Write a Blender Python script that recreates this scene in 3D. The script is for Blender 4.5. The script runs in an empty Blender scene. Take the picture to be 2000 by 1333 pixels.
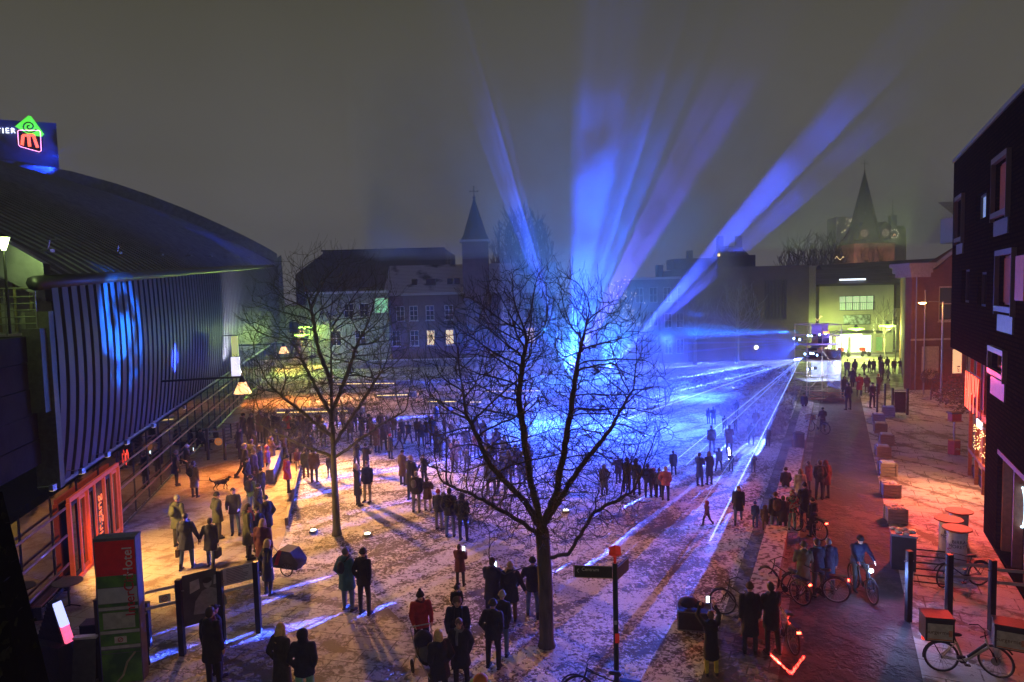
import bpy, bmesh, math, random, sys
from mathutils import Vector, Matrix, Quaternion, noise as mnoise, kdtree
S = bpy.context.scene
COL = S.collection
R = math.radians
rng = random.Random(7)

# ---------------------------------------------------------------- camera
CAMZ = 8.8
cam = bpy.data.cameras.new('camera'); cam.lens = 24; cam.sensor_width = 36; cam.clip_end = 3000; cam.clip_start = .1
camo = bpy.data.objects.new('camera', cam); COL.objects.link(camo)
CM = Matrix.Translation((0, 0, CAMZ)) @ Matrix.Rotation(R(90-4.0), 4, 'X') @ Matrix.Rotation(R(-1.4), 4, 'Z')
camo.matrix_world = CM
S.camera = camo

# ---------------------------------------------------------------- night sky
w = bpy.data.worlds.new('World'); S.world = w; w.use_nodes = True
nt = w.node_tree; bg = nt.nodes['Background']
tc = nt.nodes.new('ShaderNodeTexCoord'); sx = nt.nodes.new('ShaderNodeSeparateXYZ'); cr = nt.nodes.new('ShaderNodeValToRGB')
nt.links.new(tc.outputs['Generated'], sx.inputs[0]); nt.links.new(sx.outputs['Z'], cr.inputs[0]); nt.links.new(cr.outputs[0], bg.inputs[0])
e = cr.color_ramp.elements
e[0].position = 0.0; e[0].color = (.20, .19, .20, 1)
e[1].position = .62; e[1].color = (.044, .041, .024, 1)
m_ = e.new(.18); m_.color = (.112, .106, .094, 1)
m_ = e.new(.38); m_.color = (.068, .064, .042, 1)
cn = nt.nodes.new('ShaderNodeTexNoise'); cn.inputs['Scale'].default_value = 1.6; cn.inputs['Detail'].default_value = 4; nt.links.new(tc.outputs['Generated'], cn.inputs[0])
cm = nt.nodes.new('ShaderNodeMapRange'); cm.inputs[1].default_value = .3; cm.inputs[2].default_value = .7; cm.inputs[3].default_value = .90; cm.inputs[4].default_value = 1.16; nt.links.new(cn.outputs[0], cm.inputs[0]); nt.links.new(cm.outputs[0], bg.inputs[1])
S.view_settings.view_transform = 'Standard'; S.view_settings.look = 'None'
S.view_settings.exposure = 0; S.view_settings.gamma = 1
S.cycles.use_denoising = True
S.cycles.volume_bounces = 0
S.cycles.max_bounces = 5; S.cycles.diffuse_bounces = 2; S.cycles.glossy_bounces = 3
S.cycles.sample_clamp_indirect = 3.0

# ---------------------------------------------------------------- pixel <-> place
def ray(px, py):
    return (CM.to_3x3() @ Vector(((px-1000)/1333.33, -(py-666.5)/1333.33, -1))).normalized()
def at(px, py, z=0.0):
    r = ray(px, py); t = (z-CAMZ)/r.z
    return Vector((r.x*t, r.y*t, z))
def atd(px, py, d):
    r = ray(px, py); t = d/r.y
    return Vector((r.x*t, d, CAMZ+r.z*t))
def onplane(px, py, p, n):
    r = ray(px, py); o = Vector((0, 0, CAMZ)); t = (p-o).dot(n)/r.dot(n)
    return o+r*t
def st(c, d, z=0): return Vector((c+.477*d, d, z))          # along the street on the right
TH = Vector((-.2407, .9706, 0)); TN = Vector((.9706, .2407, 0))
def th(d, out=0, z=0):                                       # along the theatre front on the left
    s = d/.9706
    return Vector((-8.93, 0, 0))+TH*s+TN*out+Vector((0, 0, z))

# ---------------------------------------------------------------- lights
def gobo(L, kind, k=8, seed=0, w=.004, lo=.35, hi=.6, soft=1):
    L.use_nodes = True; n = L.node_tree; em = n.nodes['Emission']
    N = n.nodes.new; K = n.links.new
    def M(op, a, b=None, c=None):
        m = N('ShaderNodeMath'); m.operation = op
        for i, x in enumerate((a, b, c)):
            if x is None: continue
            if hasattr(x, 'node'): K(x, m.inputs[i])
            else: m.inputs[i].default_value = x
        return m.outputs[0]
    t = N('ShaderNodeTexCoord'); s = N('ShaderNodeSeparateXYZ'); K(t.outputs['Normal'], s.inputs[0])
    u = M('DIVIDE', s.outputs[0], s.outputs[2]); v = M('DIVIDE', s.outputs[1], s.outputs[2])
    c = N('ShaderNodeCombineXYZ'); nz = N('ShaderNodeTexNoise'); nz.inputs['Scale'].default_value = k; nz.inputs['Detail'].default_value = 3
    mr = N('ShaderNodeMapRange'); mr.clamp = True
    if kind == 'bands':
        K(M('ADD', u, seed*3.7), c.inputs[0]); K(M('MULTIPLY', v, .12), c.inputs[1])
        K(c.outputs[0], nz.inputs[0]); K(nz.outputs[0], mr.inputs[0]); mr.inputs[1].default_value = lo; mr.inputs[2].default_value = hi
        mr.inputs[3].default_value = .04
        K(mr.outputs[0], em.inputs['Strength'])
    elif kind == 'patch':
        K(M('ADD', u, seed*3.7), c.inputs[0]); K(v, c.inputs[1])
        K(c.outputs[0], nz.inputs[0]); K(nz.outputs[0], mr.inputs[0]); mr.inputs[1].default_value = lo; mr.inputs[2].default_value = hi
        nz.inputs['Distortion'].default_value = 1.2
        K(mr.outputs[0], em.inputs['Strength'])
    elif kind == 'line':
        mr.inputs[1].default_value = w; mr.inputs[2].default_value = w*(1+soft); mr.inputs[3].default_value = 1; mr.inputs[4].default_value = 0
        K(M('ABSOLUTE', v), mr.inputs[0])
        K(M('ADD', u, seed), c.inputs[0]); K(c.outputs[0], nz.inputs[0])
        K(M('MULTIPLY', mr.outputs[0], M('ADD', nz.outputs[0], .35)), em.inputs['Strength'])
    elif kind == 'half':      # lit only on one side of a sharp edge, with streaks
        mr.inputs[1].default_value = 0; mr.inputs[2].default_value = .004
        K(v, mr.inputs[0])
        K(M('ADD', M('MULTIPLY', v, 1), seed), c.inputs[1]); K(M('MULTIPLY', u, .5), c.inputs[0]); K(c.outputs[0], nz.inputs[0])
        edge = N('ShaderNodeMapRange'); edge.clamp = True; edge.inputs[1].default_value = 0; edge.inputs[2].default_value = w; edge.inputs[3].default_value = 2.2; edge.inputs[4].default_value = .6
        K(v, edge.inputs[0])
        K(M('MULTIPLY', M('MULTIPLY', mr.outputs[0], edge.outputs[0]), M('ADD', nz.outputs[0], -.15)), em.inputs['Strength'])
def spot(p, t, deg, pw, col, blend=.3, g=None, size=.08, xaxis=None):
    L = bpy.data.lights.new('spot_lamp', 'SPOT'); L.energy = pw; L.color = col; L.spot_size = R(deg); L.spot_blend = blend; L.shadow_soft_size = size
    o = bpy.data.objects.new('spot_lamp', L); COL.objects.link(o)
    z = (Vector(p)-Vector(t)).normalized()
    if xaxis is None: xaxis = Vector((1, 0, 0)) if abs(z.x) < .9 else Vector((0, 0, 1))
    x = (Vector(xaxis)-z*z.dot(Vector(xaxis))).normalized(); y = z.cross(x)
    o.matrix_world = Matrix.Translation(p) @ Matrix((x, y, z)).transposed().to_4x4()
    if g: gobo(L, **g)
    return o
def point(p, pw, col, size=.12):
    L = bpy.data.lights.new('lamp_light', 'POINT'); L.energy = pw; L.color = col; L.shadow_soft_size = size
    o = bpy.data.objects.new('lamp_light', L); COL.objects.link(o); o.location = p
    return o
BLUE = (.015, .05, 1); CYAN = (.05, .26, 1); VIOL = (.10, .07, 1)
ORANGE = (1, .32, .055); WARM = (1, .52, .14); GREEN = (.62, 1, .12); RED = (1, .05, .03)
TOWERP = Vector((21.45, 50.7, 3.4))        # laser heads on the scaffold
PU1 = at(1112, 745)+Vector((0, 0, .8)); PU2 = at(1188, 738)+Vector((0, 0, .8))
# beams going up from the fog in the middle of the park
def beam(src, px, py, deg, pw, col, g=None, blend=.4):
    spot(src, atd(px, py, src.y+2), deg, pw, col, blend, g, .05, xaxis=Vector((1, 0, .0)))
beam(PU1, 962, 250, 8, 1.5e6, (.04, .10, 1), dict(kind='bands', k=52, seed=1, lo=.46, hi=.60))
beam(PU1, 1172, 250, 15, 2.5e6, (.02, .09, 1), dict(kind='bands', k=20, seed=2, lo=.30, hi=.56), .8)
beam(PU1, 1245, 320, 13, 1.3e6, (.02, .09, 1), dict(kind='bands', k=22, seed=5, lo=.38, hi=.6), .7)
beam(PU1, 1330, 330, 13, 1.1e6, VIOL, dict(kind='bands', k=12, seed=3, lo=.38, hi=.6), .8)
beam(PU2, 1636, 222, 6.5, 4.0e6, (.045, .10, 1), dict(kind='bands', k=46, seed=4, lo=.36, hi=.54))
beam(PU2, 1690, 262, 5.5, 2.4e6, (.05, .08, 1), dict(kind='bands', k=50, seed=8, lo=.42, hi=.6))
spot(PU1, PU1+Vector((0, 3, 10)), 75, 60000, CYAN, .8)
spot(PU2, PU2+Vector((1.5, 2, 6)), 70, 60000, CYAN, .8)
point(PU1+Vector((0, 0, 1.5)), 1800, CYAN, .4); point(PU2+Vector((0, 0, 1.0)), 1500, CYAN, .4)
# floods and fans from the scaffold tower
spot(TOWERP+Vector((0, 0, 1.2)), Vector((4.5, 41, 0)), 36, 300000, (.02, .07, 1), .9, dict(kind='patch', k=5.0, seed=2, lo=.25, hi=.62))
spot(TOWERP+Vector((-.4, 0, 1.0)), Vector((9, 46, 0)), 44, 24000, BLUE, 1)
spot(TOWERP+Vector((-.4, 0, 1.8)), Vector((11, 58, 0)), 60, 110000, (.02, .08, 1), 1)
spot(TOWERP+Vector((0, 0, .4)), Vector((4, 30, 0)), 26, 30000, (.03, .05, 1), .6, dict(kind='patch', k=5.0, seed=5, lo=.35, hi=.65))
spot(TOWERP+Vector((-.4, .4, 1.5)), Vector((-14, 74, 3)), 30, 110000, (.05, .07, 1), .9, dict(kind='patch', k=6, seed=9, lo=.3, hi=.6))
spot(TOWERP+Vector((-.4, .8, .5)), Vector((8, 86, 4)), 50, 12000, BLUE, 1)
# blue figures thrown on the theatre front and the sign tower
spot(TOWERP+Vector((0, 0, 2)), onplane(232, 650, th(30), TN), 7.4, 3200000, (.008, .16, 1), .6, dict(kind='patch', k=26, seed=6, lo=.44, hi=.60))
spot(TOWERP+Vector((0, 0, 2)), onplane(337, 700, th(30), TN), 2.2, 7000000, (.03, .08, 1), .5)
spot(Vector((-58, 89, 28)), atd(50, 320, 100), 95, 30000, (.01, .05, 1), .4, dict(kind='patch', k=2.2, seed=1, lo=.46, hi=.64))
spot(TOWERP+Vector((0, 0, 2)), atd(410, 430, 80), 11, 160000, (.02, .06, 1), .4, dict(kind='patch', k=40, seed=4, lo=.45, hi=.6))
spot(TOWERP+Vector((0, 0, 2)), th(26, 0, 6), 26, 13000, (.25, .07, 1), .8)
# flat fan going left from the top of the tower
for k_, (px, py, dd) in enumerate([(1250, 668, 60), (1280, 640, 64), (1230, 690, 60), (1330, 705, 58)]):
    spot(atd(1575-3*k_, 667, 52), atd(px, py, dd), 3.2, 420000, (.02, .14, 1), .4, dict(kind='bands', k=60, seed=k_, lo=.4, hi=.6))
spot(atd(1490, 642, 56), atd(1370, 617, 60), 4.5, 160000, (.02, .12, 1), .3)
LK = 26.0
# laser lines drawn on the ground
def laser_line(a, b, pw, width=.0016, src=TOWERP, seed=0, col=(.05, .1, 1), soft=1):
    a, b = Vector(a), Vector(b); m = (a+b)/2
    ang = 2*max((a-src).angle(m-src), (b-src).angle(m-src))
    spot(src, m, math.degrees(ang), pw*LK, col, .12, dict(kind='line', k=45, seed=seed, w=width, soft=soft), .02, xaxis=(b-a))
laser_line(at(290, 1290), at(1165, 1097), 330000, .0006, seed=1)
laser_line(at(240, 1240), at(640, 1128), 260000, .0005, seed=2)
laser_line(at(560, 1090), at(700, 1047), 330000, .0022, seed=3, soft=2)
laser_line(at(930, 1240), at(1100, 1120), 260000, .0006, seed=4)
laser_line(at(1155, 1008), at(1245, 980), 240000, .0014, seed=5)
laser_line(at(590, 943), at(860, 905), 160000, .0035, seed=6, soft=2)
laser_line(at(600, 836), at(830, 812), 160000, .0030, seed=7, soft=2)
laser_line(at(900, 905), at(960, 880), 160000, .0016, seed=8)
laser_line(at(1350, 728), at(1545, 702), 40000, .003, seed=9)
laser_line(at(1290, 745), at(1480, 712), 50000, .003, seed=10)
laser_line(at(1000, 865), at(1340, 775), 60000, .0010, seed=11)
laser_line(at(1180, 800), at(1500, 722), 60000, .0010, seed=12)
laser_line(at(880, 745), at(1180, 728), 60000, .0020, seed=13)
laser_line(at(660, 1010), at(905, 955), 120000, .0010, seed=14)
laser_line(at(1290, 985), at(1420, 868), 90000, .0010, seed=15)
laser_line(at(1000, 720), at(1400, 716), 40000, .0016, seed=16)
laser_line(at(380, 1215), at(520, 1180), 200000, .0010, seed=17)
# sheet of light along the edge of the lawn, cut off at the paved strip
spot(TOWERP, st(-4.0, 30), 17, 1000000, (.06, .12, 1), .3, dict(kind='half', k=50, seed=1, w=.012), .02, xaxis=-Vector((.477, 1, 0)))
# warm light
for d_ in (33, 57.6, 85):
    lp = th(d_, 3.7, 4.55); spot(lp, lp+Vector((1.5, -2.5, -5)), 150, 4200 if d_ < 40 else 6000, ORANGE, .6, size=.18)
    point(lp-Vector((0, 0, .15)), 110, ORANGE, .2)
spot(th(21.3, .55, 3.25), at(420, 1080), 120, 2700, WARM, .5, size=.12)
spot(th(38, 4.4, 5.4), Vector((-5.5, 29, 0)), 74, 26000, (1, .44, .11), .9, size=.45)  # extra spot near the arm lamps, strengthens the orange on the lawn
spot(th(50, 1.2, 3.4), th(53, .2, 8.5), 84, 16000, (.8, .88, 1), .8, size=.1)
spot(th(60, 4.4, 5.4), Vector((-6, 52, 0)), 110, 9000, (1, .36, .09), .8, size=.15)
for px, py, d_ in ((597, 640, 88), (590, 655, 80)):
    point(atd(px, py, d_)+Vector((0, -.6, -.3)), 1500, GREEN, .3)
for px, py, d_ in ((1672, 643, 80), (1733, 637, 78)):
    point(atd(px, py, d_)+Vector((0, -.6, -.45)), 3400, (.75, 1, .2), .3)
point(atd(1674, 672, 84)+Vector((0, 0, 0)), 500, (.8, 1, .5), .3)
point(atd(6, 470, 19.0)+Vector((.1, 0, -.2)), 120, (.65, 1, .25), .12)
lp = atd(1803, 592, 50); spot(lp, lp-Vector((1, 6, 8)), 150, 3600, ORANGE, .6, size=.15); point(lp-Vector((0, 0, .25)), 800, ORANGE, .15)
# unseen spot behind the camera: dim warm light on the nearest paving
spot(Vector((2, -6, 11)), Vector((0, 17, 0)), 90, 1300, (1, .74, .50), 1, size=.8)
# cool spill from an unseen spot low at the right edge
spot(st(6.2, 16.2, 2.4), at(1930, 1290), 80, 700, (.55, .75, 1), .7, size=.2)
# storefront
point(st(4.3, 28.6, 3.9), 260, RED, .5)
spot(st(5.2, 28.5, 4.6), st(3.4, 27, 0), 105, 2200, (1, .26, .14), .8, size=.3)
spot(st(5.0, 27.5, 5.3), st(.3, 21, 0), 120, 4200, (1, .06, .04), 1, size=.3)
spot(st(5.5, 28, 3.2), st(3.4, 29, 0), 120, 420, (1, .6, .2), .8, size=.3)
# up-lights let into the lawn
for px, py, pw in ((1105, 1001, 2600), (612, 1040, 60), (718, 1047, 60), (1432, 760, 200), (1464, 762, 200), (1487, 762, 200)):
    p = at(px, py, .12); spot(p, p+Vector((.3, 1.5, 5)), 44 if px == 1105 else 80, pw, (.75, .85, 1) if px > 800 else (1, .9, .5), .7)
point(at(1060, 830)+Vector((0, 0, 2.2)), 5200, (.03, .15, 1), .6)  # added blue points hung over the lawn to light the low smoke
point(at(1190, 830)+Vector((0, 0, 2.6)), 5200, (.03, .12, 1), .6)
spot(TOWERP+Vector((-.3, 0, .9)), Vector((6, 36, 0)), 26, 150000, (.02, .08, 1), .9)
spot(Vector((6.5, 60, 4.5)), Vector((5, 40, 0)), 62, 34000, (.015, .07, 1), .9, size=.3)  # added backlights high over the park that turn the lawn blue
spot(Vector((15, 66, 4.5)), Vector((11, 47, 0)), 52, 26000, (.02, .08, 1), .9, size=.3)
# ---------------------------------------------------------------- materials
MATS = {}
def mat(name, c=(.5, .5, .5), rough=.7, metal=0, c2=None, scale=8, detail=4, lo=.35, hi=.65, bump=.15, bs=None, stretch=(1, 1, 1), emit=0, spec=.5, ecol=None):
    if name in MATS: return MATS[name]
    m = bpy.data.materials.new(name); m.use_nodes = True; n = m.node_tree; b = n.nodes['Principled BSDF']; N = n.nodes.new; K = n.links.new
    b.inputs['Roughness'].default_value = rough; b.inputs['Metallic'].default_value = metal; b.inputs['Specular IOR Level'].default_value = spec
    t = N('ShaderNodeTexCoord'); mp = N('ShaderNodeMapping'); mp.inputs['Scale'].default_value = stretch; K(t.outputs['Object'], mp.inputs[0])
    nz = N('ShaderNodeTexNoise'); nz.inputs['Scale'].default_value = scale; nz.inputs['Detail'].default_value = detail; K(mp.outputs[0], nz.inputs[0])
    r = N('ShaderNodeValToRGB'); r.color_ramp.elements[0].position = lo; r.color_ramp.elements[1].position = hi
    if c2 is None: c2 = tuple(x*.72 for x in c)
    r.color_ramp.elements[0].color = (*c2, 1); r.color_ramp.elements[1].color = (*c, 1)
    K(nz.outputs[0], r.inputs[0]); K(r.outputs[0], b.inputs['Base Color'])
    if bump:
        bm = N('ShaderNodeBump'); bm.inputs['Strength'].default_value = bump; bm.inputs['Distance'].default_value = .05
        n2 = N('ShaderNodeTexNoise'); n2.inputs['Scale'].default_value = bs or scale*3; n2.inputs['Detail'].default_value = 3; K(mp.outputs[0], n2.inputs[0])
        K(n2.outputs[0], bm.inputs['Height']); K(bm.outputs[0], b.inputs['Normal'])
    if emit:
        b.inputs['Emission Strength'].default_value = emit
        b.inputs['Emission Color'].default_value = (*(ecol or c), 1)
    MATS[name] = m; return m
def brick(name, c, c2, mortar, sx=.22, sz=.07, rough=.85):
    if name in MATS: return MATS[name]
    m = mat(name, c, rough); n = m.node_tree; b = n.nodes['Principled BSDF']; N = n.nodes.new; K = n.links.new
    t = N('ShaderNodeTexCoord'); s = N('ShaderNodeSeparateXYZ'); K(t.outputs['Object'], s.inputs[0])
    a = N('ShaderNodeMath'); a.operation = 'ADD'; K(s.outputs[0], a.inputs[0]); K(s.outputs[1], a.inputs[1])
    cb = N('ShaderNodeCombineXYZ'); K(a.outputs[0], cb.inputs[0]); K(s.outputs[2], cb.inputs[1])
    bt = N('ShaderNodeTexBrick'); bt.inputs['Scale'].default_value = 1; bt.inputs['Brick Width'].default_value = sx; bt.inputs['Row Height'].default_value = sz
    bt.inputs['Mortar Size'].default_value = .010 if sz < .12 else .028; bt.inputs['Color1'].default_value = (*c, 1); bt.inputs['Color2'].default_value = (*c2, 1); bt.inputs['Mortar'].default_value = (*mortar, 1)
    K(cb.outputs[0], bt.inputs[0])
    mx = N('ShaderNodeMix'); mx.data_type = 'RGBA'; mx.blend_type = 'MULTIPLY'; mx.inputs[0].default_value = .5
    nz = N('ShaderNodeTexNoise'); nz.inputs['Scale'].default_value = 1.3; nz.inputs['Detail'].default_value = 5; K(t.outputs['Object'], nz.inputs[0])
    K(bt.outputs[0], mx.inputs[6]); K(nz.outputs[0], mx.inputs[7])
    for l in list(b.inputs['Base Color'].links): n.links.remove(l)
    K(mx.outputs[2], b.inputs['Base Color'])
    b.inputs['Specular IOR Level'].default_value = .12 if max(c) > .05 else 0
    bm = n.nodes['Bump']; bm.inputs['Strength'].default_value = .5; bm.inputs['Distance'].default_value = .01
    for l in list(bm.inputs['Height'].links): n.links.remove(l)
    K(bt.outputs['Fac'], bm.inputs['Height']); bm.invert = True
    return m
def snowmat(name, snow, dirt, cover=.5, prints=.5, pscale=5, big=.25, rough=.75, tracks=(1, 1, 1), ruts=0, rdir=(1, 0, 0), slabs=0):
    """trodden snow: large thin areas, and many small dark prints where the ground shows through"""
    m = bpy.data.materials.new(name); m.use_nodes = True; n = m.node_tree; b = n.nodes['Principled BSDF']; N = n.nodes.new; K = n.links.new
    b.inputs['Roughness'].default_value = rough
    t = N('ShaderNodeTexCoord'); mp = N('ShaderNodeMapping'); mp.inputs['Scale'].default_value = tracks; K(t.outputs['Object'], mp.inputs[0])
    def nz(s, d, dist=0):
        x = N('ShaderNodeTexNoise'); x.inputs['Scale'].default_value = s; x.inputs['Detail'].default_value = d; x.inputs['Distortion'].default_value = dist; x.inputs['Roughness'].default_value = .6; K(mp.outputs[0], x.inputs[0]); return x.outputs[0]
    def M(op, a, c_=None, cl=False):
        x = N('ShaderNodeMath'); x.operation = op; x.use_clamp = cl
        for i, y in enumerate((a, c_)):
            if y is None: continue
            if hasattr(y, 'node'): K(y, x.inputs[i])
            else: x.inputs[i].default_value = y
        return x.outputs[0]
    bigN = nz(big, 5, .4); fine = nz(pscale, 4, .8); mid = nz(pscale*.28, 3)
    # value > 0 = snow
    v = M('ADD', M('MULTIPLY', M('SUBTRACT', bigN, .5), 1.6), M('ADD', M('MULTIPLY', M('SUBTRACT', mid, .5), 1.0), cover-.5))
    v = M('ADD', v, M('MULTIPLY', M('SUBTRACT', fine, .5), prints*3.2))
    if slabs:
        mp3 = N('ShaderNodeMapping'); mp3.inputs['Rotation'].default_value = (0, 0, rdir[1]); K(t.outputs['Object'], mp3.inputs[0])
        bt = N('ShaderNodeTexBrick'); bt.inputs['Scale'].default_value = 1; bt.inputs['Brick Width'].default_value = slabs; bt.inputs['Row Height'].default_value = slabs*.5; bt.inputs['Mortar Size'].default_value = .018; K(mp3.outputs[0], bt.inputs[0])
        v = M('SUBTRACT', v, M('MULTIPLY', bt.outputs['Fac'], .30))
    if ruts:
        mp2 = N('ShaderNodeMapping'); mp2.inputs['Rotation'].default_value = (0, 0, rdir[0]); K(t.outputs['Object'], mp2.inputs[0])
        wv = N('ShaderNodeTexWave'); wv.inputs['Scale'].default_value = .16; wv.inputs['Distortion'].default_value = 16; wv.inputs['Detail'].default_value = 3; wv.inputs['Detail Scale'].default_value = .35; K(mp2.outputs[0], wv.inputs[0])
        v = M('SUBTRACT', v, M('MULTIPLY', M('POWER', wv.outputs[1], 14), ruts*.45))
    mr = N('ShaderNodeMapRange'); mr.inputs[1].default_value = -.12; mr.inputs[2].default_value = .16; K(v, mr.inputs[0])
    mx = N('ShaderNodeMix'); mx.data_type = 'RGBA'; K(mr.outputs[0], mx.inputs[0]); mx.inputs[6].default_value = (*dirt, 1); mx.inputs[7].default_value = (*snow, 1)
    K(mx.outputs[2], b.inputs['Base Color'])
    bm = N('ShaderNodeBump'); bm.inputs['Strength'].default_value = .6; bm.inputs['Distance'].default_value = .06
    K(M('ADD', mr.outputs[0], M('MULTIPLY', fine, .8)), bm.inputs['Height']); K(bm.outputs[0], b.inputs['Normal'])
    MATS[name] = m; return m
def glow(name, c, s): return mat(name, c, 1, emit=s, ecol=c, bump=0)
def glassmat(name, c=(.01, .01, .012), rough=.04, spec=.8): return mat(name, c, rough, spec=spec, bump=0)

BLK = mat('black_metal', (.012, .012, .014), .5, .6)
STEEL = mat('galvanised_steel', (.32, .32, .33), .4, .8, scale=20)
DSTEEL = mat('dark_steel', (.05, .05, .055), .45, .7, scale=12)
SNOW = mat('lying_snow', (.62, .63, .66), .8, c2=(.48, .49, .53), scale=5, bump=.5)
GLASS = glassmat('dark_window_glass')

# ---------------------------------------------------------------- mesh collector
class MB:
    def __init__(s): s.v = []; s.f = []
    def add(s, v, f):
        o = len(s.v); s.v += [Vector(x) for x in v]; s.f += [tuple(i+o for i in q) for q in f]; return s
    def box(s, x0, x1, y0, y1, z0, z1, T=None):
        v = [Vector((x, y, z)) for z in (z0, z1) for x, y in ((x0, y0), (x1, y0), (x1, y1), (x0, y1))]
        if T is not None: v = [T@p for p in v]
        return s.add(v, [(3, 2, 1, 0), (4, 5, 6, 7), (0, 1, 5, 4), (1, 2, 6, 5), (2, 3, 7, 6), (3, 0, 4, 7)])
    def cyl(s, p0, p1, r0, r1=None, n=10, cap=True):
        p0, p1 = Vector(p0), Vector(p1); r1 = r0 if r1 is None else r1
        d = (p1-p0); q = d.to_track_quat('Z', 'Y')
        v = []
        for p, r in ((p0, r0), (p1, r1)):
            for i in range(n):
                a = 2*math.pi*i/n; v.append(p+q@Vector((r*math.cos(a), r*math.sin(a), 0)))
        f = [(i, (i+1) % n, n+(i+1) % n, n+i) for i in range(n)]
        if cap: f += [tuple(range(n-1, -1, -1)), tuple(range(n, 2*n))]
        return s.add(v, f)
    def tube(s, pts, r, n=6):
        pts = [Vector(p) for p in pts]; rs = r if isinstance(r, (list, tuple)) else [r]*len(pts)
        v = []; f = []; q = None; dp = None
        for k, p in enumerate(pts):
            d = (pts[min(k+1, len(pts)-1)]-pts[max(k-1, 0)]).normalized()
            q = d.to_track_quat('Z', 'Y') if q is None else (dp.rotation_difference(d) @ q)
            dp = d
            for i in range(n):
                a = 2*math.pi*i/n; v.append(p+q@Vector((rs[k]*math.cos(a), rs[k]*math.sin(a), 0)))
        for k in range(len(pts)-1):
            for i in range(n): f.append((k*n+i, k*n+(i+1) % n, (k+1)*n+(i+1) % n, (k+1)*n+i))
        f += [tuple(range(n-1, -1, -1)), tuple(range((len(pts)-1)*n, len(pts)*n))]
        return s.add(v, f)
    def ell(s, c, r, n=12, m=8, T=None):
        c = Vector(c); v = []; f = []
        for j in range(1, m):
            t = math.pi*j/m
            for i in range(n):
                a = 2*math.pi*i/n; v.append(Vector((r[0]*math.sin(t)*math.cos(a), r[1]*math.sin(t)*math.sin(a), r[2]*math.cos(t))))
        v += [Vector((0, 0, r[2])), Vector((0, 0, -r[2]))]; a0 = len(v)-2; a1 = len(v)-1
        for j in range(m-2):
            for i in range(n): f.append((j*n+i, (j+1)*n+i, (j+1)*n+(i+1) % n, j*n+(i+1) % n))
        for i in range(n): f.append((a0, i, (i+1) % n)); f.append((a1, (m-2)*n+(i+1) % n, (m-2)*n+i))
        if T is not None: v = [T@p for p in v]
        return s.add([p+c for p in v], f)
    def prism(s, poly, z0, z1):
        n = len(poly); a = sum(poly[i][0]*poly[(i+1) % n][1]-poly[(i+1) % n][0]*poly[i][1] for i in range(n))
        if a < 0: poly = poly[::-1]
        v = [(p[0], p[1], z0) for p in poly]+[(p[0], p[1], z1) for p in poly]
        return s.add(v, [tuple(range(n-1, -1, -1)), tuple(range(n, 2*n))]+[(i, (i+1) % n, n+(i+1) % n, n+i) for i in range(n)])
    def revolve(s, prof, n=16, c=(0, 0, 0)):
        v = []; f = []
        for r, z in prof:
            for i in range(n):
                a = 2*math.pi*i/n; v.append(Vector((r*math.cos(a)+c[0], r*math.sin(a)+c[1], z+c[2])))
        for k in range(len(prof)-1):
            for i in range(n): f.append((k*n+i, k*n+(i+1) % n, (k+1)*n+(i+1) % n, (k+1)*n+i))
        f += [tuple(range(n-1, -1, -1)), tuple(range((len(prof)-1)*n, len(prof)*n))]
        return s.add(v, f)
    def build(s, name, m, parent=None, smooth=False, mw=None):
        me = bpy.data.meshes.new(name); me.from_pydata([tuple(x) for x in s.v], [], s.f); me.materials.append(m)
        if smooth: me.polygons.foreach_set('use_smooth', [True]*len(me.polygons))
        me.update()
        o = bpy.data.objects.new(name, me); COL.objects.link(o)
        if parent: o.parent = parent
        if mw is not None: o.matrix_local = mw
        return o
def tag(o, label=None, cat=None, group=None, kind=None):
    if label: o['label'] = label
    if cat: o['category'] = cat
    if group: o['group'] = group
    if kind: o['kind'] = kind
    return o
def thing(name, label, cat, loc=(0, 0, 0), rz=0, group=None):
    o = bpy.data.objects.new(name, None); COL.objects.link(o); o.location = loc; o.rotation_euler = (0, 0, rz); o.empty_display_size = .2
    return tag(o, label, cat, group)
def copy_tree(o, parent=None):
    c = o.copy(); COL.objects.link(c); c.parent = parent
    for ch in [x for x in KIDS.get(o.name, [])]: copy_tree(ch, c)
    return c
KIDS = {}
def dup(root, loc, rz=0, label=None, scale=None):
    kids = [o for o in bpy.data.objects if o.parent is not None]
    KIDS.clear()
    for k in kids: KIDS.setdefault(k.parent.name, []).append(k)
    c = copy_tree(root); c.location = loc; c.rotation_euler = (0, 0, rz)
    if label: c['label'] = label
    if scale: c.scale = (scale,)*3
    return c
def text(name, s, size, m, parent, mw, ext=.01, align='CENTER', sp=1.0):
    c = bpy.data.curves.new(name, 'FONT'); c.body = s; c.size = size; c.extrude = ext; c.align_x = align; c.align_y = 'CENTER'; c.space_character = sp
    o = bpy.data.objects.new(name, c); COL.objects.link(o)
    me = bpy.data.meshes.new_from_object(o); bpy.data.objects.remove(o)
    me.materials.clear(); me.materials.append(m); me.name = name
    o = bpy.data.objects.new(name, me); COL.objects.link(o)
    if parent: o.parent = parent
    o.matrix_local = mw
    return o
FACE = Matrix.Rotation(R(90), 4, 'X')      # text lying in xy stands up facing -y
def sheet(name, pts, z, m, kind='structure'):
    mb = MB(); mb.add([(p[0], p[1], 0) for p in pts], [tuple(range(len(pts)))])
    o = mb.build(name, m); o.location.z = z; o['kind'] = kind
    me = o.data
    if me.polygons[0].normal.z < 0: me.flip_normals()
    return o

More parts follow.
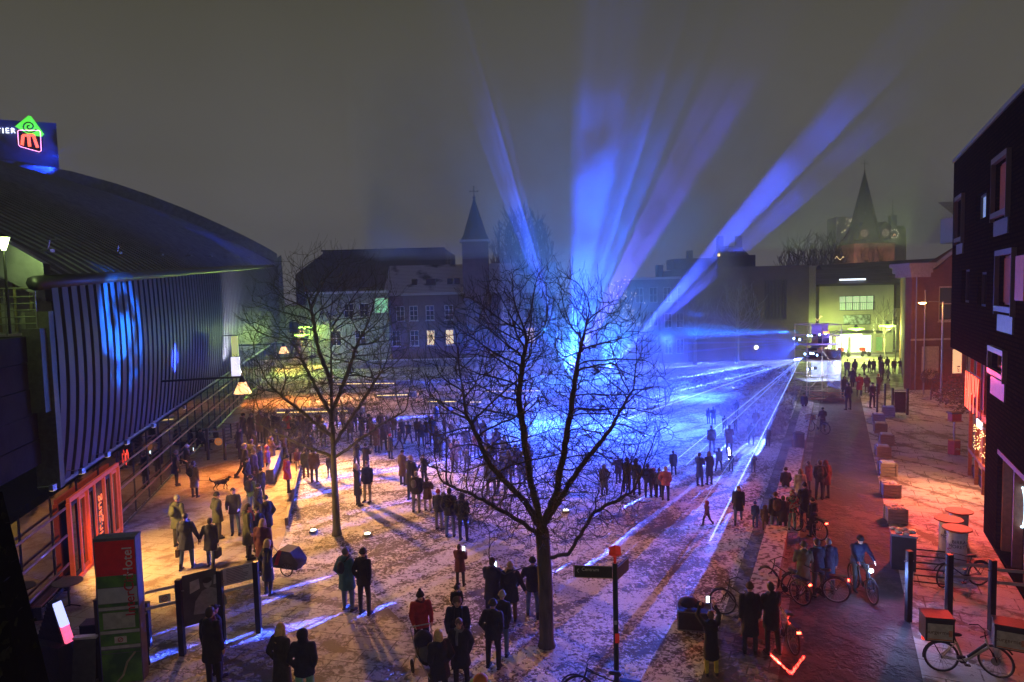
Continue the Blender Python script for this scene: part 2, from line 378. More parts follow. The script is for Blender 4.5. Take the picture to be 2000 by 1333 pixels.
# ---------------------------------------------------------------- ground
LAWN = snowmat('trodden_snow_on_grass', (.74, .72, .73), (.085, .062, .042), .60, .66, 9.5, .30, ruts=.5, rdir=(.9, 0, 0))
PAVE = snowmat('trodden_snow_on_paving', (.50, .47, .45), (.13, .105, .08), .58, .42, 6.5, .35, ruts=.7, rdir=(1.9, .25, 0), slabs=1.2)
PLAZA = snowmat('thin_snow_on_sand_paving', (.40, .34, .26), (.20, .13, .075), .66, .18, 5, .5, ruts=.5, rdir=(.3, .25, 0), slabs=1.2)
ROADM = snowmat('swept_brick_road', (.085, .052, .050), (.035, .022, .02), .44, .30, 5.0, .3, rough=.8, ruts=-.5, rdir=(-.45, 0, 0))
PLAZR = snowmat('snow_on_square', (.50, .46, .43), (.14, .10, .08), .66, .30, 5, .3, ruts=.6, rdir=(-.3, .445, 0), slabs=1.5)
STRIP = snowmat('snow_on_slabs', (.26, .25, .26), (.07, .06, .06), .5, .4, 5.0, .4, slabs=.9, rdir=(0, .445, 0))  # snow darkened to stand in for shade beside the benches
sheet('ground', [(-700, -60), (700, -60), (700, 1200), (-700, 1200)], 0, LAWN)
def px(*l): return [at(x, y) for x, y in l]
sheet('plaza', [th(10, 0), th(72, 0), th(72, 5.2), th(36, 6.25), th(23, 6.25), tuple(at(520, 1118)), tuple(at(286, 1262)), tuple(at(60, 1330)), (-12, 10)], .004, PLAZA)
sheet('pavement', [(-12, 8), tuple(at(60, 1330)), tuple(at(286, 1262)), tuple(at(520, 1118)), tuple(at(740, 1170)), tuple(at(860, 1290)), tuple(at(960, 1420)), (2, 8)], .006, PAVE)
sheet('path', [st(-3.0, 8), st(-3.0, 64), st(-1.2, 64), st(-1.2, 8)], .004, STRIP)
sheet('road', [st(-1.25, 6), st(-1.25, 56), st(1.9, 56), st(2.0, 6)], .008, ROADM)
sheet('square', [st(1.95, 6), st(1.85, 52.5), st(8.6, 52.5), st(12, 40), st(12, 6)], .004, PLAZR)
sheet('street', [st(-1.9, 55.9), st(-1.9, 88), (52, 90), (56, 88), st(7.0, 56)], .012, snowmat('street_snow', (.36, .33, .28), (.12, .10, .07), .5, .25, 2.0, .3))
# ---------------------------------------------------------------- walls with openings
def wall_holes(mb, W, H, holes, rec=.18, y=0.0, z0=0.0, back=None):
    xs = sorted({0, W, *[h[0] for h in holes], *[h[0]+h[2] for h in holes]}); zs = sorted({z0, H, *[h[1] for h in holes], *[h[1]+h[3] for h in holes]})
    for i in range(len(xs)-1):
        for j in range(len(zs)-1):
            cx, cz = (xs[i]+xs[i+1])/2, (zs[j]+zs[j+1])/2
            if any(h[0] < cx < h[0]+h[2] and h[1] < cz < h[1]+h[3] for h in holes): continue
            mb.add([(xs[i], y, zs[j]), (xs[i+1], y, zs[j]), (xs[i+1], y, zs[j+1]), (xs[i], y, zs[j+1])], [(0, 1, 2, 3)])
    for x, z, a, b in holes:
        q = [(x, z), (x+a, z), (x+a, z+b), (x, z+b)]
        for k in range(4):
            (u0, w0), (u1, w1) = q[k], q[(k+1) % 4]
            mb.add([(u0, y, w0), (u1, y, w1), (u1, y+rec, w1), (u0, y+rec, w0)], [(0, 1, 2, 3)])
def window(par, x, z, W, H, fm, pm, y=.12, nx=1, nz=1, fw=.07, sill=None, lab=None, name='window'):
    mb = MB(); d = .05
    mb.box(x, x+fw, y-d, y+d, z, z+H); mb.box(x+W-fw, x+W, y-d, y+d, z, z+H); mb.box(x+fw, x+W-fw, y-d, y+d, z, z+fw); mb.box(x+fw, x+W-fw, y-d, y+d, z+H-fw, z+H)
    for k in range(1, nx): mb.box(x+W*k/nx-fw*.35, x+W*k/nx+fw*.35, y-d*.8, y+d*.8, z+fw, z+H-fw)
    for k in range(1, nz): mb.box(x+fw, x+W-fw, y-d*.7, y+d*.7, z+H*k/nz-fw*.35, z+H*k/nz+fw*.35)
    o = mb.build(name, fm, par)
    MB().add([(x+fw, y+.02, z+fw), (x+W-fw, y+.02, z+fw), (x+W-fw, y+.02, z+H-fw), (x+fw, y+.02, z+H-fw)], [(0, 1, 2, 3)]).build('pane', pm, o)
    if sill: MB().box(x-.06, x+W+.06, -.08, y-d-.002, z-.09, z-.003).build('sill', sill, o)
    if lab: o['label'] = lab
    return o
def shell(root, W, D, H, m, holes=(), z0=0, rec=.18, name='wall'):
    mb = MB(); wall_holes(mb, W, H, list(holes), rec, 0, z0)
    mb.add([(0, 0, z0), (0, D, z0), (0, D, H), (0, 0, H)], [(3, 2, 1, 0)]); mb.add([(W, 0, z0), (W, D, z0), (W, D, H), (W, 0, H)], [(0, 1, 2, 3)])
    mb.add([(0, D, z0), (W, D, z0), (W, D, H), (0, D, H)], [(3, 2, 1, 0)]); mb.add([(0, 0, H), (W, 0, H), (W, D, H), (0, D, H)], [(0, 1, 2, 3)])
    mb.add([(0, rec+.25, z0), (W, rec+.25, z0), (W, rec+.25, H-.01), (0, rec+.25, H-.01)], [(0, 1, 2, 3)])
    return mb.build(name, m, root)
def gable(root, W, D, z, rise, m, over=.4, name='roof', th_=.12, half=False):
    """roof with its ridge along x; half = pent roof rising away from the front"""
    mb = MB(); yr = D/2 if not half else D
    P = [(-over, -over, z), (W+over, -over, z), (W+over, yr, z+rise), (-over, yr, z+rise)]
    mb.add(P+[(a, b, c+th_) for a, b, c in P], [(0, 3, 2, 1), (4, 5, 6, 7), (0, 1, 5, 4), (1, 2, 6, 5), (2, 3, 7, 6), (3, 0, 4, 7)])
    if not half:
        P = [(-over, yr, z+rise), (W+over, yr, z+rise), (W+over, D+over, z), (-over, D+over, z)]
        mb.add(P+[(a, b, c+th_) for a, b, c in P], [(0, 3, 2, 1), (4, 5, 6, 7), (0, 1, 5, 4), (1, 2, 6, 5), (2, 3, 7, 6), (3, 0, 4, 7)])
        mb.add([(0, 0, z), (0, D, z), (0, yr, z+rise)], [(0, 1, 2)]); mb.add([(W, 0, z), (W, D, z), (W, yr, z+rise)], [(0, 2, 1)])
    return mb.build(name, m, root)
# ================================================================ theatre on the left
CLAD = mat('ribbed_dark_cladding', (.055, .048, .062), .5, .2, c2=(.035, .03, .042), scale=.8, bump=.06, bs=2, stretch=(1, 1, .3))
ROOFM = mat('dark_metal_roof', (.05, .05, .055), .5, .4, c2=(.028, .028, .032), scale=.5, bump=.1)
FASC = mat('pale_fascia_metal', (.22, .23, .24), .5, .5, scale=2)
T0 = th(20.9); theatre = thing('theatre', 'long dark theatre hall with curved roof and ribbed bulging metal front', 'theatre', T0)
def tl(d, out=0, z=0): return th(d, out, z)-T0
def ztop(d): return 8.25+.053*d
def bulge(t): return .09*math.sin(math.pi*min(max(t, 0), 1))-.30*(1-t)**3
mb = MB(); dd = 20.9; pitch = .76
while dd < 97:
    d1 = dd+pitch
    for k in range(10):
        t0, t1 = k/10, (k+1)/10
        def Q(d, t, o): return tl(d, bulge(t)+o, 3.15+(ztop(d)-3.15)*t)
        a, b, c = dd, dd+pitch*.62, d1
        mb.add([Q(a, t0, .10), Q(b, t0, .10), Q(b, t1, .10), Q(a, t1, .10)], [(0, 1, 2, 3)])
        mb.add([Q(b, t0, .10), Q(b+.02, t0, -.14), Q(b+.02, t1, -.14), Q(b, t1, .10)], [(0, 1, 2, 3)])
        mb.add([Q(b+.02, t0, -.14), Q(c-.02, t0, -.14), Q(c-.02, t1, -.14), Q(b+.02, t1, -.14)], [(0, 1, 2, 3)])
        mb.add([Q(c-.02, t0, -.14), Q(c, t0, .10), Q(c, t1, .10), Q(c-.02, t1, -.14)], [(0, 1, 2, 3)])
    dd = d1
mb.build('cladding', CLAD, theatre)
# eaves gutter and lower trim
mb = MB()
mb.tube([tl(d, .0, ztop(d)+.12) for d in range(20, 97, 6)], .22, 8); mb.build('gutter', DSTEEL, theatre, True)
mb = MB(); mb.tube([tl(d, -.25, 3.08) for d in (20.9, 40, 60, 90)], .09, 6)
mb.build('lower_trim', FASC, theatre)
def rise(u): return 12.6*math.sin(math.pi/2*min(u/38, 1))**.92
def RP(d, u, h=0): return tl(d, -u, ztop(d)+.25+rise(u)+h)
us = [0, .8, 1.8, 3, 4.5, 6.5, 9, 12, 16, 20, 25, 31, 38, 50]
mb = MB(); ds = [20.9+i*3.84 for i in range(21)]
for i in range(len(ds)-1):
    for j in range(len(us)-1):
        if us[j] >= 2.9 and us[j] < 9 and i < 1: continue
        mb.add([RP(ds[i], us[j]), RP(ds[i+1], us[j]), RP(ds[i+1], us[j+1]), RP(ds[i], us[j+1])], [(0, 1, 2, 3)])
mb.build('roof', ROOFM, theatre, True)
mb = MB(); k = 21.3
while k < 96:
    for j in range(len(us)-2):
        if us[j] >= 2.9 and us[j] < 9 and k < 24.4: continue
        a, b = RP(k, us[j]), RP(k, us[j+1]); a2, b2 = RP(k, us[j], .07), RP(k, us[j+1], .07); o = TH*.04
        mb.add([a, b, b2, a2], [(0, 1, 2, 3)]); mb.add([a+o, b+o, b2+o, a2+o], [(3, 2, 1, 0)]); mb.add([a2, b2, b2+o, a2+o], [(0, 1, 2, 3)])
    k += .85
mb.build('roof_seams', mat('frosted_roof_seams', (.30, .31, .34), .6, .2, scale=2), theatre)
for dg, hh, nm in ((20.7, .45, 'near_arch'), (97.3, 1.6, 'far_arch')):
    mb = MB()
    for j in range(len(us)-1):
        for (ua, ub) in ((us[j], us[j+1]),):
            P = [RP(dg, ua, -.7), RP(dg, ub, -.7), RP(dg, ub, hh), RP(dg, ua, hh)]; Tn = TH*(.5 if dg < 50 else 1.0)
            mb.add([p for p in P]+[p+Tn for p in P], [(0, 1, 2, 3), (7, 6, 5, 4), (3, 2, 6, 7), (0, 4, 5, 1)])
    if dg > 50:
        P = [tl(dg, .9, 0), tl(dg, -.6, 0), tl(dg, -.3, ztop(dg)+.9), tl(dg, .6, ztop(dg)+1.6)]
        mb.add(P+[p+TH for p in P], [(3, 2, 1, 0), (4, 5, 6, 7), (0, 1, 5, 4), (1, 2, 6, 5), (2, 3, 7, 6), (3, 0, 4, 7)])
    mb.build(nm.replace('near_', '').replace('far_', ''), FASC, theatre)
# end wall slats below the near arch, platform, stair and dark stone block
mb = MB()
for i in range(26):
    u = .5+i*.42; zt = ztop(20.9)+.2+rise(u)-.6
    a = tl(20.95, -u, 8.0); mb.cyl(a, a+Vector((0, 0, zt-8.0)), .05, n=4)
mb.build('slats', mat('bronze_slats', (.16, .14, .06), .5, .4), theatre)
mb = MB(); P = [tl(22.1, -.3, 7.9), tl(22.1, -12, 7.9), tl(22.1, -12, 19), tl(22.1, -5, 14.6), tl(22.1, -.3, ztop(20.9))]
mb.add(P, [(4, 3, 2, 1, 0)]); mb.build('end_wall', mat('pale_render', (.38, .38, .33), .8), theatre)
mb = MB()
STONE = mat('dark_stone_blocks', (.022, .020, .022), .8, spec=.1, c2=(.012, .011, .013), scale=1.5, bump=.2)
def thbox(mb, d0, d1, o0, o1, z0, z1):
    P = [tl(d0, o0, z0), tl(d0, o1, z0), tl(d1, o1, z0), tl(d1, o0, z0)]; Q = [p+Vector((0, 0, z1-z0)) for p in P]
    mb.add(P+Q, [(3, 2, 1, 0), (4, 5, 6, 7), (0, 1, 5, 4), (1, 2, 6, 5), (2, 3, 7, 6), (3, 0, 4, 7)])
for k in range(5): thbox(mb, 12, 20.6-.003*k, -9, -.35-.02*(k % 2), 4.0+k*.78, 4.0+k*.78+.76)
mb.build('stone_block', STONE, theatre)
mb = MB(); thbox(mb, 20.1, 20.8, -.45, .02, 5.6, 8.1); thbox(mb, 20.5, 20.85, -.5, .12, 3.2, 8.6); mb.build('corner_panel', mat('olive_metal_panel', (.12, .12, .08), .4, .6), theatre)
mb = MB()
for z in (8.25, 8.45, 8.65, 8.85, 9.05, 9.3): mb.tube([tl(20.5, -.2, z), tl(20.5, -6, z)], .018 if z < 9.2 else .03, 5)
for o in (-.2, -1, -1.8, -2.6, -3.6, -4.6): mb.tube([tl(20.5, o, 7.9), tl(20.5, o, 9.35)], .025, 5)
mb.build('railing', mat('green_grey_rail', (.25, .26, .2), .4, .7), theatre)
# roof cut-out with beams
mb = MB()
for u in (2.9, 8.9): mb.tube([RP(20.9, u, .05), RP(24.5, u, .05)], .10, 5)
for i in range(6): mb.tube([RP(21.1+.6*i, 2.9, .02), RP(21.1+.6*i, 8.9, .02)], .05, 5)
P = [RP(24.5, 2.9, -1.8), RP(24.5, 8.9, -1.8), RP(24.5, 8.9, 0), RP(24.5, 2.9, 0)]; mb.add(P, [(0, 1, 2, 3)])
mb.build('skylight', mat('roof_opening_beams', (.28, .26, .2), .6, .3), theatre)
mb = MB()
for i in range(9):
    p = RP(24+i*7.4, 1.1, .1); mb.box(-.18, .18, -.12, .12, 0, .10, Matrix.Translation(p)); mb.tube([p, p+Vector((.1, 0, .4)), p+Vector((.35, 0, .45))], .03, 5)
mb.build('roof_anchor_row', STEEL, theatre)
# glass ground floor
GL = mat('mirror_glass', (.30, .27, .24), .04, metal=1, c2=(.28, .25, .22), bump=0)
mb = MB()
for d in range(12, 88, 2):
    if 20.0 < d < 26: pass
    P = [tl(d+.03, 0, .12), tl(d+1.97, 0, .12), tl(d+1.97, 0, 3.05), tl(d+.03, 0, 3.05)]; mb.add(P, [(0, 1, 2, 3)])
mb.build('glass_front', GL, theatre)
mb = MB()
for d in range(12, 90, 2): mb.cyl(tl(d, .01, .1), tl(d, .01, 3.1), .022, n=4)
mb.tube([tl(10, .02, .06), tl(90, .02, .06)], .06, 4)
mb.build('glazing_bars', DSTEEL, theatre)
RAILM = mat('rail_paint', (.42, .17, .09), .4, .4)  # grey steel; the red light falling on it is put into the colour
for z in (.75, 1.65, 2.5):
    mb = MB()
    for a, b in ((12, 20.7), (25.6, 60)): mb.tube([tl(a, .12, z), tl(b, .12, z)], .04, 6)
    mb.build('rail', RAILM, theatre)
thb = MB(); thbox(thb, 10, 89, -12, -.5, 0.02, 3.0); thb.build('core', mat('unlit_lobby', (.03, .027, .024), .8), theatre)
for i, (px_, py_) in enumerate(((103, 950), (160, 918), (210, 886), (248, 862), (300, 830), (360, 795))):
    p = onplane(px_, py_, th(20.9, .25), TN)-T0
    mb = MB(); mb.box(-.06, .06, -.09, .09, -.12, .05, Matrix.Translation(p)); mb.tube([p, p-TN*.4], .015, 4)
    o = mb.build('spotlight', STEEL, theatre)
    MB().box(-.05, .05, -.07, .07, -.128, -.122, Matrix.Translation(p)).build('lens', glow('warm_lens', (1, .7, .35), 3), o)
# red framed entrance
entr = thing('entrance', 'orange red door frame with glass doors set in the theatre glass front', 'entrance', th(20.8, .12)); E0 = th(20.8, .12)
REDP = mat('orange_red_paint', (.62, .07, .02), .45, c2=(.5, .05, .015), emit=.25, ecol=(1, .12, .03))  # frame paint given a glow of its own to look lit
def eb(mb, d0, d1, z0, z1, o0=0, o1=.1):
    P = [th(d0, .12+o0, z0)-E0, th(d0, .12+o1, z0)-E0, th(d1, .12+o1, z0)-E0, th(d1, .12+o0, z0)-E0]; Q = [p+Vector((0, 0, z1-z0)) for p in P]
    mb.add(P+Q, [(3, 2, 1, 0), (4, 5, 6, 7), (0, 1, 5, 4), (1, 2, 6, 5), (2, 3, 7, 6), (3, 0, 4, 7)])
mb = MB(); ed = [20.8, 21.6, 22.3, 23.0, 23.9, 24.7, 25.45]
eb(mb, 20.8, 25.5, 2.62, 2.76); eb(mb, 20.8, 25.5, .02, .12)
for i, d in enumerate(ed): eb(mb, d-.05, d+.05, .12, 2.62, 0, .09 if i % 2 else .12)
mb.build('frame', REDP, entr)
for i in range(6):
    if i == 3: continue
    mb = MB(); eb(mb, ed[i]+.08, ed[i]+.13, .16, 2.55, 0, .05); eb(mb, ed[i+1]-.13, ed[i+1]-.08, .16, 2.55, 0, .05); eb(mb, ed[i]+.13, ed[i+1]-.13, 2.45, 2.55, 0, .05); eb(mb, ed[i]+.13, ed[i+1]-.13, .16, .28, 0, .05)
    o = mb.build('door', REDP if i % 2 else BLK, entr)
    P = [th(ed[i]+.13, .14, .28)-E0, th(ed[i+1]-.13, .14, .28)-E0, th(ed[i+1]-.13, .14, 2.45)-E0, th(ed[i]+.13, .14, 2.45)-E0]
    MB().add(P, [(0, 1, 2, 3)]).build('pane', GL, o)
mb = MB(); eb(mb, ed[3]+.08, ed[4]-.08, .16, 2.55, 0, .03); sp = mb.build('sign_panel', mat('black_panel', (.015, .015, .015), .2), entr)
# upright lettering, read from the bottom up
mx = Matrix((( .0, TH.x*0+0, 0, 0),)*1) if False else None
up = Vector((0, 0, 1)); xdir = up; ydir = -TH*1.0; nrm = xdir.cross(ydir)
def frame_m(x, y, o):
    x = Vector(x).normalized(); y = Vector(y).normalized(); z = x.cross(y)
    m = Matrix((x, y, z)).transposed().to_4x4(); m.translation = o; return m
tm = frame_m((0, 0, 1), -TH, th((ed[3]+ed[4])/2, .165, 1.4)-E0)
text('lettering', 'ingang', .56, glow('orange_letters', (1, .16, .04), 1.4), entr, tm, .006)
mb = MB(); p = th(ed[3]+.2, .17, 1.0)-E0; mb.tube([p, p+TN*.09, p+TN*.09+Vector((0, 0, .45)), p+Vector((0, 0, .45))], .018, 6); mb.build('handle', STEEL, entr)
# neon outlines on the glass
for i, (px_, py_, s) in enumerate(((248, 893, .32), (193, 950, .22))):
    c = onplane(px_, py_, th(20.9, .06), TN)
    q = [(-.5, -.9), (-.5, .6), (-.1, .3), (.1, .9), (.5, .5), (.5, -.6), (0, -.35), (-.5, -.9)]
    mb = MB(); mb.tube([TH*(a*s)+Vector((0, 0, b*s)) for a, b in q], .012, 5)
    o = mb.build('neon_outline', glow('red_neon', (1, .07, .04), 2.2)); o.location = c
    tag(o, ('larger' if i == 0 else 'smaller')+' red neon outline shape on the glass front beside the red doors', 'neon sign')
# sign tower
SIGNW = mat('dark_blue_grey_panels', (.10, .10, .12), .6, scale=1)
A = atd(118, 362, 100); B_ = atd(115, 241, 100); tz = B_.z
tw = thing('sign_tower', 'dark fly tower above the curved roof carrying lit letters and logo', 'tower', (A.x, 100, 0))
mb = MB(); P = [(-14, -1.2, 14), (0, 0, 14), (-9.6, 13, 14), (-22, 13, 14)]; H = tz
mb.add(P+[(-14, -1.2, H+1.0), (0, 0, H), (-9.6, 13, H), (-22, 13, H+1)], [(3, 2, 1, 0), (4, 5, 6, 7), (0, 1, 5, 4), (1, 2, 6, 5), (2, 3, 7, 6), (3, 0, 4, 7)])
mb.build('wall', SIGNW, tw)
def on_tw(px_, py_):
    return onplane(px_, py_, Vector((A.x, 100, 0))+Vector((0, -.2, 0)), Vector((-.0854, 1, 0)).normalized())-Vector((A.x, 100, 0))
tmx = frame_m((1, .085, 0), (0, 0, 1), on_tw(17, 257))
text('lettering', 'TIER', 1.05, glow('pale_blue_letters', (.75, .85, 1), 3), tw, frame_m((1, .085, 0), (0, 0, 1), on_tw(11, 256)), .05, sp=1.35)
c = on_tw(58, 249); U = Vector((1, .085, 0)).normalized(); Z = Vector((0, 0, 1))
def flat(mb, pts, o, dpt=.12):
    n = len(pts); F = [o+U*a+Z*b+Vector((0, -dpt, 0)) for a, b in pts]; Bk = [p+Vector((0, dpt, 0)) for p in F]
    mb.add(F+Bk, [tuple(range(n)), tuple(range(2*n-1, n-1, -1))]+[(i, n+i, n+(i+1) % n, (i+1) % n) for i in range(n)])
mb = MB(); flat(mb, [(-1.9, .1), (-.1, -1.1), (1.55, -1.35), (1.9, -1.0), (.35, 1.5), (0, 1.6)], c); g = mb.build('green_diamond', glow('green_sign_light', (.12, .9, .05), 1.2), tw)
mb = MB(); mb.tube([c+Vector((0, -.2, 0))+U*(.08+.085*a*math.cos(a))+Z*(.05+.075*a*math.sin(a)) for a in [k*.45 for k in range(3, 28)]], .085, 5); mb.build('spiral', BLK, g)
c2 = on_tw(60, 277)
mb = MB(); fr = [(-1.5, 1.4), (-1.3, 1.55), (1.4, 1.5), (1.55, 1.3), (1.5, -1.35), (1.2, -1.5), (-1.3, -.75), (-1.5, -.5), (-1.5, 1.4)]
mb.tube([c2+Vector((0, -.25, 0))+U*a+Z*b for a, b in fr], .05, 5); fo = mb.build('box_outline', glow('pink_outline', (1, .35, .6), 3), tw)
mb = MB(); flat(mb, fr[:-1], c2+Vector((0, .0, 0)), .08); mb.build('box_face', BLK, fo)
mb = MB()
for q in ([(-1.0, -.55), (-.8, .8)], [(-.8, .8), (.6, .85)], [(-.05, .8), (0, -.75)], [(.6, .85), (1.05, -.9)]): mb.tube([c2+Vector((0, -.3, 0))+U*a+Z*b for a, b in q], .20, 6)
mb.build('letter_m', glow('orange_neon', (1, .13, .05), 2.2), fo)
# arm lamps
for i, d_ in enumerate((33, 57.6, 85)):
    base = th(d_, -.1, 4.95)
    lampo = thing('arm_lamp', ['nearest glass cone lamp on a long arm off the theatre front', 'second glass cone lamp along the theatre, behind the thin tree', 'farthest glass cone lamp at the end of the theatre'][i], 'street lamp', base, 0, 'cone lamps on arms along the theatre')
    mb = MB(); mb.tube([(0, 0, 0), TN*3.75+Vector((0, 0, .02))], .055, 6); mb.build('arm', DSTEEL, lampo)
    c = TN*3.8
    MB().revolve([(.05, .10), (.09, .02), (.17, -.22), (.15, -.24)], 12, c).build('cap', BLK, lampo)
    MB().revolve([(.165, -.24), (.42, -.80), (.41, -.805), (.155, -.245)], 14, c).build('shade', glow('warm_glass_shade', (1, .55, .22), 2.2), lampo)
    MB().ell(c+Vector((0, 0, -.5)), (.09, .09, .13)).build('bulb', glow('warm_bulb', (1, .75, .45), 14), lampo)
# small projecting sign panels on the far front
for i, (pa, zc, hh, c_, s_) in enumerate(((437, 5.9, 2.6, (.85, .9, .35), .6), (430, 3.9, 2.2, (.75, .7, 1), 1.6))):
    pass
p = th(50, .9, 0); sb = thing('banner_sign', 'lit yellow and white banner panels projecting from the theatre front', 'sign', p)
mb = MB(); mb.box(-.2, .25, -.08, .08, 4.65, 6.15); mb.build('upper_panel', glow('yellow_panel_light', (.7, .75, .2), .7), sb)
mb = MB(); mb.box(-.3, .3, -.08, .08, 3.2, 4.6); mb.build('lower_panel', glow('white_panel_light', (.8, .75, 1), 1.3), sb)
mb = MB(); mb.tube([(-1.1, -.1, 6.2), (.25, 0, 6.2)], .04, 5); mb.build('bracket', DSTEEL, sb)

# ================================================================ background buildings
BR1 = brick('old_red_brick', (.20, .11, .09), (.15, .08, .07), (.22, .19, .17))
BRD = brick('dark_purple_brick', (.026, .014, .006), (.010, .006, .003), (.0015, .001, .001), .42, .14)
ROOFT = mat('snowy_roof_tiles', (.42, .40, .42), .8, c2=(.06, .055, .055), scale=.35, lo=.36, hi=.46, bump=.4, stretch=(1, 1, 6))
def snow_tiles():
    m = mat('snow_dusted_tiles', (.62, .60, .61), .8, c2=(.05, .05, .05), scale=.3, lo=.38, hi=.47, bump=.1)
    n = m.node_tree; N = n.nodes.new; K = n.links.new; b = n.nodes['Principled BSDF']
    t = N('ShaderNodeTexCoord'); wv = N('ShaderNodeTexWave'); wv.bands_direction = 'Z'; wv.inputs['Scale'].default_value = 1.6; wv.inputs['Distortion'].default_value = .3; K(t.outputs['Object'], wv.inputs[0])
    mx = N('ShaderNodeMix'); mx.data_type = 'RGBA'; mx.blend_type = 'MULTIPLY'; mx.inputs[0].default_value = .55
    l = b.inputs['Base Color'].links[0].from_socket; K(l, mx.inputs[6]); K(wv.outputs[0], mx.inputs[7]); K(mx.outputs[2], b.inputs['Base Color'])
    return m
ST = snow_tiles()
GREYW = mat('grey_render', (.13, .135, .12), .85, scale=.3)
WHITEP = mat('white_paint', (.6, .58, .52), .6)
LITW = glow('warm_lit_window', (1, .72, .38), 1.0); LITG = glow('green_lit_window', (.35, .8, .45), .6); LITC = glow('cool_lit_window', (.75, 1, .75), 1.6)
def X(px_, d): return atd(px_, 570, d).x
def Zp(px_, py_, d): return atd(px_, py_, d).z
# grey hall behind
D = 112; x0, x1 = X(578, D), X(872, D); zt = Zp(720, 490, D)
b = thing('hall', 'large plain grey box hall behind the brick monastery', 'building', (x0, D, 0))
W = x1-x0; xs_ = W*.19
mb = MB(); mb.prism([(xs_, 0), (W, 0), (W, 20), (xs_, 20)], 0, zt); mb.build('wall', GREYW, b)
mb = MB(); mb.add([(0, 0, 0), (xs_-.01, 0, 0), (xs_-.01, 0, zt-.3), (0, 0, zt-3.6), (0, 20, 0), (xs_-.01, 20, 0), (xs_-.01, 20, zt-.3), (0, 20, zt-3.6)], [(0, 1, 2, 3), (7, 6, 5, 4), (3, 2, 6, 7), (4, 0, 3, 7)]); mb.build('side_wing', mat('grey_render_dark', (.12, .125, .11), .85), b)
mb = MB(); mb.box(W*.18, W, -.15, .1, zt+.01, zt+.25); mb.build('roof_edge', DSTEEL, b)
mb = MB()
for k in (0, .6): mb.cyl((W+.3+k, -.2, zt-3), (W+.3+k, -.2, zt+.9), .03, n=4)
for k in range(9): mb.cyl((W+.3, -.2, zt-3+k*.45), (W+.9, -.2, zt-3+k*.45), .02, n=4)
mb.build('ladder', STEEL, b)
# monastery
D = 92; x0, x1 = X(757, D), X(1085, D); ze = Zp(830, 574, D); zr = Zp(830, 520, D+5)
b = thing('monastery', 'long brick monastery with snow dusted tile roof and tall windows', 'building', (x0, D, 0)); W = x1-x0
wins = []
for px_ in (780, 806, 838, 875, 990, 1030): wins.append((X(px_, D)-x0-.55, Zp(800, 627, D), 1.15, Zp(800, 598, D)-Zp(800, 627, D), px_, 1))
for px_ in (748+22, 806, 838, 875, 1000, 1035, 1060): wins.append((X(px_, D)-x0-.55, Zp(800, 676, D), 1.15, Zp(800, 646, D)-Zp(800, 676, D), px_, 0))
shell(b, W, 10, ze, BR1, [q[:4] for q in wins])
for q in wins: window(b, *q[:4], WHITEP, LITW if (q[5] == 0 and q[4] in (838, 875, 1035)) else GLASS, nx=2, nz=3, fw=.09, sill=SNOW)
gable(b, W, 10, ze, zr-ze, ST, .5)
mb = MB(); mb.box(-.6, W+.6, -.75, -.5, ze-.2, ze+.02); mb.build('gutter', mat('snowy_gutter', (.5, .48, .45), .7), b)
for px_, wd in ((796+12, .7), (836, .7), (845, .7), (878, .7), (892, .7)):
    xx = X(px_, D)-x0; mb = MB(); zz = ze+1.2; mb.box(xx-.35, xx+.35, .9, 1.9, zz, zz+.8, ); mb.build('skylight', BLK, b)
# bell tower
D = 91; xc = X(931, D); zb = Zp(931, 474, D); za = Zp(928, 392, D); wd = (X(956, D)-X(907, D))/2
b = thing('bell_tower', 'slim brick bell tower with dark pointed spire and cross', 'tower', (xc, D, 0))
mb = MB(); mb.box(-wd, wd, -wd, wd, 0, zb); mb.build('shaft', BR1, b)
mb = MB(); mb.box(-wd-.3, wd+.3, -wd-.3, wd+.3, zb+.003, zb+.28); mb.build('snowy_ledge', SNOW, b)
mb = MB(); n = 8; v = []
for r, z in ((wd+.25, zb+.29), (wd*.92, zb+1.0), (.16, za)):
    for i in range(n): a = 2*math.pi*(i+.5)/n; rr = r*1.06; v.append((rr*math.cos(a), rr*math.sin(a), z))
mb.add(v, [(i, (i+1) % n, n+(i+1) % n, n+i) for i in range(n)]+[(n+i, n+(i+1) % n, 2*n+(i+1) % n, 2*n+i) for i in range(n)]+[tuple(range(n-1, -1, -1)), tuple(range(2*n, 3*n))])
mb.build('spire', mat('dark_slate', (.045, .045, .05), .7), b)
mb = MB(); mb.revolve([(.22, za-.1), (.12, za+.25), (.28, za+.35), (.08, za+.6)], 8); mb.cyl((0, 0, za+.5), (0, 0, za+1.9), .05, n=6); mb.cyl((-.55, 0, za+1.2), (.55, 0, za+1.2), .045, n=6)
for q in ((-.5, 1.2), (.5, 1.2), (0, 1.8), (0, 1.25)): mb.ell((q[0], 0, za+q[1]), (.11, .05, .11), 8, 6)
mb.build('cross', BLK, b)
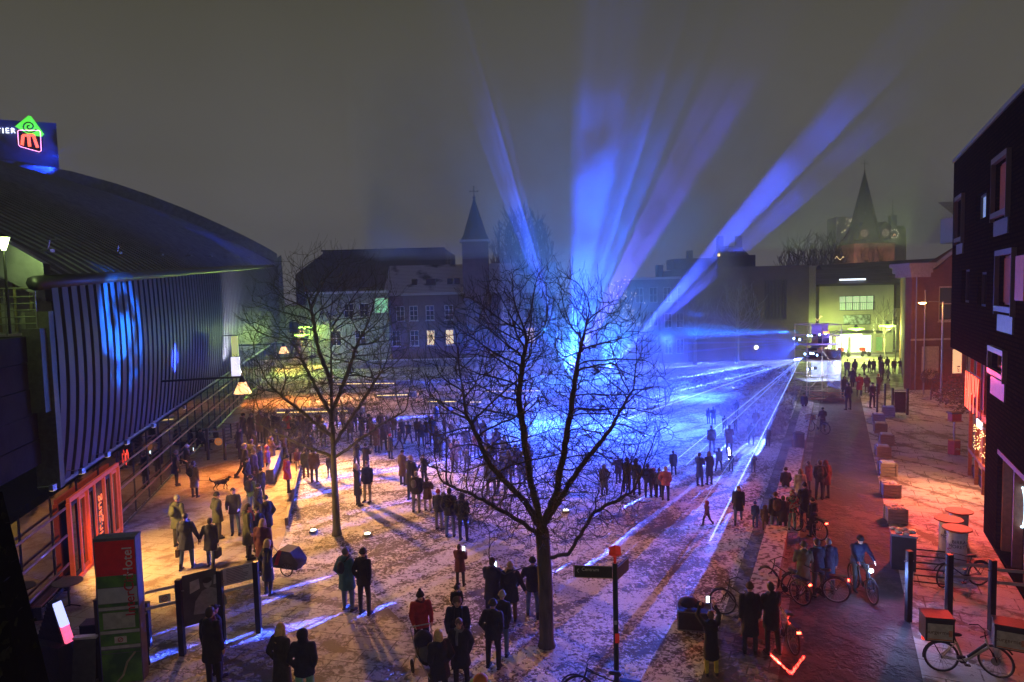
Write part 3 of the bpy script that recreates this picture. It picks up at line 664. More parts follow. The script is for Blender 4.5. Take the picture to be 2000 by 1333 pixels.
# low wing left of it
D = 90; x0, x1 = X(598, D), X(756, D); ze = Zp(680, 574, D)
b = thing('low_wing', 'pale rendered wing with flat roof left of the brick monastery', 'building', (x0, D, 0)); W = x1-x0
wins = [(X(742, D)-x0-.85, Zp(742, 612, D), 1.9, 2.0), (X(670, D)-x0, Zp(700, 620, D), 1.3, 1.8), (X(700, D)-x0, Zp(700, 620, D), 1.3, 1.8), (X(642, D)-x0, Zp(700, 675, D), 1.4, 2.0), (X(690, D)-x0, Zp(700, 675, D), 1.4, 2.0)]
shell(b, W, 12, ze, mat('pale_green_render', (.26, .27, .22), .85, scale=.5), wins)
for i, q in enumerate(wins): window(b, *q, WHITEP, LITG if i == 0 else GLASS, nx=2, nz=2)
mb = MB(); mb.box(-.2, W+.15, -.35, .1, ze+.005, ze+.3); mb.build('snowy_roof_edge', SNOW, b)
# green lit block at the end of the theatre
D = 100; x0, x1 = X(548, D), X(640, D); ze = Zp(600, 597, D)
b = thing('end_block', 'rendered block lit yellow green behind the far end of the theatre', 'building', (x0, D, 0)); W = x1-x0
wins = [(1.0, 3.8, 1.4, 1.6), (4.0, 3.8, 1.4, 1.6), (1.0, .6, 1.6, 2.2), (4.0, .6, 1.6, 2.2)]
shell(b, W-.2, 8, ze, mat('cream_render', (.42, .42, .32), .85), wins)
for q in wins: window(b, *q, DSTEEL, GLASS, nx=2)
# low wall with snow on top behind the park, terraces
LW0, LW1 = X(640, 84), X(1300, 84)
def snow_wall(x0, x1, y, h, lab):
    b = thing('low_wall', lab, 'wall', (x0, y, 0)); MB().box(0, x1-x0, 0, .5, 0, h).build('base', mat('concrete', (.28, .27, .27), .8), b); MB().box(-.05, x1-x0+.05, -.08, .55, h+.002, h+.10).build('snow_cap', SNOW, b); return b
snow_wall(X(640, 84), X(1175, 84), 84, .85, 'long low concrete wall with snow on top behind the park, left stretch')
snow_wall(X(1215, 84), X(1368, 84), 84, .85, 'short low snowy wall between the park and the dark brick block')
snow_wall(X(1375, 84), X(1545, 84), 84, .95, 'low snowy wall right of the middle ending near the scaffold tower')
YL = glow('yellow_strip_light', (1, .72, .22), 2.5)
steps = [((540, 812), (710, 808), 'near the arm lamps'), ((835, 790), (905, 790), 'in the middle behind the crowd'), ((915, 791), (945, 791), 'short one right of the middle'), ((735, 778), (812, 776), 'behind the thin tree'), ((950, 770), (1080, 768), 'behind the big tree crown'), ((640, 755), (800, 753), 'highest one on the left')]
for i, (a, c_, nm) in enumerate(steps):
    p0, p1 = at(*a), at(*c_); L = (p1-p0).length; ang = math.atan2(p1.y-p0.y, p1.x-p0.x)
    b = thing('seat_step', 'long low seat step with yellow strip light, '+nm, 'bench', p0, ang, 'lit seat steps at the back of the park')
    MB().box(0, L, 0, .6, .0, .42).build('block', mat('concrete', (.28, .27, .27), .8), b); MB().box(-.02, L+.02, -.04, .63, .422, .48).build('snow_cap', SNOW, b)
    MB().box(.05, L*.82, -.03, -.003, .20, .245).build('strip_light', YL, b)
# dark modern block right of the middle
D = 82; x0, x1 = X(1345, D), X(1580, D); zt = Zp(1500, 520, D)
b = thing('brick_block', 'plain dark modern brick block behind the scaffold tower', 'building', (x0, D, 0)); W = x1-x0
wins = [(X(1492, D)-x0, Zp(1500, 625, D), X(1536, D)-X(1492, D), Zp(1500, 547, D)-Zp(1500, 625, D))]
BRP = brick('brown_violet_brick', (.12, .085, .09), (.09, .065, .075), (.07, .06, .06), .25, .07)
shell(b, W, 16, zt, BRP, wins)
window(b, *wins[0], DSTEEL, glassmat('slotted_glass', (.05, .05, .06), .2), nx=7, fw=.12)
mb = MB(); mb.box(W+.01, W+1.0, .4, 5, 0, zt-.1); mb.build('pale_edge_panel', mat('pale_metal', (.25, .24, .2), .6, .3), b)
# roof gear and old house behind
mb = MB(); mb.box(-.8, 4.6, 4, 8, zt, zt+1.3); mb.box(1, 1.6, 4, 5, zt+1.3, zt+2.3); mb.box(5.0, 9.8, 5, 8, zt, zt+1.6); mb.box(7.2, 8.2, 4.4, 5, zt+1.6, zt+2.1); mb.cyl((-2.4, 5, zt-1), (-2.4, 5, zt+.6), .5); mb.build('roof_plant', BLK, b)
MB().box(4.7, 4.95, 3.9, 3.99, zt+1.5, zt+1.8).build('roof_light', glow('roof_lamp', (1, .6, .25), 4), b)
D2 = 96; hx0, hx1 = X(1412, D2), X(1470, D2); hb = Zp(1440, 510, D2); hr = Zp(1440, 489, D2)
h = thing('old_house', 'old gabled house with two chimneys showing above the dark brick block', 'house', (hx0, D2, 0)); W = hx1-hx0
MB().box(0, W, 0, 6, 0, hb).build('wall', BR1, h)
mb = MB(); mb.add([(-.2, -.3, hb), (W+.2, -.3, hb), (W-.8, 3, hr+.8), (.3, 3, hr+.8), (-.2, 6.3, hb), (W+.2, 6.3, hb)], [(0, 1, 2, 3), (3, 2, 5, 4), (0, 3, 4), (1, 5, 2), (0, 4, 5, 1)]); rf = mb.build('roof', mat('dark_slate', (.045, .045, .05), .7), h)
for cx in (.5, W-1.0): MB().box(cx-.4, cx+.4, 2.6, 3.4, hb+.6, hr+2.2).build('chimney', BR1, rf)
# lower blue-lit block at its left
D = 86; x0, x1 = X(1232, D), X(1343, D); zt = Zp(1290, 546, D)
b = thing('flat_block', 'lower flat roofed block with tall windows left of the dark brick block', 'building', (x0, D, 0)); W = x1-x0
wins = [(.6+k*1.75, z_, 1.0, 1.9) for k in range(4) for z_ in (1.0, 4.2, 7.2)]
shell(b, W-.05, 14, zt, mat('grey_plaster', (.20, .19, .21), .85, scale=.6), wins)
for i, q in enumerate(wins): window(b, *q, WHITEP, GLASS, nx=2, nz=2)
MB().box(-.15, W, -.3, .15, zt+.003, zt+.3).build('cornice', WHITEP, b)
# stone gate posts / narrow facade piece with pale pilasters
D = 81.5; b = thing('facade', 'narrow old house front with pale stone bands beside the brick block', 'house', (X(1345, 81.2)-3.4, 81.2, 0))
shell(b, 3.3, .5, Zp(1340, 590, D), BR1, [(.5, 1.1, .9, 1.8), (1.9, 1.1, .9, 1.8), (.5, 4.2, .9, 1.8), (1.9, 4.2, .9, 1.8)], rec=.1)
for q in ((.5, 1.1, .9, 1.8), (1.9, 1.1, .9, 1.8), (.5, 4.2, .9, 1.8), (1.9, 4.2, .9, 1.8)): window(b, *q, WHITEP, GLASS, y=.06, nx=2, nz=2)
# yellow-green building at the end of the street
D = 88; x0, x1 = X(1600, D), X(1746, D); zt = Zp(1670, 556, D)
b = thing('shop_building', 'pale plastered shop building lit yellow green at the end of the street', 'building', (x0, D, 0)); W = x1-x0
def wr(a, c_, e_, f): return (X(a, D)-x0, max(Zp(1670, f, D), .05), X(e_, D)-X(a, D), Zp(1670, c_, D)-max(Zp(1670, f, D), .05))
wins = [wr(1640, 578, 1709, 607), wr(1648, 615, 1702, 635), wr(1611, 655, 1627, 690), wr(1634, 657, 1660, 691), wr(1663, 655, 1705, 690), wr(1712, 658, 1728, 688)]
YW = mat('cream_plaster', (.44, .42, .30), .85, c2=(.36, .35, .25), scale=.4)
shell(b, W, 14, zt, YW, wins, rec=.3)
window(b, *wins[0], DSTEEL, glow('office_light', (.65, .85, .55), .55), nx=5, y=.25); window(b, *wins[1], BLK, mat('shop_goods_window', (.5, .6, .6), .3, c2=(.05, .06, .06), scale=3, emit=0), nx=1, y=.2)
for i, q in enumerate(wins[2:5]): window(b, *q, mat('green_frame', (.1, .3, .05), .5), glow('shop_light', (1, 1, .82), 3.2), nx=2 if i else 1, y=.2)
window(b, *wins[5], mat('pink_frame', (.6, .2, .2), .5), mat('green_poster', (.3, .55, .35), .6), y=.2)
q = wins[0]; mb = MB()
for k in range(18): mb.cyl((q[0]+q[2]*k/17, -.08, q[1]), (q[0]+q[2]*k/17, -.08, q[1]+1.0), .02, n=4)
mb.box(q[0], q[0]+q[2], -.1, -.06, q[1]+1.0, q[1]+1.06); mb.build('balcony_rail', BLK, b)
q = wins[2]; MB().box(q[0]-.3, wins[4][0]+wins[4][2]+1.8, -1.0, -.02, 2.62, 2.95).build('canopy', DSTEEL, b)
MB().box(wins[4][0]-1.9, wins[4][0]+.9, -1.05, -1.01, 2.2, 2.55).build('lit_sign', glow('green_white_sign', (.75, 1, .5), 3.5), b)
mb = MB(); mb.add([(-.5, -.5, zt), (W+1.5, -.5, zt), (W+1, 9, zt+2.2), (.5, 9, zt+2.2)], [(0, 1, 2, 3)]); mb.box(-.5, W+1.5, -.6, -.3, zt-.15, zt+.12); mb.build('roof', mat('dark_snowy_roof', (.10, .10, .12), .7, c2=(.04, .04, .05), scale=.5, stretch=(.4, 3, 3)), b)
MB().box(3.2, 6.6, 1.2, 1.3, zt+.55, zt+.75).build('roof_window', glow('roof_window_light', (.8, .9, 1), 2.5), b)
MB().box(X(1709, 87)-x0+0, X(1709, 87)-x0+1.2, -.6, -.45, 3.9, 6.5) 
# white side building at its right
x2, x3 = X(1746, 92), X(1795, 92); b = thing('side_building', 'grey and white building half hidden behind the red brick house', 'building', (x2+.3, 92, 0))
MB().box(0, x3-x2, 0, 8, 0, 5.5).build('lower_wall', WHITEP, b); MB().box(0, x3-x2, -.05, 8, 5.52, 10).build('upper_wall', GREYW, b)
window(b, .9, 6.4, 1.0, 2.0, WHITEP, GLASS, y=-.12, nz=2)
# dark roofs behind the shop building
b = thing('roofs', 'long dark snow streaked roof behind the shop building', 'building', (X(1640, 120), 120, 0))
MB().box(0, 22, 0, 12, 0, 9).build('wall', GREYW, b)
mb = MB(); mb.add([(-1, -1, 9.2), (23, -1, 9.2), (23, 6, 13.4), (-1, 6, 12.6), (-1, 13, 9.2), (23, 13, 9.2)], [(0, 1, 2, 3), (3, 2, 5, 4), (0, 3, 4), (1, 5, 2)]); mb.build('roof', mat('dark_snowy_roof', (.10, .10, .12), .7), b)
# church
D = 215; xc = X(1686, D); zb = Zp(1686, 478, D); b = thing('church_tower', 'old stone church tower with tall dark spire, clocks and cross', 'tower', (xc, D, 0))
wd = (X(1726, D)-X(1649, D))/2
SANDS = mat('old_sandstone', (.40, .27, .19), .9, c2=(.20, .14, .10), scale=.45, bump=.3)
holes = [(wd-1.9-1.0, zb-8.6, 1.5, 3.6), (wd+1.9-.4, zb-8.6, 1.5, 3.6)]
sh = MB(); wall_holes(sh, 2*wd, zb, holes, .8)
sh.v = [p+Vector((-wd, -wd, 0)) for p in sh.v]; k = wd
sh.add([(-k, -k, 0), (-k, k, 0), (-k, k, zb), (-k, -k, zb)], [(3, 2, 1, 0)]); sh.add([(k, -k, 0), (k, k, 0), (k, k, zb), (k, -k, zb)], [(0, 1, 2, 3)]); sh.add([(-k, k, 0), (k, k, 0), (k, k, zb), (-k, k, zb)], [(3, 2, 1, 0)]); sh.add([(-k, -k, zb), (k, -k, zb), (k, k, zb), (-k, k, zb)], [(0, 1, 2, 3)])
sh.build('shaft', SANDS, b)
for q in holes: MB().box(q[0]-wd, q[0]-wd+q[2], -wd+.75, -wd+.9, q[1], q[1]+q[3]).build('belfry_opening', BLK, b)
for zz in (zb-11, zb-.8): MB().box(-wd-.25, wd+.25, -wd-.25, wd+.25, zz, zz+.5).build('stone_band', SANDS, b)
za = Zp(1687, 335, D); z1 = Zp(1687, 440, D)
mb = MB(); v = []; n = 8
for r, z in ((wd*1.12, zb+.03), (wd*.66, z1-1.5), (wd*.56, z1+1), (.1, za)):
    for i in range(n): a = 2*math.pi*(i+.5)/n; v.append((r*1.05*math.cos(a), r*1.05*math.sin(a), z))
mb.add(v, [(j*n+i, j*n+(i+1) % n, (j+1)*n+(i+1) % n, (j+1)*n+i) for j in range(3) for i in range(n)]); mb.build('spire', mat('dark_slate', (.045, .045, .05), .7), b)
for sx_ in (-1, 1):
    mb = MB(); cx = sx_*wd*.52; mb.box(cx-1.7, cx+1.7, -wd*1.02, -wd*.3, zb+1.2, zb+4.6); mb.add([(cx-2, -wd*1.06, zb+4.6), (cx+2, -wd*1.06, zb+4.6), (cx, -wd*1.06, zb+6.4), (cx-2, -wd*.3, zb+4.6), (cx+2, -wd*.3, zb+4.6), (cx, -wd*.3, zb+6.6)], [(0, 1, 2), (0, 2, 5, 3), (1, 4, 5, 2)]); dm = mb.build('dormer', mat('dark_slate', (.045, .045, .05), .7), b)
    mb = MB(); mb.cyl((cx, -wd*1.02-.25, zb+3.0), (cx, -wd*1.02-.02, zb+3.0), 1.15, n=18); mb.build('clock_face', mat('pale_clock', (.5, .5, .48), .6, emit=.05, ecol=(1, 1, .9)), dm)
mb = MB(); mb.add([(-1.9, -wd*.66, z1-2.0), (1.9, -wd*.66, z1-2.0), (0, -wd*1.0, zb+.6)], [(0, 1, 2), (2, 1, 0)]); mb.build('snow_on_valley', SNOW, b)
mb = MB(); mb.cyl((0, 0, za-.4), (0, 0, za+3.8), .09, n=5); mb.cyl((-1.3, 0, za+2.3), (1.3, 0, za+2.3), .09, n=5); mb.ell((0, 0, za+.2), (.3, .3, .3), 8, 6); mb.build('cross', BLK, b)
for f in (.28, .42):
    mb = MB(); zz = z1+(za-z1)*f*.6; rr = wd*.56*(1-f*.6)
    for sx_ in (-.45, .45): mb.box(sx_*rr-.35, sx_*rr+.35, -rr-.35, -rr+.5, zz, zz+1.1)
    if f < .3: mb.build('spire_hatches', mat('pale_wood', (.25, .25, .24), .8), b)
spot(Vector((xc-26, D-46, 14)), Vector((xc, D-wd, 19)), 34, 46000, (1, .45, .30), .9)  # added unseen spot that brightens the tower
# town hall tower
D = 300; xc = X(1741, D); zt = Zp(1741, 449, D); wd = (X(1759, D)-X(1723, D))/2
b = thing('clock_tower', 'square grey tower with ringed lit clock and thin roof spike', 'tower', (xc, D, 0))
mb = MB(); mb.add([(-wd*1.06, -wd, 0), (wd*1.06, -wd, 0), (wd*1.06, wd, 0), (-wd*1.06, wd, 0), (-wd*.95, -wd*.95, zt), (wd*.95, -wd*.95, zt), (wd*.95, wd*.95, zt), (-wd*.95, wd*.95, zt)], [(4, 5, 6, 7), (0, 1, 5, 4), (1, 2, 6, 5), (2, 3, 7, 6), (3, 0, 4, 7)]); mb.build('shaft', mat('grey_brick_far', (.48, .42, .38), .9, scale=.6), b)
mb = MB(); z = zt+.01
for r, h in ((.85, 1.2), (.3, 4.4), (.36, .4)): mb.box(-wd*r, wd*r, -wd*r, wd*r, z, z+h); z += h+.01
mb.cyl((0, 0, z), (0, 0, z+8.5), .4, .05, n=6); mb.build('lantern', mat('pale_copper', (.22, .24, .22), .7), b)
cz = Zp(1733, 459, D); cx = X(1733, D)-xc
mb = MB(); mb.cyl((cx, -wd-.6, cz), (cx, -wd-.1, cz), 1.55, n=20); cf = mb.build('clock_face', mat('dark_blue_clock', (.03, .04, .15), .5), b)
mb = MB()
for k in range(12): a = k*math.pi/6; mb.ell((cx+1.75*math.cos(a), -wd-.7, cz+1.75*math.sin(a)), (.2, .1, .2), 6, 4)
mb.build('hour_dots', glow('clock_dots', (1, .9, .7), 2.2), cf)
mb = MB(); mb.tube([(cx, -wd-.75, cz), (cx-.5, -wd-.75, cz-1.2)], .13, 4); mb.tube([(cx, -wd-.75, cz), (cx+.7, -wd-.75, cz-.9)], .13, 4); mb.build('hands', glow('clock_hands', (1, .45, .2), 2), cf)
# far high block with a few lights
D = 420; b = thing('high_rise', 'faint distant high rise with scattered lit windows left of the church', 'building', (X(1632, D), D, 0))
MB().box(0, 14, 0, 12, 0, Zp(1640, 424, D)).build('wall', mat('far_grey', (.85, .82, .85), .9), b)  # wall colour paled to stand in for haze
mb = MB(); rr = random.Random(3)
for k in range(34): xx = rr.uniform(.5, 13); zz = rr.uniform(30, Zp(1640, 424, D)-.5); mb.box(xx, xx+.5, -.1, -.02, zz, zz+.5)
mb.build('lit_windows', glow('far_lit', (1, .85, .5), 3), b)
b = thing('arena_roof', 'low pale curved roof with a row of small lights far behind the red brick house', 'building', (X(1760, 330), 330, 0))
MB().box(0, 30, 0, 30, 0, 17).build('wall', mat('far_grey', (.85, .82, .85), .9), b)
mb = MB()
for k in range(9): mb.box(3+k*1.6, 3.6+k*1.6, -.1, -.02, 15.2, 15.7)
mb.build('row_of_lights', glow('far_lit', (1, .85, .5), 3), b)
# red brick house on the right
D = 56; x0 = X(1781, D); b = thing('brick_house', 'red brick house with white cornice and sash windows on the right', 'house', (x0, D, 0))
BRR = brick('warm_red_brick', (.30, .10, .06), (.24, .08, .05), (.22, .15, .12)); W = 13.5; ze = 9.9
xw = X(1834, D)-x0
wins = [(xw, Zp(1834, 628, D), 2.3, Zp(1834, 560, D)-Zp(1834, 628, D)), (X(1862, D)-x0, 1.2, 1.0, 2.2), (X(1862, D)-x0, 4.0, 1.0, 2.3)]
shell(b, W, .9, ze, BRR, wins, rec=.2)
window(b, *wins[0], mat('cream_paint', (.6, .5, .38), .6), GLASS, nx=2, nz=2, fw=.12, sill=mat('cream_paint', (.6, .5, .38), .6)); window(b, *wins[1], mat('red_frame', (.3, .05, .03), .6), glow('warm_low_window', (1, .6, .3), .9), fw=.1); window(b, *wins[2], mat('red_frame', (.3, .05, .03), .6), GLASS, fw=.1, nz=2)
mb = MB(); P = [(0, .9, 0), st(1.1+6.3, 80)-Vector((x0, D, 0)), (W+12, 24, 0), (W, .9, 0)]
P[1].z = 0; mb.prism([(p[0], p[1]) for p in P], 0, ze-.05); side = mb.build('side_wall', BRR, b)
mb = MB(); mb.add([(2.0, .0, ze), (W, 0, ze), (W, 0, ze+4.8), (4.5, 0, ze+2.3), (2.0, 3, ze), (W, 9, ze+4.8)], [(0, 1, 2, 3), (0, 3, 4), (3, 2, 5, 4)]); mb.build('gable', BRR, b)
mb = MB(); mb.tube([(1.6, -.1, ze+.15), (4.5, -.1, ze+2.4), (W, -.1, ze+6.0)], .16, 5); mb.build('verge', mat('snowy_verge', (.4, .38, .38), .7), b)
mb = MB(); mb.box(-.5, 1.7, -.5, 2.5, ze+.25, ze+.55); mb.box(-.35, 1.5, -.35, 2.3, ze-.25, ze+.248); mb.box(-.2, 1.4, -.22, 2.1, ze-.6, ze-.252); mb.build('cornice', mat('pink_white_cornice', (.34, .29, .27), .6), b)
mb = MB(); mb.box(-.05, W, -.06, -.003, 4.1, 4.25); mb.build('stone_band', mat('cream_paint', (.6, .5, .38), .6), b)
mb = MB(); mb.box(.9, xw+.05, -.05, -.003, .9, 3.6); mb.box(xw+2.4, W, -.05, -.003, .9, 3.6); mb.build('white_panels', mat('cream_paint', (.6, .5, .38), .6), b)
mb = MB(); mb.box(6.0, 9, 4, 6, ze+2.4, ze+4.6); mb.add([(6, 3.9, ze+4.6), (14, 3.9, ze+4.6), (14, 6.5, ze+6.2), (6, 6.5, ze+6.2)], [(0, 1, 2, 3)]); mb.build('chimney', WHITEP, b)
mb = MB(); mb.tube([(.02+.3, -.12, 0), (.32, -.12, ze-.4)], .06, 6); mb.build('drainpipe', STEEL, b)

# ================================================================ dark brick block at the right
RC = st(5.22, 31.2); ang = math.atan2(-.903, -.43)
RN = Vector((-.903, .43, 0)); RXD = Vector((-.43, -.903, 0))
b = thing('corner_building', 'tall dark brick apartment building with framed windows filling the right edge', 'building', RC, ang)
def rs(px_, py_, off=0):
    p = onplane(px_, py_, RC+RN*off, RN)-RC; return p.dot(RXD), p.z
def rrect(x0, y0, x1, y1):
    ym = (y0+y1)/2; xm = (x0+x1)/2; return (rs(x0, ym)[0], rs(xm, y1)[1], rs(x1, ym)[0]-rs(x0, ym)[0], rs(xm, y0)[1]-rs(xm, y1)[1])
wl = [rrect(1871, 390, 1884, 463), rrect(1906, 378, 1926, 428), rrect(1945, 312, 1974, 410), rrect(1878, 527, 1893, 592), rrect(1908, 532, 1926, 600), rrect(1952, 498, 1984, 598), rrect(1937, 690, 1966, 800)]
low = [rrect(1872, 470, 1884, 490), None, rrect(1948, 424, 1973, 456), None, None, rrect(1955, 612, 1981, 648), rrect(1946, 792, 1966, 832)]
Wn = 24; OVZ = 5.85
# keep holes apart and inside the wall
holes = []
for i, q in enumerate(wl):
    holes.append((max(q[0], .32), max(q[1], OVZ+.1), q[2], q[3]-(max(q[1], OVZ+.1)-q[1])))
holes = [h for h in holes if h[3] > .3]
mb = MB(); wall_holes(mb, Wn, 14.15, holes, .35, 0, OVZ)
mb.add([(0, 0, OVZ), (0, 14, OVZ), (0, 14, 14.15), (0, 0, 14.15)], [(3, 2, 1, 0)]); mb.add([(0, 0, 14.15), (Wn, 0, 14.15), (Wn, 14, 14.15), (0, 14, 14.15)], [(0, 1, 2, 3)]); mb.add([(0, 0, OVZ), (Wn, 0, OVZ), (Wn, 14, OVZ), (0, 14, OVZ)], [(3, 2, 1, 0)])
mb.add([(0.02, .75, OVZ+.02), (Wn, .75, OVZ+.02), (Wn, .75, 14.1), (0.02, .75, 14.1)], [(0, 1, 2, 3)])
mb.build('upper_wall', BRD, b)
mb = MB(); s1 = (31.2-23.54)/.903
wall_holes(mb, 20, OVZ-.004, [(s1+2.6, .15, 6, 3.2)], .5, 0.004, 0) if False else None
g = MB(); wall_holes(g, 18, OVZ-.006, [(2.0, .1, 7.5, 3.3)], .45, 0, 0); g.v = [p+Vector((s1, .01, 0)) for p in g.v]
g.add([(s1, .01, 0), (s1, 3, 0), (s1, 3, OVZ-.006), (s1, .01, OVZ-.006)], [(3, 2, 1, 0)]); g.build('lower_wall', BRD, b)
MB().box(-.02, Wn, -.06, .3, 14.16, 14.3).build('roof_edge', STEEL, b)
MB().box(4.5, Wn, .6, 8, 14.2, 14.9).build('roof_upstand', BLK, b)
TIMB = mat('warm_timber', (.30, .12, .05), .6, c2=(.2, .08, .035), scale=3, stretch=(1, 1, 8))
PERF = mat('perforated_pale_panel', (.13, .10, .085), .5, .4, c2=(.10, .09, .09), scale=14, lo=.30, hi=.38)
FW = mat('dark_frame', (.06, .05, .06), .5)
PW = mat('pale_infill', (.13, .12, .13), .5)
LB = glow('blue_white_room', (.45, .65, .9), .35); OG = glow('dim_orange_room', (.9, .25, .05), .22)
for i, h in enumerate(holes):
    big = i in (0, 2, 5, 6)
    o = window(b, h[0], h[1], h[2], h[3], TIMB if big else FW, LB if i == 1 else GLASS, y=.2, nx=2, fw=.08)
    if big:
        mb = MB(); t = .06
        mb.box(h[0]-t, h[0]+h[2]+t, -.14, .0-.003, h[1]+h[3], h[1]+h[3]+.17); mb.box(h[0]-t, h[0]-.02, -.14, -.003, h[1]-.3, h[1]+h[3]); mb.box(h[0]+h[2]+.02, h[0]+h[2]+t, -.14, -.003, h[1]-.3, h[1]+h[3]); mb.box(h[0]-.02, h[0]+h[2]+.02, -.14, -.003, h[1]-.19, h[1]-.02)
        mb.build('surround', PERF, o)
        if low[i]:
            q = low[i]; z1_ = h[1]-.26; hh = min(.62, max(.45, q[3])); MB().box(h[0]+.05, h[0]+h[2]-.05, -.05, -.003, z1_-hh, z1_-.03).build('infill_panel', PW, o)
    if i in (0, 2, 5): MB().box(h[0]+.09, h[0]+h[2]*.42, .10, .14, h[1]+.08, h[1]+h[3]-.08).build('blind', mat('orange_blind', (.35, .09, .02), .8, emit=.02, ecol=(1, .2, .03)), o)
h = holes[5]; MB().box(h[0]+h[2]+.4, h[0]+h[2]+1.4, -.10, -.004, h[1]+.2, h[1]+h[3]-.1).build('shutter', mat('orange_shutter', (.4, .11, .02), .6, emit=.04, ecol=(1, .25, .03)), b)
# street level shop set back under the overhang
MB().box(0.3, s1-.01, 1.1, 1.2, .5, 3.1).build('shop_glass', glow('amber_shop_room', (1, .45, .14), .12), b)
mb = MB()
for k in range(6): xx = .2+(s1-.4)*k/5; mb.box(xx, xx+.12, .74, .88, 0, 5.8)
mb.box(.2, s1-.02, .72, .86, 3.1, 3.35) ; mb.box(.2, s1-.02, .73, .87, 1.15, 1.3); mb.build('shop_front', TIMB, b)
mb = MB(); mb.box(.2, s1-.02, .9, 1.2, 0, .5); mb.box(.2, s1-.02, .9, 1.2, 3.36, 5.8); mb.build('shop_fascia', mat('dark_fascia', (.03, .016, .014), .6), b)
mb = MB(); rr = random.Random(5)
for k in range(70): mb.ell((rr.uniform(1.8, 4.5), .70, rr.uniform(1.6, 2.7)), (.016, .016, .016), 5, 4)
mb.build('fairy_lights', glow('fairy', (1, .65, .25), 5), b)
sg = MB()
neon = thing('neon_sign', 'tall red neon lettering reading HAPPY hanging over the shop front', 'neon sign', RC+RXD*1.95-RN*.62+Vector((0, 0, 4.0)), ang)
NEON = glow('red_neon_bright', (1, .07, .04), 6)
STR = dict(H=[[(0, 0), (0, 1)], [(.7, 0), (.7, 1)], [(0, .5), (.7, .5)]], A=[[(0, 0), (.35, 1), (.7, 0)], [(.15, .38), (.55, .38)]], P=[[(0, 0), (0, 1), (.5, 1), (.68, .85), (.68, .62), (.5, .48), (0, .48)]], Y=[[(0, 1), (.35, .5), (.7, 1)], [(.35, .5), (.35, 0)]])
for i_, ch_ in enumerate('HAPPY'):
    mb = MB()
    for st__ in STR[ch_]: mb.tube([(-1.6+i_*.66+a*.60, -.05, -.8+b_*1.6) for a, b_ in st__], .016, 6)
    mb.build('letter', NEON, neon)

mb = MB(); mb.box(-1.7, 1.7, .0, .03, -.86, -.82); mb.box(-1.7, 1.7, 0, .03, .82, .86); mb.box(-1.72, -1.68, 0, .03, -.82, 1.8); mb.box(1.68, 1.72, 0, .03, -.82, 1.8); mb.build('sign_frame', BLK, neon)
s2 = thing('shop_sign', 'small white lit shop name letters under the red neon', 'sign', RC+RXD*3.0-RN*.7+Vector((0, 0, 2.85)), ang)
text('lettering', 'ITALY', .42, glow('white_letters', (.85, .9, 1), 4), s2, FACE.copy(), .02); MB().box(-1.2, 1.2, .02, .05, -.03, .03).build('rail', BLK, s2)
# near shop window with white room behind
MB().box(s1+2.02, s1+9.48, .42, .44, .12, 3.38).build('shop_window_glass', glassmat('shop_glass_dim', (.06, .045, .04), .08), b)
mb = MB()
for k in range(6): xx = s1+2.0+7.4*k/5; mb.box(xx, xx+.13, .15, .4, .1, 3.4)
mb.box(s1+2, s1+9.5, .0, .41, 3.25, 3.4); mb.build('shop_window_frame', mat('terracotta_frame', (.35, .13, .08), .5), b)
mb = MB(); mb.tube([(s1+3.4+.0*math.cos(a), .36, 1.9) if False else (s1+3.6+.42*math.cos(a), .36, 2.0+.6*math.sin(a)) for a in [k*math.pi/10 for k in range(21)]], .035, 6); mb.build('ring_light', glow('ring_glow', (.5, .8, 1), 4), b)
# wall lantern
c = RC+RXD*(s1-.1)+RN*.25+Vector((0, 0, 1.6))
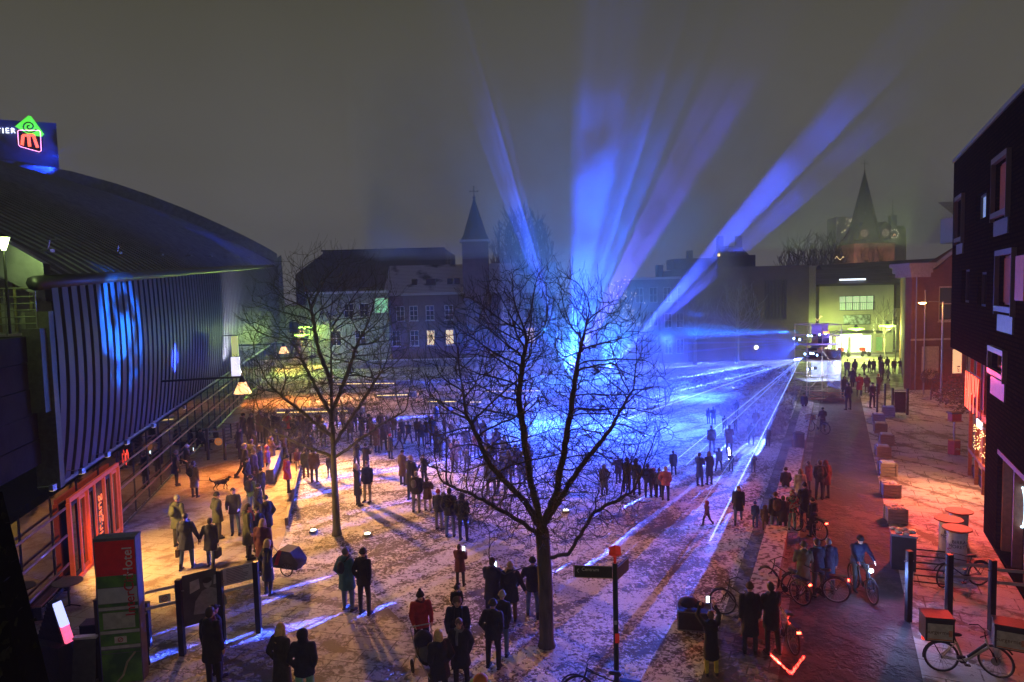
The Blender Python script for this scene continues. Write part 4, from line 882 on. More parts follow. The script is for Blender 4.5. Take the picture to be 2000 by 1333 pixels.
# ================================================================ bare trees (space colonisation)
def grow(base, trunk, center, rad, natt, seed, step, infl=3.0, kill=1.6, iters=160, low=None, power=2.65, tip=.006, twigs=True, starts=None, flat=0):
    rr = random.Random(seed); base = Vector(base)
    nodes = [base+Vector(trunk[0])]; par = [-1]
    for p in trunk[1:]:
        a = nodes[-1]; b = base+Vector(p); n = max(1, int((b-a).length/step))
        for k in range(1, n+1): nodes.append(a.lerp(b, k/n)); par.append(len(nodes)-2)
    tl_ = len(nodes)
    for br in (starts or []):
        i0 = min(range(len(nodes)), key=lambda i: (nodes[i]-(base+Vector(br[0]))).length); last = i0
        for p in br[1:]:
            a = nodes[last]; b = base+Vector(p); n = max(1, int((b-a).length/step))
            for k in range(1, n+1): nodes.append(a.lerp(b, k/n)+Vector((rr.uniform(-1, 1), rr.uniform(-1, 1), rr.uniform(-1, 1)))*step*.18); par.append(last); last = len(nodes)-1
    att = []
    c = base+Vector(center)
    while len(att) < natt:
        v = Vector((rr.uniform(-1, 1), rr.uniform(-1, 1), rr.uniform(-1, 1)))
        l = v.length
        if l > 1 or l < .15 or rr.random() > .25+l: continue
        p = c+Vector((v.x*rad[0], v.y*rad[1], v.z*rad[2] if v.z > 0 else v.z*rad[3]))
        att.append(p)
    alive = att
    for it in range(iters):
        if not alive: break
        kd = kdtree.KDTree(len(nodes))
        for i, p in enumerate(nodes): kd.insert(p, i)
        kd.balance(); pull = {}
        keep = []
        for a in alive:
            p, i, d = kd.find(a)
            if d < step*kill: continue
            keep.append(a)
            if d < step*infl*6: pull.setdefault(i, Vector()); pull[i] += (a-p).normalized()
        alive = keep
        grew = False
        if not pull: break
        for i, v in pull.items():
            if v.length < .05: continue
            d0 = (nodes[i]-nodes[par[i]]).normalized() if par[i] >= 0 else Vector((0, 0, 1))
            d = (v.normalized()+d0*.9+Vector((0, 0, .16))+Vector((rr.uniform(-1, 1), rr.uniform(-1, 1), rr.uniform(-1, 1)))*.12).normalized()
            q_ = nodes[i]+d*step
            if kd.find(q_)[2] < step*.55: continue
            nodes.append(q_); par.append(i); grew = True
        if not grew: break
    # twigs with upturned ends
    N0 = len(nodes)
    kids = [0]*N0
    for p in par:
        if p >= 0: kids[p] += 1
    if twigs:
        for i in range(tl_, N0):
            if kids[i] == 0 or rr.random() < (.42 if kids[i] == 1 else 0):
                d0 = (nodes[i]-nodes[par[i]]).normalized()
                for q in range(3 if kids[i] == 0 else 1):
                    d = (d0+Vector((rr.uniform(-1, 1), rr.uniform(-1, 1), rr.uniform(-.4, .9)))*.75).normalized(); last = i
                    for s_ in range(rr.choice((2, 3, 4, 5))):
                        d = (d+Vector((rr.uniform(-.2, .2), rr.uniform(-.2, .2), .18))).normalized()
                        nodes.append(nodes[last]+d*step*rr.uniform(.6, 1.0)); par.append(last); last = len(nodes)-1
    rad_ = [0.0]*len(nodes)
    for i in range(len(nodes)-1, -1, -1):
        if rad_[i] == 0: rad_[i] = tip**power
        if par[i] >= 0: rad_[par[i]] += rad_[i]
    rad_ = [x**(1/power) for x in rad_]
    return nodes, par, rad_, tl_
def tree(name, lab, base, trunk, r_base, *a, taper=.35, m=None, group=None, flare=1.35, tn=10, **k):
    nodes, par, rad_, tl_ = grow(base, trunk, *a, **k)
    root = thing(name, lab, 'tree', base, 0, group); b0 = Vector(base)
    s = r_base/rad_[0]
    rr_ = [max(x*s if i < tl_ else min(x*(1+(s-1)*min(1, x/rad_[tl_-1])**1.3), r_base*.47), k.get('tip', .006)*.8) for i, x in enumerate(rad_)]
    rt = [max(min(rr_[i], r_base) if taper < .5 else 0, r_base*(1-taper*i/tl_)) for i in range(tl_)]; rt[0] *= flare
    if tl_ > 1: rt[1] *= 1+(flare-1)*.3
    mb = MB(); pts = [nodes[i]-b0 for i in range(tl_)]; pts[0] = Vector((0, 0, -.03)) if pts[0].length < .01 else pts[0]
    mb.tube(pts, rt, tn); mb.build('trunk', m, root, True)
    mb = MB()
    for i in range(tl_, len(nodes)):
        p = par[i]; r0 = min(rr_[p], rr_[i]*1.35) if p >= tl_ else min(rt[p]*.8, rr_[i]*1.5)
        a_, b_ = nodes[p]-b0, nodes[i]-b0; r1 = rr_[i]
        n = 6 if r1 > .03 else (4 if r1 > .012 else 3)
        d = (b_-a_); q = d.to_track_quat('Z', 'Y'); o = len(mb.v)
        for pp, r in ((a_, r0), (b_+d*.04, r1)):
            for j in range(n): an = 2*math.pi*j/n; mb.v.append(pp+q@Vector((r*math.cos(an), r*math.sin(an), 0)))
        mb.f += [(o+j, o+(j+1) % n, o+n+(j+1) % n, o+n+j) for j in range(n)]
    mb.build('crown', m, root, True)
    return root
BARK = mat('dark_bark', (.10, .085, .06), .9, c2=(.045, .04, .03), scale=7, bump=.8, bs=14, stretch=(1, 1, .25))
BARK2 = mat('greenish_bark', (.13, .13, .07), .9, c2=(.06, .06, .04), scale=7, bump=.8, bs=14, stretch=(1, 1, .25))
BARKF = mat('far_bark', (.20, .17, .18), .95)  # bark lightened to stand in for distance haze
bt = at(1068, 1262)
tree('bare_tree', 'large bare tree with wide tangled crown in the middle foreground', bt, [(0, 0, 0), (0, 0, 1.6), (-.05, .05, 3.0)], .178,
     (-.05, .1, 5.9), (3.2, 2.9, 3.55, 3.4), 6500, 11, .125, infl=2.2, iters=220, m=BARK, tip=.0042,
     starts=[[(0, 0, 2.95), (-.3, .1, 4.2), (-.45, .1, 5.2), (-.55, .2, 6.3), (-.35, .2, 7.6)], [(0, 0, 2.95), (.3, -.1, 3.9), (.5, 0, 4.8), (.75, .1, 6.2), (1.0, .1, 7.6)],
             [(0, 0, 2.7), (-.6, .3, 3.1), (-1.5, .5, 3.6), (-2.5, .4, 4.1)], [(0, 0, 2.2), (.55, -.2, 2.4), (.85, -.3, 2.9), (1.2, -.3, 3.5), (2.1, -.2, 3.9)],
             [(0, 0, 2.9), (-.5, -.5, 3.9), (-1.3, -.9, 4.9), (-1.8, -1.1, 6.2)], [(0, 0, 3.0), (.9, .7, 4.2), (1.8, 1.1, 5.2), (2.4, 1.1, 6.2)],
             [(0, 0, 2.1), (-.5, -.2, 2.1), (-1.0, -.3, 2.0), (-1.3, -.4, 2.3)], [(0, 0, 2.0), (.4, -.3, 1.9), (.7, -.4, 2.1)]])
b2 = at(658, 1045)
tree('bare_tree', 'slender bare tree with straight greenish trunk left of the larger tree', b2, [(0, 0, 0), (0, 0, 2.9), (.02, 0, 5.0), (.1, 0, 7.6)], .155,
     (.05, 0, 6.3), (3.3, 3.0, 4.3, 3.4), 4300, 5, .15, infl=2.2, iters=220, taper=.93, m=BARK2, tip=.0044,
     starts=[[(0, 0, 2.9), (-.9, .1, 3.3), (-2.0, .1, 3.8), (-2.9, .1, 4.3)], [(0, 0, 2.9), (.8, -.1, 3.4), (1.8, .1, 4.1), (2.7, 0, 4.6)], [(0, 0, 3.6), (-.8, -.5, 4.6), (-1.8, -.8, 5.6)],
             [(0, 0, 3.4), (.8, .6, 4.6), (1.6, .9, 5.8)], [(0, 0, 4.4), (-.7, .4, 5.6), (-1.3, .6, 6.8)], [(0, 0, 4.6), (.6, -.4, 5.8), (1.2, -.6, 7.2)], [(0, 0, 5.6), (-.4, 0, 7.0), (-.6, 0, 8.6)]])
# far trees
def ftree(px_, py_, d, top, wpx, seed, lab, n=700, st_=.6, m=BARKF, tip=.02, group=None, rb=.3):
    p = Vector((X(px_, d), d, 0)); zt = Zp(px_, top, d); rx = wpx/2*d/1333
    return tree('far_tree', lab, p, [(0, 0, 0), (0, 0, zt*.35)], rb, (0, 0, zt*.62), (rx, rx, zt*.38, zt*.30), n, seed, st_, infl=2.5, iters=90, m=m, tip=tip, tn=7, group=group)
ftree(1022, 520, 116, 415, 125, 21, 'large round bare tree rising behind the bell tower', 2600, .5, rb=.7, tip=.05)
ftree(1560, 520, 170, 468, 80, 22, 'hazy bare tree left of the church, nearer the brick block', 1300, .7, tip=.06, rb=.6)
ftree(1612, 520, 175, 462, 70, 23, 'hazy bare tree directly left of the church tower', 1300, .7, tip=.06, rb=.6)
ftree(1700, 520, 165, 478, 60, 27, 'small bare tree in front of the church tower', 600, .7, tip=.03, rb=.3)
ftree(1440, 700, 79, 566, 95, 24, 'frosted bare tree in front of the dark brick block', 1100, .40, m=mat('frosted_bark', (.22, .21, .24), .9), tip=.012, rb=.2)
ftree(1357, 700, 79, 590, 85, 25, 'frosted bare tree in front of the narrow old house front', 900, .40, m=mat('frosted_bark', (.22, .21, .24), .9), tip=.012, rb=.2)
ftree(1729, 690, 80, 588, 36, 26, 'thin young street tree in front of the shop building', 160, .35, tip=.02, rb=.09)
for i, (px_, py_, tp_, s) in enumerate(((1248, 800, 752, 31), (1300, 792, 760, 32))):
    p = at(px_, py_); d = p.y; zt = Zp(px_, tp_, d)
    tree('young_tree', ['small young bare tree low in the blue light, left of its pair', 'small young bare tree low in the blue light, right of its pair'][i], p, [(0, 0, 0), (0, 0, zt*.4)], .05, (0, 0, zt*.65), (.9, .9, zt*.4, zt*.3), 160, s, .18, infl=2.5, iters=40, m=BARK, tip=.008, tn=6)
# tree wound with fairy lights
p = Vector((X(1212, 84), 83.2, 0))
tr = ftree(1212, 690, 84, 548, 60, 41, 'bare tree wound with warm fairy lights beside the flat block', 300, .4, rb=.2)
mb = MB(); rr = random.Random(9)
me_ = [o for o in bpy.data.objects if o.parent == tr and o.name.startswith('crown')][0]
vs = me_.data.vertices
for k in range(0, len(vs), max(1, len(vs)//110)): q = vs[k].co; mb.ell(q, (.05, .05, .05), 5, 4)
mb.build('fairy_lights', glow('warm_fairy', (1, .7, .35), 3.2), tr)
for (px_, py_, d, n, nm) in ((1592, 650, 90, 26, 'wound along the edge panel'), (1640, 505, 150, 24, 'hanging in the tree below the church')):
    mb = MB(); rr = random.Random(int(px_)); c0 = atd(px_, py_-25 if d < 100 else py_, d)
    if d < 100: c0 = atd(1596, 622, 86)
    s = .6 if d < 100 else .9
    for k in range(n):
        t = k/n; mb.ell(((t-.5)*2.2*s, 0, .35*s*math.sin(t*9)+rr.uniform(-.1, .1)), (.05*s, .05*s, .05*s), 5, 4)
    o = mb.build('fairy_lights', glow('warm_fairy', (1, .7, .35), 3.2)); o.location = c0; tag(o, 'wavy string of warm fairy lights '+nm, 'string lights')

# ================================================================ planting, snow heaps
def clutter(name, poly, n, seed, m, hmin, hmax, lab, cat=None, kind=None, leaf=.09, z0=0):
    rr = random.Random(seed); mb = MB()
    xs = [p[0] for p in poly]; ys = [p[1] for p in poly]
    def inside(x, y):
        c = False
        for i in range(len(poly)):
            a, b_ = poly[i], poly[i-1]
            if (a[1] > y) != (b_[1] > y) and x < (b_[0]-a[0])*(y-a[1])/(b_[1]-a[1])+a[0]: c = not c
        return c
    k = 0
    while k < n:
        x, y = rr.uniform(min(xs), max(xs)), rr.uniform(min(ys), max(ys))
        if not inside(x, y): continue
        k += 1; h = rr.uniform(hmin, hmax)*(.5+mnoise.noise(Vector((x*.7, y*.7, 3)))+.3)
        z = rr.uniform(0, max(h, .03))+z0
        d = Vector((rr.uniform(-1, 1), rr.uniform(-1, 1), rr.uniform(-.3, 1))).normalized(); e_ = d.orthogonal().normalized(); l = leaf*rr.uniform(.5, 1.3)
        c = Vector((x, y, z)); mb.add([c-e_*l*.4, c+d*l, c+e_*l*.4, c-d*l*.5], [(0, 1, 2, 3)])
    return mb.build(name, m)
BRUSH = mat('snowy_twigs', (.42, .40, .42), .9, c2=(.10, .08, .07), scale=3, lo=.42, hi=.55)
o = clutter('ground_cover', px((1290, 742), (1545, 722), (1540, 745), (1300, 770)), 7000, 1, BRUSH, .25, .7, '', leaf=.22); tag(o, 'snow covered ground cover strip below the low wall', None, None, 'stuff')
o = clutter('ground_cover', px((1400, 800), (1480, 752), (1562, 760), (1548, 800), (1530, 850), (1440, 862)), 6000, 2, mat('snow_lumps', (.5, .5, .53), .9, c2=(.16, .13, .12), scale=2), .1, .45, '', leaf=.20); tag(o, 'rough snow lumps and dead plants in front of the scaffold tower', None, None, 'stuff')
o = clutter('shrubbery', [st(7.2, 48), st(7.6, 55), (46, 55), (43, 44), st(10, 42)], 9000, 3, mat('dark_evergreen', (.035, .04, .02), .9, c2=(.09, .06, .04), scale=2), .8, 2.0, '', leaf=.16); tag(o, 'dark shrubs in front of the red brick house', None, None, 'stuff')
# single shrub with round head
p = Vector((X(1822, 51), 51, 0)); sh_ = thing('round_shrub', 'round headed shrub before the pale panels of the red brick house', 'shrub', p)
mb = MB(); mb.tube([(0, 0, 0), (.05, 0, 1.2)], .05, 6); mb.build('stem', BARK, sh_)
mb = MB(); rr = random.Random(4)
for k in range(900):
    v = Vector((rr.gauss(0, 1), rr.gauss(0, 1), rr.gauss(0, 1))).normalized()*rr.uniform(.4, 1); c = Vector((v.x*.7, v.y*.7, 1.75+v.z*.65)); e_ = v.orthogonal().normalized()*.06; mb.add([c-e_, c+v*.13, c+e_], [(0, 1, 2)])
mb.build('foliage', mat('dark_evergreen', (.035, .04, .02), .9), sh_)
# dark creeper column at the lower left, close to the camera
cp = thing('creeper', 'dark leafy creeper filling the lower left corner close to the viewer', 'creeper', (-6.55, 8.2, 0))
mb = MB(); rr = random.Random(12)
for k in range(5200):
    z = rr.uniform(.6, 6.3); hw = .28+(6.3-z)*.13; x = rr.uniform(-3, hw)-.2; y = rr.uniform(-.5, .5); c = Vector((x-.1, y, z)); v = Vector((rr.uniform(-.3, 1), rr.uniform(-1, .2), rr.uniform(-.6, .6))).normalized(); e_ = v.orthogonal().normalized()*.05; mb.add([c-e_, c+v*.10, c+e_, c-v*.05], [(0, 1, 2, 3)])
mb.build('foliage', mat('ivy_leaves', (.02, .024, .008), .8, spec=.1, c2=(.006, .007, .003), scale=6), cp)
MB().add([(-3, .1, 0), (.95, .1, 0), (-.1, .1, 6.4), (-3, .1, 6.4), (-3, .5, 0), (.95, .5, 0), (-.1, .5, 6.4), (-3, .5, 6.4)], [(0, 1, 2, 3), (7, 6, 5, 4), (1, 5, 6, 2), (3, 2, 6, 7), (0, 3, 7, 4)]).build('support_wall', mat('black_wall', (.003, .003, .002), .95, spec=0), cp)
# low walls/benches on the left of the lawn
def bar_between(name, lab, cat, a, b, wd, h, m, cap=None, group=None):
    a, b = Vector(a), Vector(b); L = (b-a).length; r = thing(name, lab, cat, (a.x, a.y, 0), math.atan2(b.y-a.y, b.x-a.x), group)
    MB().box(0, L, -wd/2, wd/2, 0.0, h).build('block', m, r)
    if cap: MB().box(-.01, L+.01, -wd/2-.015, wd/2+.015, h+.002, h+.05).build('snow_cap', cap, r)
    return r
CONC = mat('concrete', (.28, .27, .27), .8)
bar_between('low_wall', 'low concrete wall between plaza and lawn, crowd leaning on its near end', 'wall', th(31, 5.0), th(42, 5.0), .35, .62, CONC, mat('thin_snow_cap', (.5, .45, .42), .8, c2=(.3, .27, .25)))
bar_between('kerb', 'dark raised steel kerb along the left edge of the lawn', 'kerb', th(24.5, 6.25), th(37, 6.25), .12, .30, mat('rusty_steel_edge', (.10, .07, .05), .7))
# road side benches
SNB = mat('snowy_bench_top', (.55, .53, .54), .8, c2=(.12, .09, .08), scale=6, lo=.40, hi=.5)
BW = mat('bench_side_stone', (.22, .13, .11), .7)
for i, (d0, d1) in enumerate(((16.6, 23.2), (25.5, 34.6), (36.6, 48.5))):
    a, b = st(-2.0, d0), st(-2.0, d1)
    bar_between('bench', ['nearest long stone bench with patchy snow beside the road', 'second long stone bench, people standing at its near end', 'farthest long stone bench running to the scaffold tower'][i], 'bench', a, b, .66, .48, BW, SNB, 'long stone benches along the road')
# litter bin between benches
def bin_(p, lab, h=1.15, r=.28, m=BLK):
    t = thing('litter_bin', lab, 'litter bin', p)
    MB().revolve([(r*.92, 0), (r, .1), (r, h-.15), (r*.95, h-.13)], 16).build('body', m, t, False)
    MB().revolve([(r*1.06, h-.12), (r*1.06, h-.04), (r*.6, h), (r*.4, h-.02)], 16).build('lid', BLK, t); return t
bin_(st(-1.95, 35.5), 'tall dark litter bin between the second and farthest stone bench')
p = at(1763, 1107); t = thing('litter_bin', 'square black litter bin with snow on top at the near end of the planters', 'litter bin', p, R(-25))
MB().box(-.33, .33, -.33, .33, 0, 1.05).build('body', mat('black_bin', (.02, .02, .022), .5), t); mb = MB()
mb.box(-.36, .36, -.36, .36, 1.052, 1.12); mb.build('rim', STEEL, t); rr = random.Random(3); mb = MB()
for k in range(9): mb.ell((rr.uniform(-.26, .26), rr.uniform(-.26, .26), 1.13), (.1, .1, .06), 8, 6)
mb.build('snow', SNOW, t)
# planters
WOODP = mat('weathered_planter', (.34, .30, .27), .8, c2=(.22, .19, .17), scale=3, stretch=(1, 1, 5))
def planter(s, seed, plain):
    t = thing('planter', '', 'planter'); h = s*.9; mb = MB()
    for k in range(4): mb.box(-s/2, s/2, -s/2, s/2, k*h/4+.02, (k+1)*h/4)
    for a in (-1, 1):
        for b_ in (-1, 1): mb.box(a*s/2-.035, a*s/2+.035, b_*s/2-.035, b_*s/2+.035, 0, h+.02)
    mb.build('box', WOODP, t); mb = MB(); rr = random.Random(seed)
    if plain: mb.box(-s/2+.05, s/2-.05, -s/2+.05, s/2-.05, h, h+.06)
    else:
        for k in range(12): mb.ell((rr.uniform(-.38, .38)*s, rr.uniform(-.38, .38)*s, h), (.13*s, .12*s, .1*s), 8, 6)
    mb.build('snow_top' if plain else 'snowy_plants', SNOW, t); return t
pl = [(1735, 812, .68, 1), (1716, 826, .62, 1), (1719, 845, .62, 1), (1731, 868, .62, 1), (1724, 892, .60, 1), (1733, 928, .64, 1), (1739, 969, .60, 0), (1749, 1019, .60, 0)]
plab = ['farthest wooden planter, in front of the glass board', 'second farthest wooden planter in the row beside the road', 'third farthest wooden planter in the row beside the road', 'fourth farthest wooden planter, set a little right', 'fourth nearest wooden planter, level with the shop lights', 'third nearest wooden planter with flat snow', 'second nearest wooden planter with lumpy frosted plants', 'nearest wooden planter with lumpy frosted plants, above the square bin']
for i, (x_, y_, s_, q_) in enumerate(pl):
    t = planter(s_, i, q_); t.location = at(x_, y_); t.rotation_euler.z = R(-25+i*1.5); t['label'] = plab[i]; t['group'] = 'wooden planters in a row beside the road'
# standing tables
ts = [((1868, 1094), 'nearest white drum table with orange top and black lettering', 'BIRRA\nMORETTI'), ((1852, 1074), 'white drum table with orange top, left and behind the nearest one', 'BIRRA\nMORETTI'), ((1872, 1056), 'farthest of the three drum tables, with orange top', None)]
OT = mat('orange_stained_top', (.32, .06, .012), .6, c2=(.18, .03, .008), scale=4, stretch=(1, 6, 1))
for (pp, lab, tx) in ts:
    t = thing('drum_table', lab, 'table', at(*pp), 0, 'drum tables in front of the corner building')
    dm = MB().revolve([(.27, 0), (.28, .02), (.28, .92), (.26, .94)], 28).build('drum', mat('grey_white_drum', (.50, .50, .50), .5, c2=(.4, .4, .41)), t, True)
    MB().revolve([(.27, .945), (.27, 1.0)], 20).build('collar', OT, t); MB().revolve([(.40, 1.003), (.42, 1.01), (.42, 1.045), (.40, 1.05)], 32).build('top', OT, t)
    if tx:
        o = text('lettering', tx, .15, mat('black_print', (.01, .01, .01), .6), dm, Matrix.Identity(4), .002)
        for v in o.data.vertices:
            a = v.co.x/.285+R(-90); v.co = Vector((.285*math.cos(a)*(1+v.co.z*2), .285*math.sin(a)*(1+v.co.z*2), .58+v.co.y))
        o.rotation_euler.z = R(-20)
# red ash pillar
t = thing('kiosk_post', 'red box on a thin post standing in a red drum base on the square', 'stand', at(1863, 887))
MB().revolve([(.30, 0), (.31, .02), (.31, .72), (.28, .73)], 6).build('base', mat('red_lacquer', (.40, .02, .02), .5), t)
MB().cyl((0, 0, .73), (0, 0, 1.75), .045).build('post', STEEL, t)
mb = MB(); mb.box(-.24, .24, -.18, .18, 1.75, 2.1); hd = mb.build('head', mat('red_lacquer', (.40, .02, .02), .5), t); MB().box(-.29, .29, -.23, .23, 2.102, 2.2).build('cap', mat('dark_grey_cap', (.08, .07, .07), .6), hd); MB().box(-.30, .30, -.24, .24, 1.70, 1.748).build('tray', mat('orange_tray', (.4, .2, .08), .6), hd)
text('lettering', 'riso', .2, WHITEP, t, Matrix.Translation((.05, -.29, .32)) @ FACE, .004)
# ================================================================ scaffold tower
sc0 = Vector((X(1568, 52), 51.2, 0)); sc = thing('scaffold_tower', 'open scaffold tower with white sheets carrying show lights and lasers', 'scaffold', sc0); W = X(1634, 52)-sc0.x; SD = 2.2; Hs = 5.9
SCM = mat('scaffold_tube', (.5, .38, .32), .5, .3)
mb = MB()
for x_ in (0, W*.45, W):
    for y_ in (0, SD): mb.cyl((x_, y_, 0), (x_, y_, Hs), .03, n=6)
for z_ in (.9, 2.05, 3.1, 3.9, 5.0, Hs-.05):
    for y_ in (0, SD): mb.cyl((0, y_, z_), (W, y_, z_), .026, n=5)
    for x_ in (0, W): mb.cyl((x_, 0, z_), (x_, SD, z_), .026, n=5)
for (a, b_) in (((W*.45, .9), (W, 2.05)), ((W, .9), (W*.45, 2.05)), ((W*.45, 2.05), (W, 3.9)), ((W, 2.05), (W*.45, 3.9)), ((0, .9), (W*.45, 2.05)), ((W*.45, 3.9), (W, Hs)), ((W, 3.9), (W*.45, Hs))): mb.cyl((a[0], -.04, a[1]), (b_[0], -.04, b_[1]), .022, n=5)
mb.build('frame', SCM, sc)
for z_ in (1.55, 3.15, 4.3):
    MB().box(.02, W-.02, .05, SD-.05, z_, z_+.06).build('deck', mat('deck_boards', (.45, .44, .44), .8), sc)
MB().box(W*.5, W-.02, SD-.03, SD, 1.65, 3.85).build('sheet', mat('white_sheeting', (.6, .62, .7), .8, bump=.6, bs=2), sc)
MB().box(W*.5, W-.02, SD-.03, SD, 3.95, Hs-.1).build('sheet', mat('blue_grey_sheeting', (.35, .35, .45), .8, bump=.6, bs=2), sc)
MB().box(W-.01, W+.02, .05, SD-.04, .95, 3.85).build('sheet', mat('white_sheeting', (.6, .62, .7), .8), sc)
rr = random.Random(8)
for i, (x_, z_) in enumerate([(.1, 3.5), (.35, 3.55), (.75, 3.5), (.2, 2.35), (.7, 2.4), (1.0, 3.4), (.15, 4.9), (.6, 4.85), (1.1, 4.95), (1.6, 5.0), (-.35, 4.6), (-.8, 4.7)]):
    hb = MB(); hb.box(-.11, .11, -.11, .11, .08, .30); hb.cyl((0, -.12, .19), (0, -.26, .19), .09, .10, n=12); o = hb.build('lamp_head', BLK, sc); o.location = (x_, .2, z_); o.rotation_euler.z = R(rr.uniform(-70, -20))
    MB().cyl((0, -.262, .19), (0, -.27, .19), .075, n=12).build('lens', glow('blue_white_lens', (.35, .55, 1), 16 if i in (0, 3, 4) else (6 if i < 6 else 1.5)), o)
MB().tube([(-1.0, .2, 4.75), (1.8, .2, 4.9)], .03, 5).build('truss', SCM, sc)
MB().box(.6, 1.2, 1.0, 1.6, 3.22, 4.0).build('control_rack', BLK, sc); MB().box(1.5, 2.1, .9, 1.5, 4.37, 5.0).build('speaker', BLK, sc)
ol = MB().box(1.25, 1.6, -.1, .1, 5.2, 5.36).build('work_lamp', glow('orange_work_lamp', (1, .35, .08), 3), sc)
point(sc0+Vector((1.9, .4, 2.9)), 230, (.5, .6, 1), .25); point(sc0+Vector((1.9, .4, 5.0)), 260, (.2, .15, 1), .25); point(sc0+Vector((.5, -.3, 2.6)), 260, (.6, .75, 1), .25)  # added point lights without fixtures, brighten the sheets and frame
mb = MB(); rr = random.Random(6)
for k in range(26): x_ = rr.uniform(.6, W+.2); y_ = rr.uniform(-.5, .6); mb.box(-rr.uniform(.4, .9), rr.uniform(.4, .9), -.05, .05, 0, .06, Matrix.Translation((x_, y_, .02+.03*k)) @ Matrix.Rotation(rr.uniform(-.35, .35), 4, 'Z') @ Matrix.Rotation(rr.uniform(-.02, .02), 4, 'Y'))
o = mb.build('timber_pile', mat('orange_timber', (.35, .13, .06), .8, c2=(.15, .07, .04), scale=2)); o.location = sc0+Vector((-.1, -.2, 0)); tag(o, 'pile of planks and bars lying at the foot of the scaffold tower', 'timber')
# sign on post near scaffold, lamp on wall
for i, (px_, py_, d) in enumerate(((1477, 679, 81),)):
    o = MB().ell((0, 0, 0), (.22, .12, .22), 12, 8).build('wall_lamp', glow('white_wall_lamp', (1, .85, .55), 12)); o.location = atd(px_, py_, d); tag(o, 'round white wall lamp low on the dark brick block', 'wall lamp')
for i, (px_, py_) in enumerate(((1432, 760), (1464, 762), (1487, 762), (1105, 1001), (612, 1040), (718, 1047))):
    t = thing('ground_light', ['left of three small blue white lights across the lawn', 'middle of three small blue white lights across the lawn', 'right of three small blue white lights across the lawn', 'bright white up light in the lawn beside the big tree trunk', 'yellowish ground light left of the thin tree trunk', 'yellowish ground light right of the thin tree trunk'][i], 'ground light', at(px_, py_))
    MB().revolve([(.16, 0), (.16, .07), (.13, .09)], 16).build('ring', STEEL, t)
    MB().ell((0, 0, .08), (.11, .11, .04), 12, 6).build('lens', glow('lens_%d' % (i//3), (.6, .75, 1) if i < 3 else (1, .95, .6), 14 if i == 3 else 7), t)
# street lamps: green disc lamps
for i, (px_, py_, d, pole) in enumerate(((1672, 643, 80, 0), (1733, 637, 78, 1), (597, 640, 88, 1), (590, 655, 80, 1))):
    c = atd(px_, py_, d); t = thing('disc_lamp', ['glowing green disc lamp hung before the shop building', 'glowing green disc lamp by the young street tree', 'upper glowing green disc lamp behind the thin tree crown', 'lower glowing green disc lamp behind the thin tree crown'][i], 'street lamp', (c.x, c.y, 0), 0, 'green disc lamps')
    MB().revolve([(.2, c.z-.12), (.85, c.z-.05), (.85, c.z+.05), (.3, c.z+.12)], 20).build('disc', glow('green_disc', (.5, 1, .12), 7), t)
    MB().revolve([(.3, c.z+.125), (.15, c.z+.4), (.05, c.z+.5)], 10).build('hood', DSTEEL, t)
    if pole: MB().cyl((1.0, 0, 0), (1.0, 0, c.z+1.0), .07, n=8).build('pole', DSTEEL, t); MB().tube([(1.0, 0, c.z+.8), (0, 0, c.z+.5)], .03, 5).build('arm', DSTEEL, t)
    else: MB().tube([(-9, .0, c.z+1.0), (0, 0, c.z+.5), (8, 0, c.z+1.2)], .015, 4).build('wire', BLK, t)
# orange mast lamp
c = atd(1803, 592, 50); pb = atd(1842, 592, 50)
t = thing('mast_lamp', 'orange lamp on a curved arm of a tall steel mast by the red brick house', 'street lamp', (pb.x, pb.y, 0))
MB().cyl((0, 0, 0), (0, 0, pb.z+.1), .09, .06, n=10).build('mast', STEEL, t); MB().tube([(0, 0, pb.z), (-.5, 0, pb.z+.12), (c.x-pb.x+.2, 0, c.z+.1)], .03, 6).build('arm', STEEL, t)
h_ = MB().ell((c.x-pb.x, 0, c.z+.06), (.32, .15, .08), 14, 8).build('head', STEEL, t); MB().ell((c.x-pb.x-.05, 0, c.z), (.26, .15, .09), 12, 6).build('lens', glow('sodium_lens', (1, .5, .15), 60), h_)
c2_ = atd(1806, 640, 53.5); t = thing('steel_pole', 'slim steel pole standing left of the orange mast lamp', 'pole', (c2_.x, 53.5, 0)); MB().cyl((0, 0, 0), (0, 0, 8.2), .06, .04, n=8).build('tube', STEEL, t); MB().ell((0, 0, 8.2), (.06, .06, .06), 8, 6).build('cap', STEEL, t)
# lamp at top left
c = atd(6, 468, 19.3); t = thing('post_lamp', 'bright pale green cone lamp on a post on the theatre stair', 'street lamp', (c.x, c.y, 8.0))
MB().cyl((0, 0, 0), (0, 0, c.z-8.25), .035, n=8).build('post', BLK, t); MB().revolve([(.05, c.z-8.3), (.14, c.z-8.0), (.16, c.z-7.95)], 12).build('shade', glow('pale_green_shade', (.85, 1, .55), 9), t); MB().revolve([(.17, c.z-7.948), (.03, c.z-7.86)], 12).build('cap', BLK, t)

